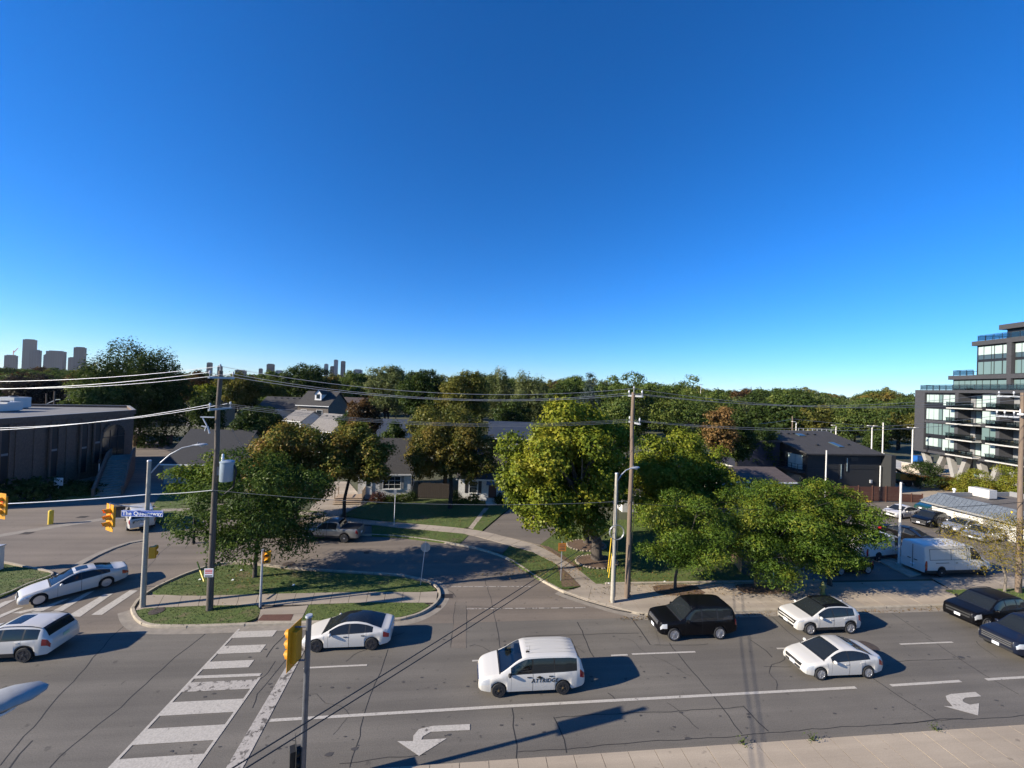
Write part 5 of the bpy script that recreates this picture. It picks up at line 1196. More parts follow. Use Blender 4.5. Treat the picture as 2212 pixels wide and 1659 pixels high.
MB().tube([(0, 0, 0), (0, 0, h_t)], .028, 'sign_white', 6).build('post', ns, 50)
MB().box((0, -.04, h_t-.25), (.3, .015, .45), 'sign_grey').build('panel', ns)
# posters, markers, bollard, hydrant, cabinet
po = empty('pole_notice', (PL[0]-.02, PL[1]-.20, Zof(PL, 1234)), 'red and white notice fixed to the transformer pole', 'notice')
MB().box((0, 0, 0), (.52, .02, .52), 'sign_white').build('sheet', po)
fb = MB()
for dz in (.17, .08, -.02): fb.box((0, -.013, dz), (.42, .006, .055), 'sign_red')
fb.box((0, -.013, -.19), (.42, .006, .07), 'text_black'); fb.build('lettering', po)
gm = empty('guy_marker', (PL[0]-.5, PL[1]+.6, .12), 'yellow guy wire guard slanting beside the transformer pole', 'guy guard')
a0 = Vector(rY(441, 1256, PL[1]+.4)); a1 = Vector(rY(426, 1214, PL[1]+1.6))
MB().tube([tuple(a0-gm.location), tuple(a1-gm.location)], .045, 'yellow', 6).build('guard', gm, 50)
B = g(109, 1132)
bo = empty('bollard', (B[0], B[1], 0.012), 'yellow steel bollard in the brick building lot', 'bollard')
hb = Zof(B, 1102)
MB().lathe([(.19, 0), (.19, hb-.12), (.16, hb-.04), (.08, hb), (.01, hb+.01)], 'yellow', 16).build('post', bo, 40)
Hd = g(1777, 1287); 
hy = empty('fire_hydrant', (Hd[0], Hd[1], .13), 'pale green fire hydrant on the boulevard behind the white SUV', 'fire hydrant')
mat('hydrant', (0.24, 0.23, 0.06), .5, var=.2, scale=8)
MB().lathe([(.19, 0), (.19, .06), (.13, .08), (.13, .62), (.17, .64), (.17, .70), (.14, .74), (.10, .86), (.04, .92), (.03, .98), (.001, .99)], 'hydrant', 14).build('barrel', hy, 40)
for sx in (-1, 1): MB().lathe([(.06, .1), (.06, .2), (.075, .21), (.075, .26), (.02, .27)] if sx > 0 else [(.02, -.27), (.075, -.26), (.075, -.21), (.06, -.2), (.06, -.1)], 'hydrant', 10, (0, 0, .48), 'X').build('nozzle', hy, 40)
CB = g(-6, 1234, .13)
cb = empty('signal_cabinet', (CB[0]-.55, CB[1]+.1, .12), 'pale grey signal control cabinet on the verge beside the white sedan', 'cabinet')
MB().box((0, 0, .85), (1.1, .6, 1.7), 'pearl_paint').build('housing', cb); MB().box((0, 0, 1.74), (1.2, .7, .08), 'galv').build('roof', cb); MB().box((.12, -.305, .85), (.8, .012, 1.5), 'galv').build('door', cb)
# near street lamp seen from above at the lower left
tipw = Vector((-6.35, 7.0, 9.62)); dd = Vector((.86, .5, 0)).normalized()
sl_ = empty('street_lamp', (tipw.x-dd.x*3.4, tipw.y-dd.y*3.4, 0.0), 'grey street lamp head seen from above over the avenue', 'lamp post')
MB().tube([(0, 0, 0), (0, 0, 5), (0, 0, 8.6)], [.16, .13, .11], 'concrete_pole', 12).build('shaft', sl_, 40)
MB().tube([(0, 0, 8.2), (dd.x*.8, dd.y*.8, 8.9), (dd.x*1.6, dd.y*1.6, 9.3), (dd.x*2.5, dd.y*2.5, 9.60)], .042, 'galv', 8).build('arm', sl_, 50)
lamp_head(sl_, (dd.x*2.35, dd.y*2.35, 9.62), dd, 1.45, 'lamp_grey')
# parking lot and yard light poles
def light_pole(label, base, toppy, heads=0, r=.08, m='pearl_paint', group=None, name='light_pole'):
    x, y = base; h = Zof(base, toppy)
    root = empty(name, (x, y, 0.012), label, 'light pole', group)
    MB().lathe([(.28, 0), (.28, .25), (.2, .3)], 'concrete_pole', 12).build('footing', root, 40)
    MB().tube([(0, 0, .2), (0, 0, h)], [r*1.25, r], m, 10).build('shaft', root, 40)
    if heads:
        for sx in (-1, 1)[:heads]:
            MB().tube([(0, 0, h-.05), (sx*.35, 0, h+.1)], .04, m, 6).build('arm', root, 50)
            MB().box((sx*.75, 0, h+.14), (.8, .4, .12), m).build('lamp_head', root)
    return root
light_pole('white light pole standing between the two cargo vans', g(1941.5, 1224), 1042)
light_pole('thin white pole rising before the brown fence', g(1782, 1094), 973)
Bk = 'white double-headed light pole in the far yard'
for (px_, tpy, Y, hd) in [(1806, 920, 84, 1), (1884, 921, 82, 2), (1908, 913, 80, 0), (1972, 925, 72, 2), (1720, 912, 92, 1)]:
    q = ray(px_, tpy, Y); light_pole(['slim white light pole in the far yard', 'white single-headed light pole in the far yard', Bk][hd], (q[0], q[1]), tpy, hd, .11, group=['plain poles in the far yard', 'single-headed far light poles', 'double-headed far light poles'][hd])
q = ray(1712, 900, 95); fp = wood_pole('utility_pole', 'light wooden pole behind the dark monopitch building', q[0], q[1], q[2], 'wood_pole', .16, .13)
for (px_, tpy, Y, lab) in [(737, 850, 120, 'slender wooden pole beside the far brown-roofed house'), (857, 853, 135, 'thin wooden pole among the trees behind the blue-roofed house'), (521, 910, 75, 'short wooden pole with cable beside the dark gabled house'), (1078, 790, 150, 'tall pale metal mast in the park beyond the houses'), (1514, 830, 160, 'thin pale metal mast with floodlights above the ash trees'), (118, 845, 78, 'wooden pole behind the flat brick roof'), (101, 850, 80, 'wooden pole with street light behind the flat brick roof')]:
    q = ray(px_, tpy, Y)
    rr = wood_pole('utility_pole', lab, q[0], q[1], q[2]-.12, 'pearl_paint' if 'metal' in lab else 'wood_pole', .13, .09)
    if 'floodlights' in lab: MB().box((0, 0, q[2]-.3), (2.0, .3, .2), 'galv').build('floodlight', rr)
    if 'street light' in lab: MB().tube([(0, 0, q[2]-2), (1.5, 0, q[2]-1.2), (2.2, 0, q[2]-1.1)], .06, 'galv', 6).build('arm', rr, 50)
# ================================================================== VEHICLES
def interp(tab, s):
    if s <= tab[0][0]: return tab[0][1]
    for (a, va), (b, vb) in zip(tab, tab[1:]):
        if s <= b:
            t = (s-a)/(b-a); return va+(vb-va)*t
    return tab[-1][1]
def sinterp(tab, s):
    """monotone smooth interpolation (cubic hermite with limited slopes)"""
    n = len(tab)
    if s <= tab[0][0]: return tab[0][1]
    if s >= tab[-1][0]: return tab[-1][1]
    d = [(tab[i+1][1]-tab[i][1])/(tab[i+1][0]-tab[i][0]) for i in range(n-1)]
    for i in range(n-1):
        if s <= tab[i+1][0]:
            def m(k):
                if k == 0: return d[0]
                if k == n-1: return d[-1]
                return 0 if d[k-1]*d[k] <= 0 else 2*d[k-1]*d[k]/(d[k-1]+d[k])
            h = tab[i+1][0]-tab[i][0]; t = (s-tab[i][0])/h
            return (2*t**3-3*t*t+1)*tab[i][1]+(t**3-2*t*t+t)*h*m(i)+(-2*t**3+3*t*t)*tab[i+1][1]+(t**3-t*t)*h*m(i+1)

def make_wheel(parent, x, y, r, wdt, rim, spokes, sgn, rimr=0.68, caps=None):
    t = MB()
    t.lathe([(r*rimr, -wdt/2), (r*.93, -wdt/2), (r, -wdt*.36), (r, wdt*.36), (r*.93, wdt/2), (r*rimr, wdt/2), (r*rimr*.97, wdt*.3), (0.01, wdt*.1)], 'tyre', 26, axis='Y')
    o = t.build('wheel', parent, 35); o.location = (x, y, r)
    k = MB(); yy = sgn*(wdt/2)
    k.lathe([(r*rimr, yy-sgn*.012), (r*rimr, yy+sgn*.004), (r*rimr*.9, yy+sgn*.004), (r*rimr*.88, yy-sgn*.03)], rim, 26, axis='Y')
    k.lathe([(r*.17, yy-sgn*.03), (r*.17, yy+sgn*.004), (r*.11, yy+sgn*.012), (.001, yy+sgn*.012)], caps or rim, 12, axis='Y')
    for i in range(spokes):
        a = 2*math.pi*i/spokes+.3; rr = (r*.14+r*rimr*.9)/2; L = r*rimr*.82
        k.box((math.cos(a)*rr, yy-sgn*.008, math.sin(a)*rr), (L, .02, r*(.85/spokes if spokes > 6 else .95/spokes)), rim, rot=Matrix.Rotation(-a, 3, 'Y'))
    k.build('rim', o, 35)
    return o

def make_car(name, label, loc, heading, sp, cat='car', group=None):
    """shell lofted through cross sections from nose (s=0) to tail (s=L); every face is given to a named part"""
    root = empty(name, (loc[0], loc[1], sp.get('z', 0.02)), label, cat, group, rz=heading)
    L, W, r = sp['L'], sp['W'], sp['r']; sf, sr = sp['axles']; mid = (sf+sr)/2
    sill = sp.get('sill', 0.24); top = sp['top']; belt = sp['belt']; rwid = sp.get('rw', .72)
    hwt = sp.get('plan', [(0, .74), (.04, .80), (.12, .86), (.3, .92), (.7, .975), (1.1, 1), (L-1.0, 1), (L-.45, .965), (L-.15, .91), (L-.04, .86), (L, .8)])
    botp = sp.get('bot', [(0, .34), (.12, .27), (.5, sill), (L-.7, sill), (L-.15, .32), (L, .42)])
    H = max(z for _, z in top); ghmax = H-interp(belt, L/2)
    Ra = sp.get('arch', r*1.14)
    ws, bw = sp['ws'], sp.get('bw'); sideA, sideC = sp['side']; pil = sp.get('pillars', [])
    doors = sp.get('doors', []); paint = sp['paint']; seam = sp.get('seam', 'seam')
    st = set(np.round(np.linspace(0, L, 62), 4).tolist())
    for q in (0.03, .07, .12, .2, L-.03, L-.07, L-.12, L-.2, ws[0], ws[0]-.07, ws[1], sideA, sideC): st.add(round(q, 4))
    if bw: st |= {round(bw[0], 4), round(bw[1], 4)}
    for c_, wd in pil: st |= {round(c_-wd/2, 4), round(c_+wd/2, 4)}
    for a, b in doors: st |= {round(a, 4), round(a+.012, 4), round(b, 4), round(b+.012, 4)}
    for ax in (sf, sr):
        for q in np.linspace(-1, 1, 15): st.add(round(ax+Ra*math.sin(q*math.pi/2), 4))
    for k in ('head', 'tail'):
        if k in sp: st |= {round(sp[k][0], 4), round(sp[k][1], 4)}
    if 'sunroof' in sp: st |= {round(x, 4) for x in sp['sunroof'][:2]}
    st = sorted(x for x in st if 0 <= x <= L)
    ss = [st[0]]
    for x in st[1:]:
        if x-ss[-1] > 0.006: ss.append(x)
    box = sp.get('boxy', .0)
    def section(s):
        zt = sinterp(top, s); zb = min(interp(belt, s), zt-.015); hb = W/2*interp(hwt, s)
        zbot = interp(botp, s); cover = 0
        for ax in (sf, sr):
            d = abs(s-ax)
            if d < Ra: zbot = max(zbot, r+math.sqrt(max(0, Ra*Ra-d*d))); cover = 1
        zbot = min(zbot, zb-.06)
        gh = zt-zb; k = min(1, max(0, gh/ghmax))
        k2 = k**.7
        re = hb*((.93 if not sp.get('flatbed') else .95)*(1-k2)+rwid*k2)
        ze = zb+gh*(.80*(1-k2)+(.90+.06*box)*k2)
        P = [(hb*.80, zbot+.02), (hb*.955, zbot), (hb*.985, zbot+(zb-zbot)*.25), (hb*1.0, zbot+(zb-zbot)*.6), (hb*.99, zb-(zb-zbot)*.13), (hb*.965, zb)]
        b5 = P[-1]
        for t in (.07, .5, .9, 1.0):
            bul = math.sin(t*math.pi)*.018*k
            P.append((b5[0]+(re-b5[0])*t+bul, b5[1]+(ze-b5[1])*t))
        P += [(re*.93, ze+(zt-ze)*.45), (re*.6, ze+(zt-ze)*.88), (0, zt)]
        return P
    secs = [section(s) for s in ss]; NP = len(secs[0])
    parts = {}
    def put(part, m, quad):
        mb = parts.setdefault(part, MB()); mb.add(quad, [tuple(range(len(quad)))], m)
    seamw = [x for a, b in doors for x in (a, b)]
    hd = sp.get('head', (0, 0, 3, 5)); tl = sp.get('tail', (0, 0, 3, 5))
    clad = sp.get('clad'); 
    for i in range(len(ss)-1):
        s0, s1 = ss[i], ss[i+1]; sm = (s0+s1)/2
        for j in range(NP-1):
            for sg in (1, -1):
                def v(i_, j_): return (mid-ss[i_], sg*secs[i_][j_][0], secs[i_][j_][1])
                q = [v(i, j), v(i+1, j), v(i+1, j+1), v(i, j+1)]
                if sg > 0: q = q[::-1]
                side = 'l' if sg > 0 else 'r'
                part, mm = 'body', paint
                isarch = any(abs(sm-ax) < Ra+.05 for ax in (sf, sr))
                if j == 0: mm = 'black_plastic'
                elif j == 1 and clad and (isarch or clad == 2 or sf < sm < sr): mm = 'black_plastic'
                if 1 <= j <= 5:
                    if any(x <= sm <= x+.0125 for x in seamw): mm = seam
                    else:
                        for n_, (a, b) in enumerate(doors):
                            if a+.012 < sm < b and mm == paint and not isarch: part = 'door%d%s' % (n_, side)
                if j in (5,) and sideA < sm < sideC: part, mm = 'body', 'black_plastic' if sp.get('trim', 1) else paint
                if hd[0] < sm < hd[1] and hd[2] <= j < hd[3]: part, mm = 'headlight'+side, sp.get('hmat', 'lamp_clear')
                if tl[0] < sm < tl[1] and tl[2] <= j < tl[3]: part, mm = 'taillight'+side, 'tail_red'
                if j in (6, 7) and sideA < sm < sideC:
                    k = None; kk = 0
                    for c_, wd in pil:
                        if abs(sm-c_) < wd/2: k = 'p'
                        if sm > c_: kk += 1
                    if k is None and kk not in sp.get('blank', ()): part, mm = 'window%d%s' % (kk, side), 'car_glass'
                    else: mm = sp.get('pilmat', 'black_plastic' if kk not in sp.get('blank', ()) else paint)
                if j >= 9:
                    if ws[0] < sm < ws[1] and j >= 10: part, mm = 'windshield', 'car_glass'
                    elif bw and bw[0] < sm < bw[1] and j >= 10: part, mm = 'rear_window', 'car_glass'
                    elif sp.get('glassroof') and ws[1] <= sm <= (bw[0] if bw else L) and j >= 10: part, mm = 'glass_roof', 'car_glass'
                    elif 'sunroof' in sp and sp['sunroof'][0] < sm < sp['sunroof'][1] and j >= 11: part, mm = 'sunroof', 'car_glass'
                    elif 'bedcover' in sp and sp['bedcover'][0] < sm < sp['bedcover'][1] and j >= 10: part, mm = 'bed_cover', 'black_plastic'
                    elif 'roofmat' in sp and ws[1] <= sm <= sp.get('roofend', L): mm = sp['roofmat']
                if j >= 9 and ws[0]-.075 < sm < ws[0]: part, mm = 'body', 'black_plastic'
                put(part, mm, q)
    for i, sgn in ((0, 1), (len(ss)-1, -1)):
        P = secs[i]
        for j in range(NP-1):
            q = [(mid-ss[i], P[j][0], P[j][1]), (mid-ss[i], P[j+1][0], P[j+1][1]), (mid-ss[i], -P[j+1][0], P[j+1][1]), (mid-ss[i], -P[j][0], P[j][1])]
            if sgn < 0: q = q[::-1]
            put('body', paint, q)
    nmap = {'door': 'door', 'window': 'side_window', 'headlight': 'headlight', 'taillight': 'taillight'}
    objs = {}
    for pn, mb in parts.items():
        nm = pn
        for k, v_ in nmap.items():
            if pn.startswith(k): nm = v_
        # weld
        o = mb.build(nm, root); me = o.data
        bm = bmesh.new(); bm.from_mesh(me); bmesh.ops.remove_doubles(bm, verts=bm.verts, dist=.0008); bmesh.ops.recalc_face_normals(bm, faces=bm.faces)
        if pn == 'body' or True:
            pass
        bm.to_mesh(me); bm.free()
        me.polygons.foreach_set('use_smooth', [True]*len(me.polygons)); me.set_sharp_from_angle(angle=R(38))
        objs[pn] = o
    # floor, wheel wells
    f = MB(); f.box((mid-L/2, 0, sill+.10), (L*.92, W*.76, .05), 'black_plastic')
    for ax in (sf, sr): f.box((mid-ax, 0, r+.12), (Ra*1.9, W*.62, r*1.3), 'black_plastic')
    f.build('underbody', root)
    ins = sp.get('wheel_in', .045)
    for ax in (sf, sr):
        for sg in (1, -1):
            hb = W/2*interp(hwt, ax)
            make_wheel(root, mid-ax, sg*(hb-.11-ins+.045), r, sp.get('tw', .215), sp.get('rim', 'alloy'), sp.get('spokes', 5), sg, sp.get('rimr', .68), sp.get('cap'))
    # handles
    for n_, (a, b) in enumerate(doors):
        for side, sg in (('l', 1), ('r', -1)):
            o = objs.get('door%d%s' % (n_, side))
            if not o: continue
            s_ = b-.17; P = section(s_)
            hm = MB(); hm.box((mid-s_, sg*(P[4][0]+.012), P[4][1]-.03), (.2, .03, .035), sp.get('handle', paint)); hm.build('handle', o)
    # mirrors
    for sg in (1, -1):
        s_ = ws[0]+.42 if not sp.get('ms') else sp['ms']; P = section(s_); zb = P[5][1]
        mm = MB(); yb = sg*(P[5][0]+.10)
        mm.lathe([(.02, -.09), (.075, -.06), (.085, .02), (.06, .085), (.01, .1)], sp.get('mirror', paint), 10, axis='Y', c=(mid-s_, yb, zb+.07))
        mm.box((mid-s_, sg*(P[5][0]+.02), zb+.03), (.06, .1, .03), 'black_plastic')
        mm.build('mirror', root, 40)
    # nose details
    zf = lambda s: sinterp(top, s)
    if 'grille' in sp:
        z0, z1, w0, w1, m_ = sp['grille']
        gx = mid+.012
        gr = MB(); gr.add([(gx, -w0/2, z0), (gx, w0/2, z0), (gx-.03, w1/2, z1), (gx-.03, -w1/2, z1), (gx-.1, -w0/2, z0), (gx-.1, w0/2, z0), (gx-.12, w1/2, z1), (gx-.12, -w1/2, z1)], [(0, 1, 2, 3), (4, 7, 6, 5), (0, 4, 5, 1), (3, 2, 6, 7), (0, 3, 7, 4), (1, 5, 6, 2)], m_)
        go = gr.build('grille', root)
        if sp.get('bars'):
            for k in range(sp['bars']):
                t = (k+.5)/sp['bars']; b_ = MB(); b_.box((gx-.03*t+.006, 0, z0+(z1-z0)*t), (.02, (w0+(w1-w0)*t)*.94, (z1-z0)/sp['bars']*.35), sp.get('barmat', 'chrome')); b_.build('grille_bar', go)
    if 'lower' in sp:
        z0, z1, wd, m_ = sp['lower']
        MB().box((mid-.0+.004, 0, (z0+z1)/2), (.05, wd, z1-z0), m_).build('lower_grille', root)
    if sp.get('fplate', True) and 'plate_z' in sp:
        MB().box((mid+.035, sp.get('plate_y', 0), sp['plate_z']), (.02, .31, .155), 'plate').build('licence_plate', root)
    zr = sp.get('rplate', .75)
    MB().box((mid-L-.012, 0, zr), (.02, .31, .155), sp.get('rpm', 'plate')).build('licence_plate', root)
    for pl in sp.get('rails', []):
        for sg in (1, -1):
            pts = [(mid-s, sg*(section(s)[9][0]*.97), section(s)[10][1]+(.045 if 0 < k < 5 else .0)) for k, s in enumerate(np.linspace(pl[0], pl[1], 6))]
            MB().tube(pts, .018, 'black_plastic', 6).build('roof_rail', root, 40)
    if sp.get('fin'):
        s_ = sp['fin']; MB().add([(mid-s_, -.03, zf(s_)-.01), (mid-s_, .03, zf(s_)-.01), (mid-s_-.2, .03, zf(s_+.2)-.01), (mid-s_-.2, -.03, zf(s_+.2)-.01), (mid-s_-.17, 0, zf(s_+.17)+.07)], [(0, 1, 4), (1, 2, 4), (2, 3, 4), (3, 0, 4)], paint).build('antenna', root)
    root['_mid'] = mid
    return root, section, objs

sedan_plan = None
SP = {}
SP['fastback'] = dict(L=4.69, W=1.85, r=.335, axles=(.84, 3.72), sill=.22, paint='white_paint', rw=.66, trim=1,
    top=[(0, .50), (.06, .60), (.2, .68), (.6, .80), (1.15, .93), (1.35, 1.03), (2.0, 1.36), (2.35, 1.43), (2.75, 1.44), (3.3, 1.37), (3.9, 1.18), (4.3, 1.06), (4.55, 1.04), (4.66, .98), (4.69, .86)],
    belt=[(0, .46), (.2, .60), (.6, .72), (1.15, .85), (2.5, .91), (3.6, .96), (4.3, .98), (4.69, .80)],
    ws=(1.12, 2.1), bw=(3.1, 4.18), side=(1.45, 3.75), pillars=[(2.5, .07), (3.35, .03)], doors=[(1.42, 2.5), (2.512, 3.42)], glassroof=True,
    head=(.1, .42, 3, 5), tail=(4.3, 4.62, 3, 5), rim='dark_alloy', spokes=5, rimr=.74, handle='black_plastic')
SP['minivan'] = dict(L=5.15, W=2.0, r=.33, axles=(.95, 4.03), sill=.24, paint='white_paint', rw=.76, boxy=.6, clad=0,
    top=[(0, .60), (.05, .74), (.2, .86), (.6, .97), (1.05, 1.07), (1.25, 1.18), (1.95, 1.62), (2.3, 1.73), (3.0, 1.755), (4.2, 1.74), (4.75, 1.66), (4.92, 1.50), (5.06, 1.10), (5.13, .92), (5.15, .7)],
    belt=[(0, .55), (.2, .75), (.6, .88), (1.05, .98), (2.0, 1.03), (4.9, 1.08), (5.1, .9), (5.15, .66)],
    ws=(1.02, 2.05), bw=(4.78, 5.04), side=(1.5, 4.72), pillars=[(2.55, .06), (3.6, .06)], doors=[(1.52, 2.55), (2.562, 3.6)], 
    head=(.08, .5, 3, 5), tail=(4.86, 5.1, 3, 6), rim='steel_wheel', spokes=5, rimr=.62, cap='rust_hub', grille=(.5, .66, 1.1, 1.2, 'black_plastic'), bars=2, lower=(.3, .42, .9, 'black_plastic'), handle='black_plastic', mirror='black_plastic', pilmat='dark_seam')
SP['rangerover'] = dict(L=4.97, W=1.96, r=.375, axles=(.86, 3.74), sill=.32, paint='black_paint', rw=.79, boxy=.9, seam='dark_seam',
    top=[(0, .72), (.04, .92), (.15, 1.04), (.5, 1.09), (1.2, 1.14), (1.4, 1.2), (2.0, 1.72), (2.25, 1.83), (3.0, 1.865), (4.3, 1.83), (4.62, 1.76), (4.78, 1.5), (4.9, 1.15), (4.95, 1.05), (4.97, .8)],
    belt=[(0, .66), (.15, .94), (.5, 1.0), (1.2, 1.08), (4.8, 1.14), (4.97, .75)],
    ws=(1.3, 2.1), bw=(4.66, 4.88), side=(1.6, 4.62), pillars=[(2.6, .1), (3.6, .1)], doors=[(1.55, 2.6), (2.612, 3.6)],
    head=(.05, .42, 3, 5), tail=(4.75, 4.95, 3, 5), rim='alloy', spokes=10, rimr=.72, grille=(.78, .98, 1.05, 1.05, 'steel_grey'), bars=3, lower=(.4, .52, 1.2, 'chrome'), plate_z=.55, bot=[(0, .42), (.12, .36), (.5, .32), (4.3, .32), (4.85, .4), (4.97, .5)])
SP['suv_white'] = dict(L=4.50, W=1.86, r=.36, axles=(.88, 3.63), sill=.28, paint='white_paint', rw=.74, boxy=.4, clad=1,
    top=[(0, .70), (.05, .86), (.2, .95), (.6, 1.02), (1.15, 1.1), (1.35, 1.2), (2.0, 1.55), (2.3, 1.64), (2.9, 1.66), (3.7, 1.60), (4.1, 1.5), (4.2, 1.38), (4.38, 1.12), (4.46, 1.05), (4.5, .78)],
    belt=[(0, .62), (.2, .85), (.6, .93), (1.15, 1.0), (2.6, 1.04), (3.6, 1.1), (4.3, 1.12), (4.5, .72)],
    ws=(1.1, 2.05), bw=(4.08, 4.36), side=(1.5, 3.92), pillars=[(2.45, .07), (3.45, .05)], doors=[(1.48, 2.45), (2.462, 3.42)], sunroof=(2.1, 3.6), roofmat='black_paint', roofend=3.7,
    head=(.12, .5, 4, 5), tail=(4.2, 4.46, 3, 5), rim='alloy', spokes=5, rimr=.7, grille=(.56, .82, 1.25, 1.45, 'black_plastic'), lower=(.34, .46, 1.2, 'black_plastic'), plate_z=.52, fin=3.72)
SP['sedan_white'] = dict(L=4.57, W=1.80, r=.32, axles=(.86, 3.56), sill=.22, paint='white_paint', rw=.70, trim=1,
    top=[(0, .52), (.05, .64), (.2, .75), (.6, .85), (1.15, .95), (1.4, 1.08), (2.05, 1.38), (2.4, 1.44), (2.8, 1.435), (3.3, 1.35), (3.95, 1.11), (4.15, 1.06), (4.45, 1.04), (4.54, .98), (4.57, .78)],
    belt=[(0, .48), (.2, .66), (.6, .77), (1.15, .87), (2.5, .93), (3.6, .99), (4.2, .99), (4.57, .74)],
    ws=(1.15, 2.12), bw=(3.12, 3.98), side=(1.5, 3.68), pillars=[(2.45, .07), (3.4, .04)], doors=[(1.45, 2.45), (2.462, 3.35)],
    head=(.1, .5, 3, 5), tail=(4.2, 4.54, 3, 5), rim='alloy', spokes=8, rimr=.68, grille=(.36, .66, .95, 1.05, 'black_plastic'), bars=4, plate_z=.5, pilmat='black_plastic')
SP['sedan_bmw'] = dict(SP['sedan_white'], L=4.95, W=1.87, r=.345, axles=(.86, 3.84), paint='white_paint',
    top=[(0, .56), (.05, .66), (.2, .76), (.6, .86), (1.35, .97), (1.6, 1.08), (2.25, 1.38), (2.6, 1.455), (3.0, 1.45), (3.5, 1.37), (4.15, 1.15), (4.4, 1.09), (4.8, 1.06), (4.92, 1.0), (4.95, .8)],
    belt=[(0, .5), (.2, .67), (.6, .78), (1.35, .88), (2.7, .94), (3.9, .99), (4.5, 1.0), (4.95, .74)],
    ws=(1.35, 2.32), bw=(3.35, 4.2), side=(1.7, 4.0), pillars=[(2.65, .07), (3.6, .04)], doors=[(1.62, 2.65), (2.662, 3.55)], head=(.1, .5, 3, 5), tail=(4.6, 4.92, 3, 5), spokes=14, rimr=.72, grille=(.42, .68, .8, .9, 'black_plastic'), bars=0, sunroof=(2.45, 3.0), plan=None)
SP['sedan_bmw'].pop('plan')
SP['crv'] = dict(L=4.69, W=1.87, r=.365, axles=(.9, 3.6), sill=.28, paint='white_paint', rw=.76, boxy=.5, clad=1,
    top=[(0, .72), (.05, .9), (.2, 1.0), (.6, 1.06), (1.2, 1.12), (1.4, 1.22), (2.05, 1.57), (2.35, 1.66), (3.0, 1.68), (3.8, 1.64), (4.2, 1.57), (4.35, 1.42), (4.55, 1.1), (4.64, 1.02), (4.69, .8)],
    belt=[(0, .64), (.2, .88), (.6, .96), (1.2, 1.03), (2.6, 1.07), (4.3, 1.1), (4.55, 1.04), (4.69, .74)],
    ws=(1.2, 2.1), bw=(4.18, 4.5), side=(1.6, 4.15), pillars=[(2.55, .07), (3.5, .07)], doors=[(1.55, 2.55), (2.562, 3.45)], sunroof=(2.3, 3.0),
    head=(.1, .45, 4, 5), tail=(4.32, 4.66, 3, 5), rim='dark_alloy', spokes=5, rimr=.72, grille=(.6, .85, 1.2, 1.3, 'black_plastic'), rails=[(2.1, 4.15)], fin=4.0, rplate=.92, rpm='plate_green')
SP['explorer'] = dict(L=5.04, W=2.0, r=.38, axles=(.95, 3.82), sill=.3, paint='black_paint', rw=.77, boxy=.5, seam='dark_seam',
    top=[(0, .76), (.05, .95), (.2, 1.05), (.6, 1.1), (1.3, 1.16), (1.5, 1.25), (2.15, 1.64), (2.5, 1.74), (3.2, 1.77), (4.2, 1.72), (4.55, 1.64), (4.72, 1.45), (4.9, 1.15), (5.0, 1.08), (5.04, .8)],
    belt=[(0, .7), (.2, .94), (.6, 1.0), (1.3, 1.08), (4.7, 1.15), (5.04, .75)],
    ws=(1.3, 2.25), bw=(4.55, 4.85), side=(1.7, 4.5), pillars=[(2.7, .1), (3.7, .1)], doors=[(1.65, 2.7), (2.712, 3.65)],
    head=(.08, .5, 3, 5), tail=(4.7, 5.0, 3, 5), rim='alloy', spokes=5, rimr=.7, grille=(.62, .88, 1.2, 1.3, 'black_plastic'), bars=0, plate_z=.6, plate_y=0, rails=[(2.3, 4.4)])
SP['pickup_ram'] = dict(L=5.82, W=2.05, r=.40, axles=(.98, 4.55), sill=.42, paint='navy_paint', rw=.74, boxy=.5, seam='dark_seam',
    top=[(0, .9), (.05, 1.08), (.2, 1.17), (.7, 1.22), (1.35, 1.26), (1.55, 1.35), (2.2, 1.82), (2.5, 1.92), (3.2, 1.95), (3.75, 1.9), (3.92, 1.75), (4.02, 1.36), (4.2, 1.33), (5.75, 1.34), (5.82, .9)],
    belt=[(0, .84), (.2, 1.05), (.7, 1.1), (1.35, 1.16), (3.9, 1.24), (5.7, 1.26), (5.82, .85)],
    ws=(1.4, 2.28), bw=(3.78, 3.99), side=(1.75, 3.72), pillars=[(2.75, .09)], doors=[(1.65, 2.75), (2.762, 3.72)], bedcover=(4.06, 5.72), flatbed=1,
    head=(.06, .45, 3, 5), tail=(5.6, 5.8, 3, 5), rim='alloy', spokes=6, rimr=.66, grille=(.72, 1.05, 1.35, 1.4, 'black_plastic'), bars=3, barmat='steel_grey', lower=(.5, .62, 1.5, 'black_plastic'), plate_z=.62, bot=[(0, .5), (.3, .42), (5.4, .42), (5.82, .5)])
SP['pickup_grey'] = dict(SP['pickup_ram'], L=5.40, W=1.92, r=.39, axles=(.95, 4.2), paint='grey_paint', seam='dark_seam', clad=1,
    top=[(0, .85), (.05, 1.02), (.2, 1.1), (.7, 1.15), (1.3, 1.19), (1.5, 1.28), (2.1, 1.7), (2.4, 1.78), (3.0, 1.8), (3.45, 1.76), (3.6, 1.62), (3.72, 1.25), (3.9, 1.22), (5.33, 1.22), (5.40, .85)],
    belt=[(0, .8), (.2, 1.0), (.7, 1.05), (1.3, 1.1), (3.6, 1.15), (5.3, 1.14), (5.40, .8)], ws=(1.35, 2.2), bw=(3.48, 3.7), side=(1.65, 3.42), pillars=[(2.55, .08)], doors=[(1.6, 2.55), (2.562, 3.42)], bedcover=(3.76, 5.3), tail=(5.18, 5.38, 3, 5), spokes=6, rim='dark_alloy', cap='alloy')
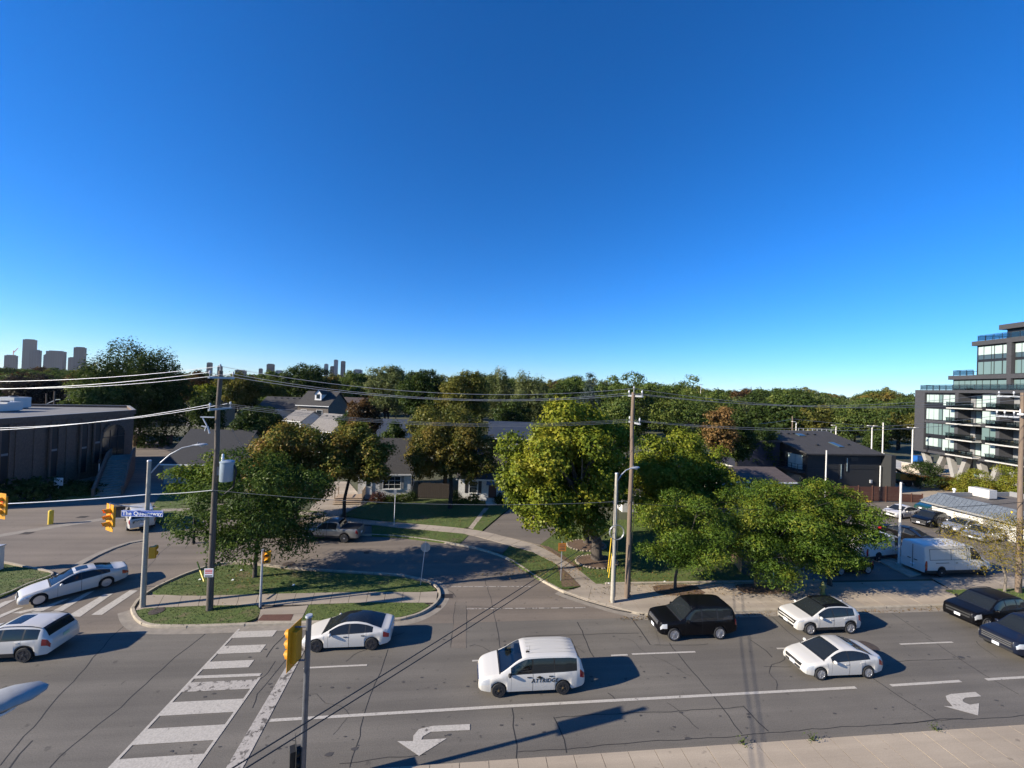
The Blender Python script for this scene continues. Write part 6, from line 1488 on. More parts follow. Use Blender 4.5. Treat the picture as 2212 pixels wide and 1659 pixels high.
SP['pickup_cap'] = dict(SP['pickup_ram'], L=5.8, W=2.03, r=.40, axles=(.98, 4.5), paint='white_paint', seam='seam',
    top=[(0, .9), (.05, 1.08), (.2, 1.17), (.7, 1.22), (1.35, 1.26), (1.55, 1.35), (2.2, 1.82), (2.5, 1.9), (3.2, 1.93), (3.9, 1.92), (4.2, 1.95), (5.45, 1.92), (5.58, 1.8), (5.72, 1.28), (5.76, 1.2), (5.8, .9)],
    belt=[(0, .84), (.2, 1.05), (.7, 1.1), (1.35, 1.16), (3.9, 1.24), (5.7, 1.24), (5.8, .85)], bw=(5.5, 5.72), side=(1.75, 5.4), pillars=[(2.75, .09), (3.85, .22), (4.1, .05)], bedcover=(99, 99.1), tail=(5.55, 5.78, 3, 5), rplate=.75, rpm='plate')
SP['cargovan'] = dict(L=6.9, W=2.02, r=.35, axles=(1.0, 5.3), sill=.3, paint='pearl_paint', rw=.86, boxy=1, clad=2,
    top=[(0, .75), (.05, .95), (.2, 1.08), (.6, 1.25), (.95, 1.42), (1.15, 1.6), (1.75, 2.3), (2.1, 2.52), (2.6, 2.6), (6.6, 2.62), (6.8, 2.58), (6.87, 2.4), (6.9, 1.2)],
    belt=[(0, .7), (.2, .98), (.6, 1.12), (.95, 1.25), (1.6, 1.32), (6.85, 1.36), (6.9, 1.0)],
    plan=[(0, .72), (.05, .8), (.2, .88), (.6, .95), (1.2, 1), (6.6, 1), (6.85, .98), (6.9, .95)],
    ws=(.95, 2.0), bw=None, side=(1.25, 2.35), pillars=[], doors=[(1.3, 2.35), (2.75, 4.0)], trim=0, blank=(), head=(.08, .4, 4, 5), tail=(6.72, 6.9, 2, 5), rim='steel_wheel', spokes=6, rimr=.6, cap='alloy', mirror='black_plastic', handle='black_plastic', lower=(.4, .6, 1.2, 'black_plastic'), rplate=.8, bot=[(0, .4), (.3, .3), (6.6, .3), (6.9, .38)])
SP['charger'] = dict(SP['sedan_bmw'], L=5.0, W=1.9, paint='white_paint', grille=(.5, .7, 1.3, 1.4, 'black_plastic'), rim='dark_alloy', spokes=10, head=(.06, .3, 4, 5), tail=(4.85, 4.98, 3, 5)); SP['charger'].pop('sunroof')
SP['suv_black'] = dict(SP['suv_white'], paint='black_paint', seam='dark_seam', clad=0, roofmat='black_paint', lower=(.36, .5, 1.3, 'chrome'), rim='dark_alloy')
SP['silver'] = dict(SP['sedan_bmw'], paint='silver_paint', rim='dark_alloy'); SP['silver'].pop('sunroof')
SP['hatch'] = dict(SP['suv_white'], paint='silver_paint', clad=0, rim='alloy', L=4.4,
    top=[(0, .62), (.05, .76), (.2, .85), (.6, .92), (1.1, 1.0), (1.3, 1.1), (1.95, 1.42), (2.3, 1.5), (2.9, 1.5), (3.6, 1.42), (4.0, 1.3), (4.25, 1.06), (4.36, 1.0), (4.4, .75)],
    belt=[(0, .55), (.2, .75), (.6, .83), (1.15, .9), (2.6, .95), (3.6, 1.0), (4.2, 1.02), (4.4, .68)], bw=(3.6, 4.2), tail=(4.1, 4.38, 3, 5), side=(1.45, 3.7)); SP['hatch'].pop('sunroof'); SP['hatch'].pop('roofmat'); SP['hatch'].pop('fin')

def put_car(kind, name, label, fpx, rpx, cat='car', side=1, group=None, over=None, anchor=False):
    """stand a car on its wheel tracks: contact points of the near-side front and rear wheels"""
    sp = dict(SP[kind]); sp.update(over or {})
    a = Vector(g(*fpx)); b = Vector(g(*rpx)); d = (a-b).normalized(); n = Vector((-d.y, d.x))*side
    if anchor: b = a-d*(sp['axles'][1]-sp['axles'][0])
    mid = (a+b)/2+n*(sp['W']/2-.12)
    return make_car(name, label, (mid.x, mid.y), math.atan2(d.y, d.x), sp, cat, group)
# cars face -X in the traffic; n = left of heading.  side=-1: body lies to the right of the wheel track (away from camera)
put_car('fastback', 'white_car', 'white fastback car with black glass roof and dark five-spoke wheels', (682, 1408), (804, 1403), side=-1)
van, vsec, vobj = put_car('minivan', 'white_minivan', 'white minivan with black lettering on its side and black steel wheels', (1075, 1505), (1216, 1498), 'minivan', side=-1)
put_car('rangerover', 'black_suv', 'boxy black SUV with silver ten-spoke wheels and chrome grille', (1456, 1384), (1551, 1380), 'SUV', side=-1)
put_car('suv_white', 'white_suv', 'white SUV with black panoramic roof and black wheel arches', (1748, 1371), (1834, 1368), 'SUV', side=-1)
put_car('sedan_white', 'white_sedan', 'white sedan with barred grille beside the solid lane line', (1772, 1468), (1870, 1464), side=-1)
put_car('sedan_bmw', 'white_sedan', 'long white sedan driving over the slanting crosswalk bars', (85, 1307), (228, 1269), side=-1)
put_car('crv', 'white_suv', 'white SUV with black roof rails and green licence plate', (-75, 1436), (46, 1430), 'SUV', side=-1)
put_car('explorer', 'black_suv', 'black SUV with slim roof rails in the lane by the kerb', (2113, 1361), (2212, 1349), 'SUV', side=-1)
put_car('pickup_ram', 'pickup_truck', 'dark navy pickup truck with grey barred grille', (2216, 1433), (2345, 1424), 'pickup truck', side=-1)
put_car('pickup_grey', 'pickup_truck', 'grey pickup truck with black bed cover parked on the service road', (648, 1168), (764, 1173), 'pickup truck', side=-1)
wtr, wsec, wob_ = put_car('pickup_cap', 'pickup_truck', 'white pickup truck with capped bed and open door at the brick building', (270, 1113), (279, 1161), 'pickup truck', side=-1)
spv, spsec, spo = put_car('cargovan', 'cargo_van', 'white high-roof cargo van with plain side panels beside the lot light pole', (2124, 1243), (2029, 1246), 'van', side=1)
put_car('cargovan', 'cargo_van', 'low grey-white cargo van half hidden by the honey locust', (1962, 1205), (1885, 1214), 'van', side=1, over=dict(L=6.0, axles=(1.0, 4.5), paint='pearl_paint', top=[(0, .7), (.05, .9), (.2, 1.0), (.6, 1.15), (.95, 1.3), (1.15, 1.45), (1.75, 2.0), (2.1, 2.15), (2.6, 2.2), (5.7, 2.2), (5.9, 2.15), (5.97, 2.0), (6.0, 1.1)], belt=[(0, .65), (.2, .9), (.6, 1.02), (.95, 1.15), (1.6, 1.2), (5.95, 1.25), (6.0, .9)], plan=[(0, .72), (.05, .8), (.2, .88), (.6, .95), (1.2, 1), (5.6, 1), (5.9, .98), (6, .95)], tail=(5.82, 6, 2, 5), bot=[(0, .4), (.3, .3), (5.7, .3), (6, .38)]))
put_car('charger', 'white_sedan', 'white sedan with black wheels parked nose out by the store corner', (1945, 1122), (1995, 1117), anchor=True, side=-1)
put_car('suv_black', 'black_suv', 'black SUV with chrome lower grille parked beside the store', (2012, 1141), (2058, 1134), 'SUV', anchor=True, side=-1)
put_car('silver', 'silver_car', 'silver sedan parked by the white store wall behind the walking person', (2078, 1154), (2135, 1150), anchor=True, side=-1)
put_car('hatch', 'silver_car', 'silver hatchback parked behind the sparse yellow street tree', (2130, 1174), (2185, 1166), anchor=True, side=-1)
put_car('silver', 'black_car', 'black car parked behind the high-roof cargo van', (1985, 1180), (1935, 1165), side=1, over=dict(paint='black_paint', seam='dark_seam'))
put_car('hatch', 'black_car', 'dark hatchback parked in the shade under the honey locust', (1820, 1243), (1868, 1240), side=-1, over=dict(paint='black_paint', seam='dark_seam'))
put_car('silver', 'white_car', 'white car by the brown fence behind the honey locust top', (1790, 1104), (1820, 1103), side=-1, over=dict(paint='white_paint'))
put_car('silver', 'green_car', 'dark green car parked beyond the white sedan by the store corner', (2010, 1109), (2050, 1106), side=-1, over=dict(paint='dkgreen_paint', seam='dark_seam'))

# lettering on the minivan's sliding door
mid = van['_mid']
s_ = 3.2; P = vsec(s_)
# visible side is local +y (left of heading), text runs nose -> tail in the picture
yv = P[3][0]+.006
text_mesh('ATTRIDGE', .25, 'text_black', van, (mid-3.12, yv, .73), (R(90), 0, R(180)), 'lettering', .003, .22, .004, spc=1.12)
lg = MB()
lg.add([(mid-2.70, yv+.002, .92), (mid-2.95, yv+.002, .90), (mid-3.10, yv+.002, .86), (mid-2.9, yv+.002, .84), (mid-2.78, yv+.002, .87)], [(0, 1, 2, 3, 4), (4, 3, 2, 1, 0)], 'text_black')
lg.add([(mid-2.82, yv+.004, .95), (mid-2.92, yv+.004, .95), (mid-2.98, yv+.004, .91), (mid-2.8, yv+.004, .91)], [(0, 1, 2, 3), (3, 2, 1, 0)], 'text_black')
lg.build('emblem', van)
MB().tube([(mid-2.45, .35, 1.74), (mid-2.47, .35, 1.98)], .006, 'black_plastic', 5).build('antenna', van)
for sg in (-.6, -.3, 0, .3, .6): MB().box((mid-3.4, sg*.85, 1.752), (2.2, .03, .012), 'white_paint').build('roof_rib', van)
MB().box((mid-4.35, P[3][0]-.03, .84), (.17, .012, .17), 'pearl_paint').build('fuel_flap', van)

wm = wtr['_mid']
od = MB(); od.box((wm-1.7+.30, 1.0+.42, .85), (.07, 1.0, .8), 'white_paint', rz=R(-32)); od.box((wm-1.7+.30, 1.0+.42, 1.42), (.05, .95, .38), 'car_glass', rz=R(-32)); od.box((wm-1.7+.25, 1.0+.40, .9), (.05, .9, .7), 'black_plastic', rz=R(-32)); od.build('open_door', wtr)
em = MB(); ex = wm-5.8-.03
em.tube([(ex, .55, .98), (ex, .55, 1.12), (ex, .42, 1.14), (ex, .36, 1.06), (ex, .30, 1.14), (ex, .12, 1.15), (ex, .02, 1.02)], .025, 'dkgreen_paint', 5); em.box((ex, .62, 1.0), (.02, .05, .2), 'text_black'); em.build('emblem', wtr)

sm_ = spv['_mid']
def side_line(s0, z0, s1, z1, w=.018, m='seam'):
    def yy(s, z):
        P = spsec(s)
        for (a, b), (c_, d) in zip(P, P[1:]):
            if b <= z <= d and d > b: return a+(c_-a)*(z-b)/(d-b)
        return P[3][0]
    MB().tube([(sm_-s0, -yy(s0, z0)-.002, z0), (sm_-(s0+s1)/2, -yy((s0+s1)/2, (z0+z1)/2)-.002, (z0+z1)/2), (sm_-s1, -yy(s1, z1)-.002, z1)], w, m, 5).build('panel_seam', spv)
for q in [(2.75, 1.42, 2.75, 2.3), (4.35, 1.42, 4.35, 2.3), (6.45, 1.42, 6.45, 2.3), (2.75, 2.3, 6.45, 2.3), (2.75, 1.42, 6.45, 1.42), (2.55, .5, 2.55, 2.4)]: side_line(*q)
side_line(4.6, 1.18, 5.9, 1.18, .025, 'black_plastic')
MB().box((sm_-6.9-.015, -.02, 1.5), (.02, .03, 1.9), 'seam').build('rear_door_gap', spv)
for sy in (-.5, .5): MB().box((sm_-6.9-.02, sy*.5, 1.2), (.03, .25, .06), 'black_plastic').build('door_handle', spv)
# ================================================================== TREES AND SHRUBS
def leaf_mat(name, cols, nscale=.35, transl=.32, bright=.35):
    m, t, b = nodes_of(name); N = t.nodes; L = t.links
    t.nodes.remove(b)
    out = [n for n in N if n.type == 'OUTPUT_MATERIAL'][0]
    tc = N.new('ShaderNodeTexCoord'); n = N.new('ShaderNodeTexNoise'); n.inputs['Scale'].default_value = nscale; n.inputs['Detail'].default_value = 3
    L.new(tc.outputs['Object'], n.inputs['Vector'])
    g_ = N.new('ShaderNodeNewGeometry')
    ad = N.new('ShaderNodeMath'); ad.operation = 'MULTIPLY_ADD'; ad.inputs[1].default_value = .26; L.new(g_.outputs['Random Per Island'], ad.inputs[0])
    sb = N.new('ShaderNodeMath'); sb.operation = 'SUBTRACT'; sb.inputs[1].default_value = .13; L.new(n.outputs['Fac'], sb.inputs[0]); L.new(sb.outputs[0], ad.inputs[2])
    r = N.new('ShaderNodeValToRGB'); els = r.color_ramp.elements; k = len(cols)
    while len(els) < k: els.new(.5)
    for i, c in enumerate(cols): els[i].position = .30+.42*i/max(1, k-1); els[i].color = tuple(c)+(1,)
    L.new(ad.outputs[0], r.inputs[0])
    d = N.new('ShaderNodeBsdfDiffuse'); tr = N.new('ShaderNodeBsdfTranslucent'); gl = N.new('ShaderNodeBsdfGlossy'); gl.inputs['Roughness'].default_value = .45
    gl.inputs['Color'].default_value = (.55, .55, .5, 1)
    L.new(r.outputs[0], d.inputs[0]); L.new(r.outputs[0], tr.inputs[0])
    mx = N.new('ShaderNodeMixShader'); mx.inputs[0].default_value = transl; L.new(d.outputs[0], mx.inputs[1]); L.new(tr.outputs[0], mx.inputs[2])
    m2 = N.new('ShaderNodeMixShader'); m2.inputs[0].default_value = .015; L.new(mx.outputs[0], m2.inputs[1]); L.new(gl.outputs[0], m2.inputs[2])
    L.new(m2.outputs[0], out.inputs[0])
leaf_mat('leaf_maple', [(0.065, 0.100, 0.012), (0.158, 0.190, 0.018), (0.278, 0.260, 0.026)], .3)
leaf_mat('leaf_locust', [(0.041, 0.082, 0.012), (0.094, 0.149, 0.018), (0.207, 0.210, 0.022)], .35)
leaf_mat('leaf_dark', [(0.019, 0.036, 0.009), (0.040, 0.065, 0.014), (0.070, 0.090, 0.018)], .3)
leaf_mat('leaf_island', [(0.030, 0.058, 0.016), (0.060, 0.100, 0.019), (0.102, 0.140, 0.024)], .4)
leaf_mat('leaf_autumn', [(0.084, 0.118, 0.020), (0.185, 0.157, 0.029), (0.235, 0.129, 0.038)], .45)
leaf_mat('leaf_amber', [(0.050, 0.068, 0.014), (0.125, 0.105, 0.020), (0.20, 0.135, 0.028)], .3)
leaf_mat('leaf_brown', [(0.078, 0.068, 0.020), (0.186, 0.112, 0.037), (0.295, 0.165, 0.062)], .4)
leaf_mat('leaf_bronze', [(0.028, 0.030, 0.013), (0.085, 0.045, 0.018), (0.109, 0.063, 0.022)], .4)
leaf_mat('leaf_purple', [(0.019, 0.015, 0.015), (0.040, 0.030, 0.027), (0.046, 0.045, 0.025)], .4)
leaf_mat('leaf_mid', [(0.041, 0.072, 0.018), (0.086, 0.123, 0.026), (0.153, 0.169, 0.035)], .25)
leaf_mat('leaf_olive', [(0.055, 0.072, 0.016), (0.121, 0.122, 0.024), (0.186, 0.154, 0.030)], .25)
leaf_mat('leaf_pale', [(0.059, 0.083, 0.024), (0.111, 0.132, 0.044), (0.171, 0.182, 0.068)], .25)
leaf_mat('leaf_yellow', [(0.10, 0.14, 0.015), (0.19, 0.20, 0.022), (0.28, 0.24, 0.035)], .6)
leaf_mat('leaf_spruce', [(0.034, 0.053, 0.041), (0.070, 0.098, 0.080), (0.139, 0.173, 0.150)], .8)
leaf_mat('leaf_sparse', [(0.109, 0.112, 0.019), (0.217, 0.173, 0.025), (0.310, 0.210, 0.037)], .8)
leaf_mat('leaf_shrub', [(0.046, 0.075, 0.015), (0.093, 0.128, 0.025), (0.155, 0.165, 0.037)], 1.2)
leaf_mat('leaf_red', [(0.046, 0.030, 0.015), (0.109, 0.030, 0.022), (0.078, 0.045, 0.019)], 1.2)
mat('bark', (0.085, 0.068, 0.052), .95, col2=(0.045, 0.036, 0.03), scale=5, bump=.8, bscale=14, stretch=(3, 3, .6))
mat('bark_dark', (0.032, 0.027, 0.022), .95, col2=(0.02, 0.017, 0.014), scale=5, bump=.8, bscale=14, stretch=(3, 3, .6))
mat('bark_pale', (0.19, 0.16, 0.13), .95, col2=(0.12, 0.10, 0.08), scale=5, bump=.6, bscale=14, stretch=(3, 3, .6))

def leaves_mesh(name, P, Nn, size, asp, m, rng):
    """one diamond leaf, slightly folded, per point"""
    n = len(P)
    Nn = Nn/np.maximum(np.linalg.norm(Nn, axis=1, keepdims=True), 1e-6)
    a = rng.normal(size=(n, 3)); T = a-(a*Nn).sum(1, keepdims=True)*Nn; T /= np.maximum(np.linalg.norm(T, axis=1, keepdims=True), 1e-6)
    B = np.cross(Nn, T); l = (size*rng.uniform(.6, 1.3, n))[:, None]; wd = l*asp
    V = np.stack([P-T*l*.5, P+B*wd*.5+T*l*.05+Nn*l*.06, P+T*l*.5-Nn*l*.12, P-B*wd*.5+T*l*.05+Nn*l*.06], 1).reshape(-1, 3)
    me = bpy.data.meshes.new(name); me.vertices.add(4*n); me.vertices.foreach_set('co', V.ravel().astype(np.float32))
    me.loops.add(4*n); me.loops.foreach_set('vertex_index', np.arange(4*n, dtype=np.int32)); me.polygons.add(n); me.polygons.foreach_set('loop_start', np.arange(0, 4*n, 4, dtype=np.int32))
    me.update(calc_edges=True); me.materials.append(MATS[m]); return me

def crown_points(rng, c, rx, ry, rz, nl, lobe, tufts, per, sig, style):
    """lobes on an ellipsoid shell -> tufts on each lobe -> leaves in each tuft"""
    LC = []; LR = []
    ga = math.pi*(3-5**.5)
    for i in range(nl):
        u = 1-2*(i+.5)/nl; u = max(-.75, min(1, u+rng.normal()*.08)); ph = i*ga+rng.normal()*.3; s = math.sqrt(max(0, 1-u*u)); k = rng.uniform(.46, .84)
        if style == 'cone':
            t = (i+.5)/nl; rr = (1-t)*.8+.05; LC.append((c[0]+rx*rr*math.cos(ph)*.7, c[1]+ry*rr*math.sin(ph)*.7, c[2]-rz+2*rz*t)); LR.append(lobe*min(rx, rz)*(1.15-t)); continue
        LC.append((c[0]+rx*k*s*math.cos(ph), c[1]+ry*k*s*math.sin(ph), c[2]+rz*k*u)); LR.append(lobe*(rx*ry*rz)**(1/3)*rng.uniform(.55, 1.25))
    for i in range(max(1, nl//6)):
        LC.append((c[0]+rng.normal()*rx*.2, c[1]+rng.normal()*ry*.2, c[2]+rng.normal()*rz*.25)); LR.append(lobe*(rx*ry*rz)**(1/3))
    LC = np.array(LC); LR = np.array(LR)
    w = LR**2/np.sum(LR**2); cnt = np.maximum(3, (w*tufts).astype(int))
    TC = []; TD = []
    for (q, r_, k) in zip(LC, LR, cnt):
        d = rng.normal(size=(k, 3)); d[:, 2] += .35; d /= np.linalg.norm(d, axis=1, keepdims=True)
        rad = r_*rng.uniform(.62, 1.06, (k, 1))
        if style == 'flat': sc = np.array([1.15, 1.15, .55])
        elif style == 'droop': sc = np.array([.85, .85, 1.35])
        else: sc = np.array([1, 1, .85])
        TC.append(q+d*rad*sc); TD.append(d)
    TC = np.concatenate(TC); TD = np.concatenate(TD)
    kk = len(TC); idx = np.repeat(np.arange(kk), per)
    sg = np.array([1, 1, .6]) if style != 'droop' else np.array([.6, .6, 1.5])
    off = rng.normal(size=(len(idx), 3))*sig*sg
    if style == 'flat': off[:, 2] -= .35*np.linalg.norm(off[:, :2], axis=1)
    P = TC[idx]+off
    Nn = TD[idx]*.8+off/sig*.25+rng.normal(size=(len(idx), 3))*.55+np.array([0, 0, .45])
    return P, Nn, LC, LR

def build_tree(root, seed, base, c, rx, ry, rz, m_leaf, bark, nl=26, lobe=.34, tufts=700, per=14, sig=.35, size=.3, asp=.6, style='round', trunk_r=.2, limbs=9, lean=(0, 0), bare=0):
    rng = np.random.default_rng(seed); rnd = random.Random(seed)
    P, Nn, LC, LR = crown_points(rng, c, rx, ry, rz, nl, lobe, tufts, per, sig, style)
    keep = P[:, 2] > .5; P = P[keep]; Nn = Nn[keep]
    me = leaves_mesh('crown', P, Nn, size, asp, m_leaf, rng)
    co_ = bpy.data.objects.new('crown', me); link(co_, root)
    t = MB(); zb = c[2]-rz*.55; zb = max(zb, .9); top = (c[0]*.8, c[1]*.8, c[2]+rz*.25)
    fork = Vector((c[0]*.35+lean[0], c[1]*.35+lean[1], zb))
    pts = [Vector((0, 0, -.05)), Vector((0, 0, .12)), Vector((rnd.uniform(-.05, .05), rnd.uniform(-.05, .05), zb*.45)), fork]
    t.tube(pts, [trunk_r*1.55, trunk_r*1.2, trunk_r, trunk_r*.85], bark, 12, cap=False)
    pts = [fork, fork.lerp(Vector(top), .5)+Vector((rnd.uniform(-.2, .2), rnd.uniform(-.2, .2), 0)), Vector(top)]
    t.tube(pts, [trunk_r*.8, trunk_r*.5, trunk_r*.12], bark, 9, cap=False)
    order = list(range(len(LC))); rnd.shuffle(order)
    for i in order[:limbs]:
        e = Vector(LC[i]); s_ = fork.lerp(Vector(top), rnd.uniform(0, .6)); s0 = fork if rnd.random() < .55 else s_
        mdp = s0.lerp(e, .5)+Vector((rnd.uniform(-.3, .3), rnd.uniform(-.3, .3), rnd.uniform(-.1, .35)))
        r0 = trunk_r*rnd.uniform(.3, .5)
        t.tube([s0, s0.lerp(mdp, .5), mdp, e], [r0, r0*.8, r0*.55, r0*.2], bark, 7, cap=False)
        for k in range(3):
            e2 = e+Vector((rnd.gauss(0, 1), rnd.gauss(0, 1), rnd.gauss(0, .6)))*float(LR[i])*.7
            t.tube([mdp.lerp(e, .5), e2], [r0*.3, r0*.08], bark, 5, cap=False)
    for k in range(bare):
        i = order[k % len(order)]; e = Vector(LC[i])+Vector((rnd.gauss(0, .4), rnd.gauss(0, .4), -.2))*float(LR[i])*1.6
        s0 = fork.lerp(Vector(top), .2); t.tube([s0, s0.lerp(e, .6)+Vector((0, 0, .3)), e], [trunk_r*.28, trunk_r*.16, .03], 'bark_pale', 6, cap=False)
    t.build('trunk', root, 50)

def tree(label, base_px, pl, pr_, pt_, pb, m_leaf, bark='bark_dark', seed=1, Y=None, name='tree', group=None, cat='tree', ry=None, z0=.1, **kw):
    """crown limits as seen (left, right, top, bottom rows) at the trunk's distance"""
    if Y is None: bx, by = g(*base_px)
    else: bx, by = ray(base_px[0], 900, Y)[:2]
    pm_ = (pt_+pb)/2
    xl_, xr_ = ray(pl, pm_, by)[0], ray(pr_, pm_, by)[0]
    zt = hz((xl_+xr_)/2, by, pt_); zb = hz((xl_+xr_)/2, by, pb)
    rx = (xr_-xl_)/2; cx = (xl_+xr_)/2-bx; rz = (zt-zb)/2
    root = empty(name, (bx, by, z0), label, cat, group)
    fz_ = 1.22 if kw.get('style') == 'flat' else 1.08
    build_tree(root, seed, None, (cx, 0.0, (zt+zb)/2-z0), rx*1.04, (ry or rx*.95), rz*fz_, m_leaf, bark, **kw)
    return root
# ---- near trees, each grown on its own
tree('dark green drooping tree on the island with a slim trunk', (550, 1250), 408, 720, 966, 1212, 'leaf_island', 'bark', 11, name='island_tree', ry=4.4, nl=48, lobe=.24, tufts=2900, per=11, sig=.24, size=0.23, asp=.38, style='flat', trunk_r=.13, limbs=22)
tree('light green young tree in front of the wide dark roof', (430, 1130), 382, 530, 978, 1082, 'leaf_locust', 'bark_dark', 12, Y=38, name='young_tree', nl=20, lobe=.34, tufts=1140, per=12, sig=.28, size=0.237, asp=.5, style='flat', trunk_r=.1)
tree('autumn maple turning orange and brown behind the island tree', (640, 1122), 522, 722, 912, 1100, 'leaf_autumn', 'bark_dark', 13, name='autumn_maple', ry=3.4, nl=32, lobe=.31, tufts=3230, per=11, sig=.26, size=0.252, asp=.75, trunk_r=.17, limbs=12)
tree('autumn maple turning orange and green beside the white house', (752, 1108), 690, 852, 918, 1062, 'leaf_autumn', 'bark_dark', 14, Y=45, ry=2.4, name='autumn_maple', nl=28, lobe=.32, tufts=2470, per=11, sig=.26, size=0.252, asp=.75, trunk_r=.17, limbs=12)
tree('amber-topped maple with dark forked trunk on the house lawn', (972, 1100), 866, 1076, 906, 1046, 'leaf_amber', 'bark_dark', 15, ry=2.9, name='amber_maple', nl=32, lobe=.29, tufts=3420, per=11, sig=.25, size=0.244, asp=.75, trunk_r=.22, limbs=14)
tree('big yellow-green maple with thick furrowed trunk in a stone ring', (1288, 1212), 1066, 1352, 876, 1180, 'leaf_maple', 'bark', 16, name='large_maple', ry=5.0, nl=44, lobe=.26, tufts=4560, per=12, sig=.27, size=0.252, asp=.8, trunk_r=.42, limbs=20, bare=5)
tree('yellow-green maple in the second stone ring behind the big maple', (1266, 1177), 1200, 1380, 886, 1100, 'leaf_maple', 'bark', 17, name='large_maple', nl=26, lobe=.30, tufts=2090, per=12, sig=.27, size=0.252, asp=.8, trunk_r=.26, limbs=12)
tree('green maple with bare branches behind the brown pole', (1440, 1150), 1325, 1604, 930, 1140, 'leaf_maple', 'bark_dark', 18, Y=42, name='large_maple', ry=5, nl=36, lobe=.28, tufts=3800, per=12, sig=.27, size=0.252, asp=.8, trunk_r=.28, limbs=16, bare=7)
tree('small honey locust in the first boulevard soil pit', (1458, 1276), 1383, 1572, 1066, 1246, 'leaf_locust', 'bark', 19, name='honey_locust', nl=28, lobe=.31, tufts=2850, per=12, sig=.20, size=0.170, asp=.38, style='flat', trunk_r=.10, limbs=12)
tree('wide honey locust in the second boulevard soil pit', (1632, 1272), 1556, 1765, 1012, 1246, 'leaf_locust', 'bark', 20, name='honey_locust', ry=3.4, nl=34, lobe=.29, tufts=3800, per=12, sig=.21, size=0.178, asp=.38, style='flat', trunk_r=.13, limbs=14)
tree('honey locust with yellowing sprays overhanging the parked vans', (1792, 1266), 1672, 1884, 1036, 1238, 'leaf_locust', 'bark', 21, name='honey_locust', ry=2.5, nl=34, lobe=.29, tufts=3800, per=12, sig=.22, size=0.192, asp=.4, style='flat', trunk_r=.13, limbs=14)
tree('sparse yellow street tree with pale trunk on the boulevard grass', (2170, 1281), 2062, 2232, 1122, 1232, 'leaf_sparse', 'bark_pale', 22, name='sparse_tree', nl=18, lobe=.36, tufts=494, per=9, sig=.3, size=0.126, asp=.4, style='flat', trunk_r=.075, limbs=18)
tree('dark trunked street tree beside the pole near the condominium', (2203, 1284), 2150, 2270, 1100, 1200, 'leaf_sparse', 'bark_dark', 23, name='sparse_tree', nl=16, lobe=.36, tufts=494, per=9, sig=.3, size=0.126, asp=.4, style='flat', trunk_r=.10, limbs=10)
for i, (b, l, r_, t_, bt, Yy, lab) in enumerate([((1992, 1), 1966, 2026, 990, 1050, 60, 'young tree turning yellow above the orange machine'), ((2098, 1), 2070, 2128, 1012, 1070, 55, 'young yellow-green tree before the middle slanted columns'), ((2192, 1), 2162, 2216, 1006, 1074, 52, 'young yellow tree beside the condominium lobby')]):
    tree(lab, b, l, r_, t_, bt, 'leaf_dark' if i == 0 else 'leaf_yellow', 'bark', 30+i, Y=Yy, name='young_tree', nl=16, lobe=.36, tufts=627, per=10, sig=.24, size=0.252, asp=.35, style='flat', trunk_r=.08)
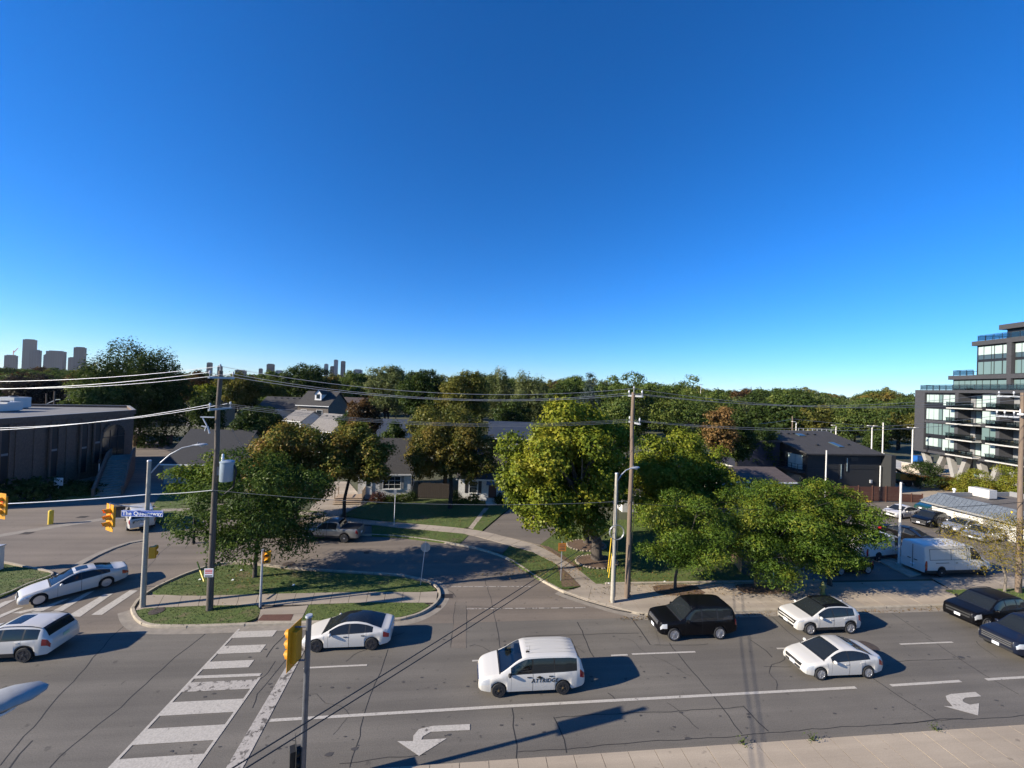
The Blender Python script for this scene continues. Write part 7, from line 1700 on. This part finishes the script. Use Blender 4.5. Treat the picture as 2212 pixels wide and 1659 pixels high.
# ---- middle distance
mids = [
 ('huge dark willow behind the brick building', 185, 422, 768, 950, 92, 'leaf_dark', 'droop', 'willow_tree'),
 ('light green bushy tree at the foot of the willow', 150, 262, 826, 900, 84, 'leaf_mid', 'round', 'bushy_tree'),
 ('dark purple leaved tree behind the flat brick roof', 14, 142, 806, 905, 96, 'leaf_purple', 'round', 'purple_tree'),
 ('green tree left of the dark purple one', -60, 26, 812, 890, 100, 'leaf_mid', 'round', 'bushy_tree'),
 ('brownish tree behind the transformer pole', 398, 466, 806, 872, 128, 'leaf_bronze', 'round', 'bushy_tree'),
 ('small yellow-green tree just left of the transformer pole', 420, 472, 832, 866, 112, 'leaf_maple', 'round', 'bushy_tree'),
 ('dull olive tree right of the transformer pole', 468, 560, 806, 876, 126, 'leaf_olive', 'round', 'bushy_tree'),
 ('dark green shrub tree by the wide dark roof', 500, 572, 870, 985, 66, 'leaf_dark', 'round', 'bushy_tree'),
 ('dark tree in the gap between willow and transformer pole', 418, 486, 846, 935, 84, 'leaf_dark', 'round', 'bushy_tree'),
 ('dark hedge tree below the long low house', 548, 612, 886, 945, 78, 'leaf_dark', 'round', 'bushy_tree'),
 ('green garden tree right of the cottage gable', 728, 790, 880, 950, 74, 'leaf_dark', 'round', 'bushy_tree'),
 ('dark leafy tree behind the navy metal roof', 1062, 1150, 862, 935, 90, 'leaf_dark', 'round', 'bushy_tree'),
 ('mid green tree behind the long low house', 552, 626, 798, 868, 130, 'leaf_mid', 'round', 'bushy_tree'),
 ('dark round-headed tree behind the dormer house', 612, 716, 783, 872, 118, 'leaf_dark', 'round', 'round_tree'),
 ('slender orange tree behind the wooden pole', 708, 730, 815, 850, 140, 'leaf_amber', 'round', 'bushy_tree'),
 ('grey-green tree beyond the brown-roofed house', 728, 800, 806, 862, 150, 'leaf_mid', 'round', 'bushy_tree'),
 ('tall pale green tree with loose crown beyond the cottage', 786, 892, 790, 905, 112, 'leaf_pale', 'round', 'loose_tree'),
 ('dense dark green maple, the taller of the pair', 862, 966, 796, 912, 80, 'leaf_dark', 'round', 'dense_maple'),
 ('dense olive maple, the broader of the pair', 946, 1064, 803, 912, 76, 'leaf_olive', 'round', 'dense_maple'),
 ('bronze leaved tree beside the blue metal roof', 752, 824, 862, 945, 66, 'leaf_bronze', 'round', 'bronze_tree'),
 ('olive maple behind the amber-topped one', 868, 1066, 878, 985, 58, 'leaf_olive', 'round', 'bushy_tree'),
 ('dark green bush tree between the white houses', 820, 880, 915, 1000, 61, 'leaf_dark', 'round', 'bushy_tree'),
 ('pale willow-like tree left of the metal mast', 1040, 1116, 796, 912, 132, 'leaf_pale', 'droop', 'loose_tree'),
 ('pale willow-like tree right of the metal mast', 1098, 1196, 815, 922, 122, 'leaf_pale', 'droop', 'loose_tree'),
 ('dark spruce-shaped tree behind the pale trees', 1176, 1250, 822, 930, 104, 'leaf_dark', 'round', 'bushy_tree'),
 ('rounded grey-green tree beside the blue spruce', 1192, 1292, 804, 925, 126, 'leaf_mid', 'round', 'bushy_tree'),
 ('spreading ash tree behind the brown pole', 1288, 1426, 808, 965, 74, 'leaf_mid', 'flat', 'ash_tree'),
 ('broad ash tree right of the brown pole', 1402, 1574, 816, 990, 70, 'leaf_mid', 'flat', 'ash_tree'),
 ('brown and russet maple beside the ash trees', 1520, 1588, 870, 1000, 54, 'leaf_brown', 'round', 'russet_maple'),
 ('dark green tree right of the russet maple', 1560, 1628, 880, 1020, 58, 'leaf_dark', 'round', 'bushy_tree'),
 ('dark evergreen mass left of the navy annex', 1588, 1676, 905, 1010, 64, 'leaf_dark', 'round', 'bushy_tree'),
 ('deep green maple beyond the black building roof', 1796, 1900, 872, 956, 104, 'leaf_mid', 'round', 'bushy_tree'),
 ('olive tree between the deep green maple and the condominium', 1890, 1990, 882, 958, 108, 'leaf_olive', 'round', 'bushy_tree'),
 ('orange tinted tree above the navy annex', 1690, 1800, 880, 955, 110, 'leaf_olive', 'round', 'bushy_tree'),
 ('small dark tree casting shade on the far yard lawn', 1872, 1912, 930, 975, 92, 'leaf_dark', 'round', 'bushy_tree'),
]
for i, (lab, l, r_, t_, b_, Yy, mm_, stl, nm) in enumerate(mids):
    sc_ = Yy/40.0
    tree(lab, ((l+r_)/2, 1), l, r_, t_, b_, mm_, 'bark_dark', 60+i, Y=Yy, name=nm, nl=34 if r_-l > 90 else 22, lobe=.29 if stl != 'droop' else .36, tufts=(4200 if r_-l > 200 else 1700) if r_-l > 90 else 900, per=12, sig=.24*sc_**.6, size=.235*sc_**.62, asp=.7, style=stl, trunk_r=.25, limbs=8, z0=0.0)
tree('blue spruce pointing above the garden trees', (1272, 1), 1240, 1306, 812, 940, 'leaf_spruce', 'bark_dark', 99, Y=84, name='blue_spruce', nl=60, lobe=.42, tufts=900, per=11, sig=.34, size=.42, asp=.4, style='cone', trunk_r=.2, limbs=0, z0=0.0)

# ---- wood beyond the houses: a few kinds of tree, each one placed on its own
protos = []
for i, mm_ in enumerate(['leaf_mid', 'leaf_dark', 'leaf_olive', 'leaf_pale', 'leaf_mid', 'leaf_bronze', 'leaf_dark', 'leaf_amber']):
    kn = {'leaf_mid': 'mid green', 'leaf_dark': 'dark green', 'leaf_olive': 'olive green', 'leaf_pale': 'pale grey-green', 'leaf_bronze': 'bronze-brown', 'leaf_amber': 'amber'}[mm_]
    rt_ = empty('wood_tree', (0, 0, 0), kn+' tree standing in the distant wood', 'tree', kn+' trees of the distant wood')
    build_tree(rt_, 300+i, None, (0, 0, 7.2), 5.2, 5.2, 5.4, mm_, 'bark_dark', nl=22, lobe=.36, tufts=620, per=11, sig=.55, size=.62, asp=.7, trunk_r=.25, limbs=4)
    protos.append(rt_)
line = [(-60, 790), (0, 790), (150, 790), (200, 800), (400, 802), (500, 806), (600, 802), (720, 808), (780, 804), (840, 798), (900, 804), (1000, 808), (1050, 800), (1130, 815), (1190, 818), (1230, 806), (1300, 818), (1400, 824), (1500, 834), (1560, 838), (1640, 833), (1690, 827), (1750, 836), (1800, 849), (1850, 850), (1900, 834), (1960, 846), (2000, 850), (2260, 862)]
rw_ = random.Random(5); cnt = 0; used_p = set()
for (Yy, step, drop) in [(118, 62, 22), (145, 52, 12), (185, 44, 5), (240, 36, 1), (310, 30, 0)]:
    px_ = -60+rw_.uniform(0, 30)
    while px_ < 2240:
        if Yy < 140 and not (1560 < px_ < 1990): px_ += step; continue
        if 1975 < px_ and Yy > 60: px_ += step; continue
        tp = interp(line, px_)+drop+abs(rw_.gauss(0, 5))-1
        q = ray(px_, tp, Yy+rw_.uniform(-9, 9)); h = max(5.5, q[2])
        k = rw_.choices(range(8), [5, 3, 3, 2, 4, 1, 2, .7])[0]
        src = protos[k]; o = src if k not in used_p else copy_tree(src); used_p.add(k)
        sw = rw_.uniform(.85, 1.2)*step*Yy/864/8.6*1.15
        o.location = (q[0], q[1], 0); o.scale = (sw, sw*rw_.uniform(.85, 1.15), h/12.9); o.rotation_euler = (0, 0, rw_.uniform(0, 6.28)); cnt += 1
        px_ += step*rw_.uniform(.75, 1.25)
for k in range(8):
    if k not in used_p:
        q = ray(300+k*90, 815, 260); protos[k].location = (q[0], q[1], 0); protos[k].scale = (1.2, 1.2, 1)
# the wood beyond that can no longer be told apart
rng = np.random.default_rng(77); cl = []
for (y0, y1, n, hh) in [(330, 520, 420, 13), (520, 900, 420, 14), (900, 1800, 420, 16), (1800, 2700, 260, 22)]:
    Yv = rng.uniform(y0, y1, n); Xv = Yv*rng.uniform(-1.25, 1.45, n); hv = hh*rng.uniform(.7, 1.1, n); sc_ = np.maximum(5, Yv*.011)
    k = 46; d = rng.normal(size=(n, k, 3)); d /= np.linalg.norm(d, axis=2, keepdims=True); d[:, :, 2] = np.abs(d[:, :, 2])*1.0-.15
    P = np.stack([Xv[:, None]+d[:, :, 0]*sc_[:, None], Yv[:, None]+d[:, :, 1]*sc_[:, None], (hv*.5)[:, None]+d[:, :, 2]*(hv*.5)[:, None]], 2)
    cl.append((P.reshape(-1, 3), d.reshape(-1, 3), np.repeat(sc_*.55, k)))
P = np.concatenate([c_[0] for c_ in cl]); Nn = np.concatenate([c_[1] for c_ in cl])+rng.normal(size=(len(P), 3))*.4; sz = np.concatenate([c_[2] for c_ in cl])
me = leaves_mesh('far_woodland', P, Nn, sz, .8, 'leaf_mid', rng); o = bpy.data.objects.new('far_woodland', me); link(o); tag(o, 'unbroken green woodland along the horizon', 'woodland', kind='stuff')

# ---- shrubs and garden plants
def shrub(label, px_, py_, w_, h_, m_leaf, seed, per=9, tufts=120, size=.16, z0=.12, name='shrub', group=None):
    x, y = g(px_, py_); root = empty(name, (x, y, z0), label, 'shrub', group)
    rng = np.random.default_rng(seed); d = rng.normal(size=(tufts, 3)); d /= np.linalg.norm(d, axis=1, keepdims=True); d[:, 2] = np.abs(d[:, 2])
    T = d*np.array([w_/2, w_/2*.8, h_])*rng.uniform(.6, 1.05, (tufts, 1)); idx = np.repeat(np.arange(tufts), per)
    P = T[idx]+rng.normal(size=(len(idx), 3))*.1; me = leaves_mesh('foliage', P, d[idx]+rng.normal(size=(len(idx), 3))*.5, size, .6, m_leaf, rng); o = bpy.data.objects.new('foliage', me); link(o, root)
    t = MB()
    for k in range(6): t.tube([(0, 0, -.02), (rng.normal()*w_*.2, rng.normal()*w_*.2, h_*.7)], [.03, .01], 'bark_dark', 5)
    t.build('stems', root, 50); return root
for i, (px_, py_, w_, h_, mm_, lab) in enumerate([(818, 1086, 2.2, 1.3, 'leaf_red', 'dark red shrub beside the wooden porch'), (842, 1086, 1.6, .8, 'leaf_shrub', 'low light green plant under the triple window'), (866, 1084, 2.0, .9, 'leaf_shrub', 'green plants along the white house front'), (888, 1083, 1.6, 1.1, 'leaf_dark', 'dark shrub at the corner of the white house'), (986, 1088, 1.4, 1.5, 'leaf_shrub', 'tall leafy plant left of the shuttered window'), (1002, 1090, 1.3, .7, 'leaf_shrub', 'low green plant under the shuttered window'), (1022, 1089, 1.8, 1.3, 'leaf_shrub', 'rounded shrub left of the dark red door'), (1078, 1090, 1.6, 1.4, 'leaf_dark', 'dark shrub right of the dark red door'), (60, 1078, 7.0, 2.4, 'leaf_dark', 'broad dark hedge bush against the brick building'), (150, 1066, 8.0, 1.2, 'leaf_dark', 'low dark planting on the brick building lawn'), (440, 1045, 3, 1.2, 'leaf_dark', 'dark bush under the pale house window'), (330, 965, 6.0, 3.5, 'leaf_dark', 'dark bush beside the cedar fence'), (2080, 1062, 6.0, 1.6, 'leaf_sparse', 'dry tall grass bed before the condominium lobby'), (2135, 1062, 5.0, 1.6, 'leaf_sparse', 'second dry grass bed beside the condominium columns'), (1680, 1165, 4, 2.2, 'leaf_dark', 'dark hedge behind the honey locusts')]):
    shrub(lab, px_, py_, w_, h_, mm_, 500+i, tufts=int(60+40*w_), size=.15 if w_ < 3 else .28)
for i, (px_, py_) in enumerate([(1604, 1612), (1755, 1606), (2020, 1583)]): shrub('tiny weed growing in the median joint', px_, py_, .35, .14, 'leaf_shrub', 560+i, 5, 14, .07, .13, 'weed', 'weeds in the median')
mat('ring_stone', (0.22, 0.18, 0.135), .9, var=.35, scale=7)
# stone rings around the two maples, with soil
for (px_, py_, rx_, ry_, lab) in [(1288, 1213, 1.75, 1.3, 'ring of pale stones around the big maple trunk'), (1266, 1178, 1.8, 1.35, 'ring of pale stones around the rear maple trunk')]:
    x, y = g(px_, py_, .13); root = empty('stone_ring', (x, y-.1, .12), lab, 'stone edging')
    MB().prism([(rx_*.95*math.cos(a), ry_*.95*math.sin(a)) for a in [k*math.pi/12 for k in range(24)]], 0, .10, 'soil').build('soil_bed', root)
    for k in range(36):
        a = 2*math.pi*k/36+random.uniform(-.04, .04); s_ = random.uniform(.8, 1.15); q = MB(); q.lathe([(.05*s_, 0), (.12*s_, .03), (.13*s_, .08), (.09*s_, .13*s_), (.02, .15*s_)], 'ring_stone', 6, (rx_*math.cos(a), ry_*math.sin(a), 0)); q.build('stone', root)
# fallen litter on the grass
mat('litter', (0.7, 0.7, 0.68), .7)
for i, (px_, py_) in enumerate([(521, 1233), (503, 1254), (634, 1265), (432, 1253), (1315, 1262), (1436, 1258), (1280, 1160)]):
    x, y = g(px_, py_, .13); o = MB().add([(-.09, -.06, 0), (.1, -.05, .02), (.07, .08, .05), (-.08, .06, .03), (0, 0, .09)], [(0, 1, 4), (1, 2, 4), (2, 3, 4), (3, 0, 4)], 'litter').build('litter', None, loc=(x, y, .16)); tag(o, 'scrap of white paper lying in the grass', 'litter', 'scraps of litter on the lawns')

# fallen leaves under the turning trees and along the gutters
rng = np.random.default_rng(9); LP = []
for (px_, py_, sx, sy, n) in [(640, 1135, 4, 3, 500), (770, 1110, 4, 3, 500), (972, 1110, 5, 3, 700), (1200, 1215, 3, 2, 250), (1300, 1235, 5, 3, 700), (1130, 1240, 3, .5, 200), (560, 1240, 4, 2.5, 350), (1460, 1272, 3, 1.2, 400), (1640, 1270, 4, 1.2, 500)]:
    x, y = g(px_, py_, .13); LP.append(np.c_[x+rng.normal(size=n)*sx*.6, y+rng.normal(size=n)*sy*.6, np.full(n, .19)])
xs = rng.uniform(10, 40, 500); LP.append(np.c_[xs, 24.95+rng.normal(size=500)*.12, np.full(500, .03)])
P = np.concatenate(LP); Nn = np.tile([0, 0, 1.0], (len(P), 1))+rng.normal(size=(len(P), 3))*.35
me = leaves_mesh('fallen_leaves', P, Nn, .10, .7, 'leaf_brown', rng); o = bpy.data.objects.new('fallen_leaves', me); link(o); tag(o, 'scattered brown fallen leaves on the lawns and along the gutter', 'leaves', kind='stuff')
# ================================================================== PEOPLE
mat('skin', (0.30, 0.17, 0.11), .6); mat('black_cloth', (0.012, 0.012, 0.014), .9, var=.2, scale=8); mat('hi_vis', (0.75, 0.62, 0.05), .7); mat('hair', (0.015, 0.01, 0.008), .8); mat('jacket_yellow', (0.50, 0.36, 0.07), .8, col2=(0.35, 0.22, 0.03), scale=6); mat('shoe', (0.6, 0.6, 0.58), .7)
def skin_body(name, parent, joints, edges, radii, mfun, sub=2):
    me = bpy.data.meshes.new(name); me.from_pydata(joints, edges, []); o = bpy.data.objects.new(name, me); link(o)
    mod = o.modifiers.new('Skin', 'SKIN'); mod.use_smooth_shade = True
    for i, sv in enumerate(me.skin_vertices[0].data): sv.radius = (radii[i], radii[i]); sv.use_root = (i == 0)
    s_ = o.modifiers.new('Sub', 'SUBSURF'); s_.levels = sub; s_.render_levels = sub
    dg = bpy.context.evaluated_depsgraph_get(); m2 = bpy.data.meshes.new_from_object(o.evaluated_get(dg)); bpy.data.objects.remove(o)
    n = bpy.data.objects.new(name, m2); link(n, parent)
    names = []
    for p in m2.polygons:
        c = p.center; k = mfun(c)
        if k not in names: names.append(k)
        p.material_index = names.index(k); p.use_smooth = True
    m2.materials.clear()
    for k in names: m2.materials.append(MATS[k])
    return n
# walking person among the parked cars, local +x = walking direction
fx, fy = g(2029, 1154)
pe = empty('person', (fx, fy, .012), 'person in black clothes with yellow shoulders walking with a dark bag between parked cars', 'person', rz=R(-25))
J = [(0, 0, .95), (.02, 0, 1.15), (.05, 0, 1.38), (.06, 0, 1.5), (.08, 0, 1.58), (.10, 0, 1.70),
     (.02, .1, .9), (.18, .1, .52), (.05, .1, .1), (.2, .1, .04), (.0, -.1, .9), (-.08, -.1, .52), (-.38, -.1, .18), (-.28, -.1, .06),
     (.05, .19, 1.42), (-.04, .24, 1.16), (.12, .24, .95), (.05, -.19, 1.42), (.12, -.24, 1.17), (.33, -.24, 1.05),
     (.38, -.24, 1.03), (.42, -.21, 1.01), (.43, -.24, 1.0), (.42, -.27, 1.01), (.16, .24, .89), (.19, .26, .85), (.2, .23, .86)]
E_ = [(0, 1), (1, 2), (2, 3), (3, 4), (4, 5), (0, 6), (6, 7), (7, 8), (8, 9), (0, 10), (10, 11), (11, 12), (12, 13), (2, 14), (14, 15), (15, 16), (2, 17), (17, 18), (18, 19), (19, 20), (20, 21), (20, 22), (20, 23), (16, 24), (24, 25), (24, 26)]
Rr = [.15, .14, .17, .07, .065, .1, .1, .075, .05, .045, .1, .075, .05, .045, .08, .055, .04, .08, .055, .04, .035, .012, .012, .012, .033, .012, .012]
def mf(c):
    if c.z > 1.52: return 'skin' if c.x > .08 and c.z < 1.7 else 'hair'
    if c.z > 1.36 and abs(c.y) > .07: return 'hi_vis'
    if c.z < .1: return 'shoe'
    if c.x > .36 or (c.z < .93 and c.z > .8 and abs(c.y) > .2): return 'skin'
    return 'black_cloth'
skin_body('body', pe, J, E_, Rr, mf)
MB().lathe([(.03, 1.56), (.09, 1.6), (.115, 1.68), (.11, 1.76), (.06, 1.82), (.01, 1.83)], 'hair', 12, (.085, 0, 0)).build('hair', pe, 50)
bg_ = empty('shoulder_bag', (fx+.42, fy-.32, .05), 'dark wheeled bag held by the walking person', 'bag', rz=R(-25))
q = MB(); q.box((.1, 0, .5), (.42, .3, .62), 'black_cloth'); q.build('body', bg_); MB().tube([(-.05, -.08, .8), (-.08, -.08, 1.0), (-.08, .08, 1.0), (-.05, .08, .8)], .015, 'black_plastic', 5).build('handle', bg_, 50)
for sy in (-.13, .13): MB().lathe([(.02, -.02), (.09, -.02), (.09, .02), (.02, .02)], 'tyre', 10, (.2, sy, .1), 'Y').build('wheel', bg_, 40)
# driver of the minivan, seen through the clear front window
vm = MATS['clear_glass']
vobj['windshield'].data.materials.clear(); vobj['windshield'].data.materials.append(MATS['clear_windscreen'])
for pn in ('window0l', 'window0r'): vobj[pn].data.materials.clear(); vobj[pn].data.materials.append(vm)
it = MB(); it.box((mid-2.1, 0, .98), (1.4, 1.5, .05), 'black_cloth'); it.box((mid-1.35, 0, 1.0), (.55, 1.5, .12), 'black_cloth'); it.box((mid-2.75, 0, 1.3), (.06, 1.3, .65), 'black_cloth'); it.box((mid-2.25, -.62, 1.25), (.9, .05, .5), 'black_cloth'); it.box((mid-2.5, 0, 1.58), (.5, 1.2, .03), 'black_cloth'); it.build('cabin_lining', van)
for sy in (.38, -.38): q = MB(); q.box((mid-2.55, sy, 1.15), (.16, .5, .6), 'black_cloth'); q.box((mid-2.55, sy, 1.52), (.12, .26, .18), 'black_cloth'); q.build('front_seat', van, 40)
MB().lathe([(.17, 0), (.19, .01), (.19, .03), (.17, .04)], 'black_plastic', 16, (mid-1.78, .38, 1.06)).build('steering_wheel', van, 40)
hd_ = van.rotation_euler[2]; M = Matrix.Rotation(hd_, 3, 'Z'); off = M @ Vector((mid-2.38, .40, 0))
dr = empty('person', (van.location.x+off.x, van.location.y+off.y, van.location.z+.98), 'driver in a yellow jacket sitting in the white minivan', 'person', rz=hd_)
J = [(0, 0, .02), (0, 0, .22), (.0, 0, .4), (.02, 0, .5), (.03, 0, .56), (.05, 0, .66), (.05, .17, .38), (.2, .2, .16), (.44, .12, .22), (.5, .1, .24), (.52, .12, .26), (.53, .09, .25), (.05, -.17, .38), (.2, -.2, .16), (.44, -.12, .22), (.5, -.1, .24), (.52, -.12, .26), (.53, -.09, .25), (.3, .12, .04), (.3, -.12, .04)]
E_ = [(0, 1), (1, 2), (2, 3), (3, 4), (4, 5), (2, 6), (6, 7), (7, 8), (8, 9), (9, 10), (9, 11), (2, 12), (12, 13), (13, 14), (14, 15), (15, 16), (15, 17), (0, 18), (0, 19)]
Rr = [.14, .14, .15, .06, .06, .1, .08, .055, .04, .035, .012, .012, .08, .055, .04, .035, .012, .012, .08, .08]
skin_body('body', dr, J, E_, Rr, lambda c: ('skin' if c.z > .49 or c.x > .42 else ('jacket_yellow' if c.z > .08 else 'black_cloth')))
MB().lathe([(.03, .6), (.1, .62), (.112, .68), (.1, .75), (.03, .79)], 'hair', 12, (.02, 0, 0)).build('hair', dr, 50)
# ================================================================== AIR
hm_ = bpy.data.materials.new('haze'); hm_.use_nodes = True; tn = hm_.node_tree
for n in list(tn.nodes):
    if n.type != 'OUTPUT_MATERIAL': tn.nodes.remove(n)
pv = tn.nodes.new('ShaderNodeVolumePrincipled'); pv.inputs['Color'].default_value = (.86, .92, 1.0, 1); pv.inputs['Density'].default_value = 0.000028; pv.inputs['Anisotropy'].default_value = .2
tn.links.new(pv.outputs[0], [n for n in tn.nodes if n.type == 'OUTPUT_MATERIAL'][0].inputs['Volume'])
hb_ = MB(); MATS['haze'] = hm_; hb_.box((0, 1850, 124), (8600, 6600, 250), 'haze'); o = hb_.build('haze'); tag(o, 'thin pale blue haze filling the air over the whole scene', 'haze', kind='stuff')
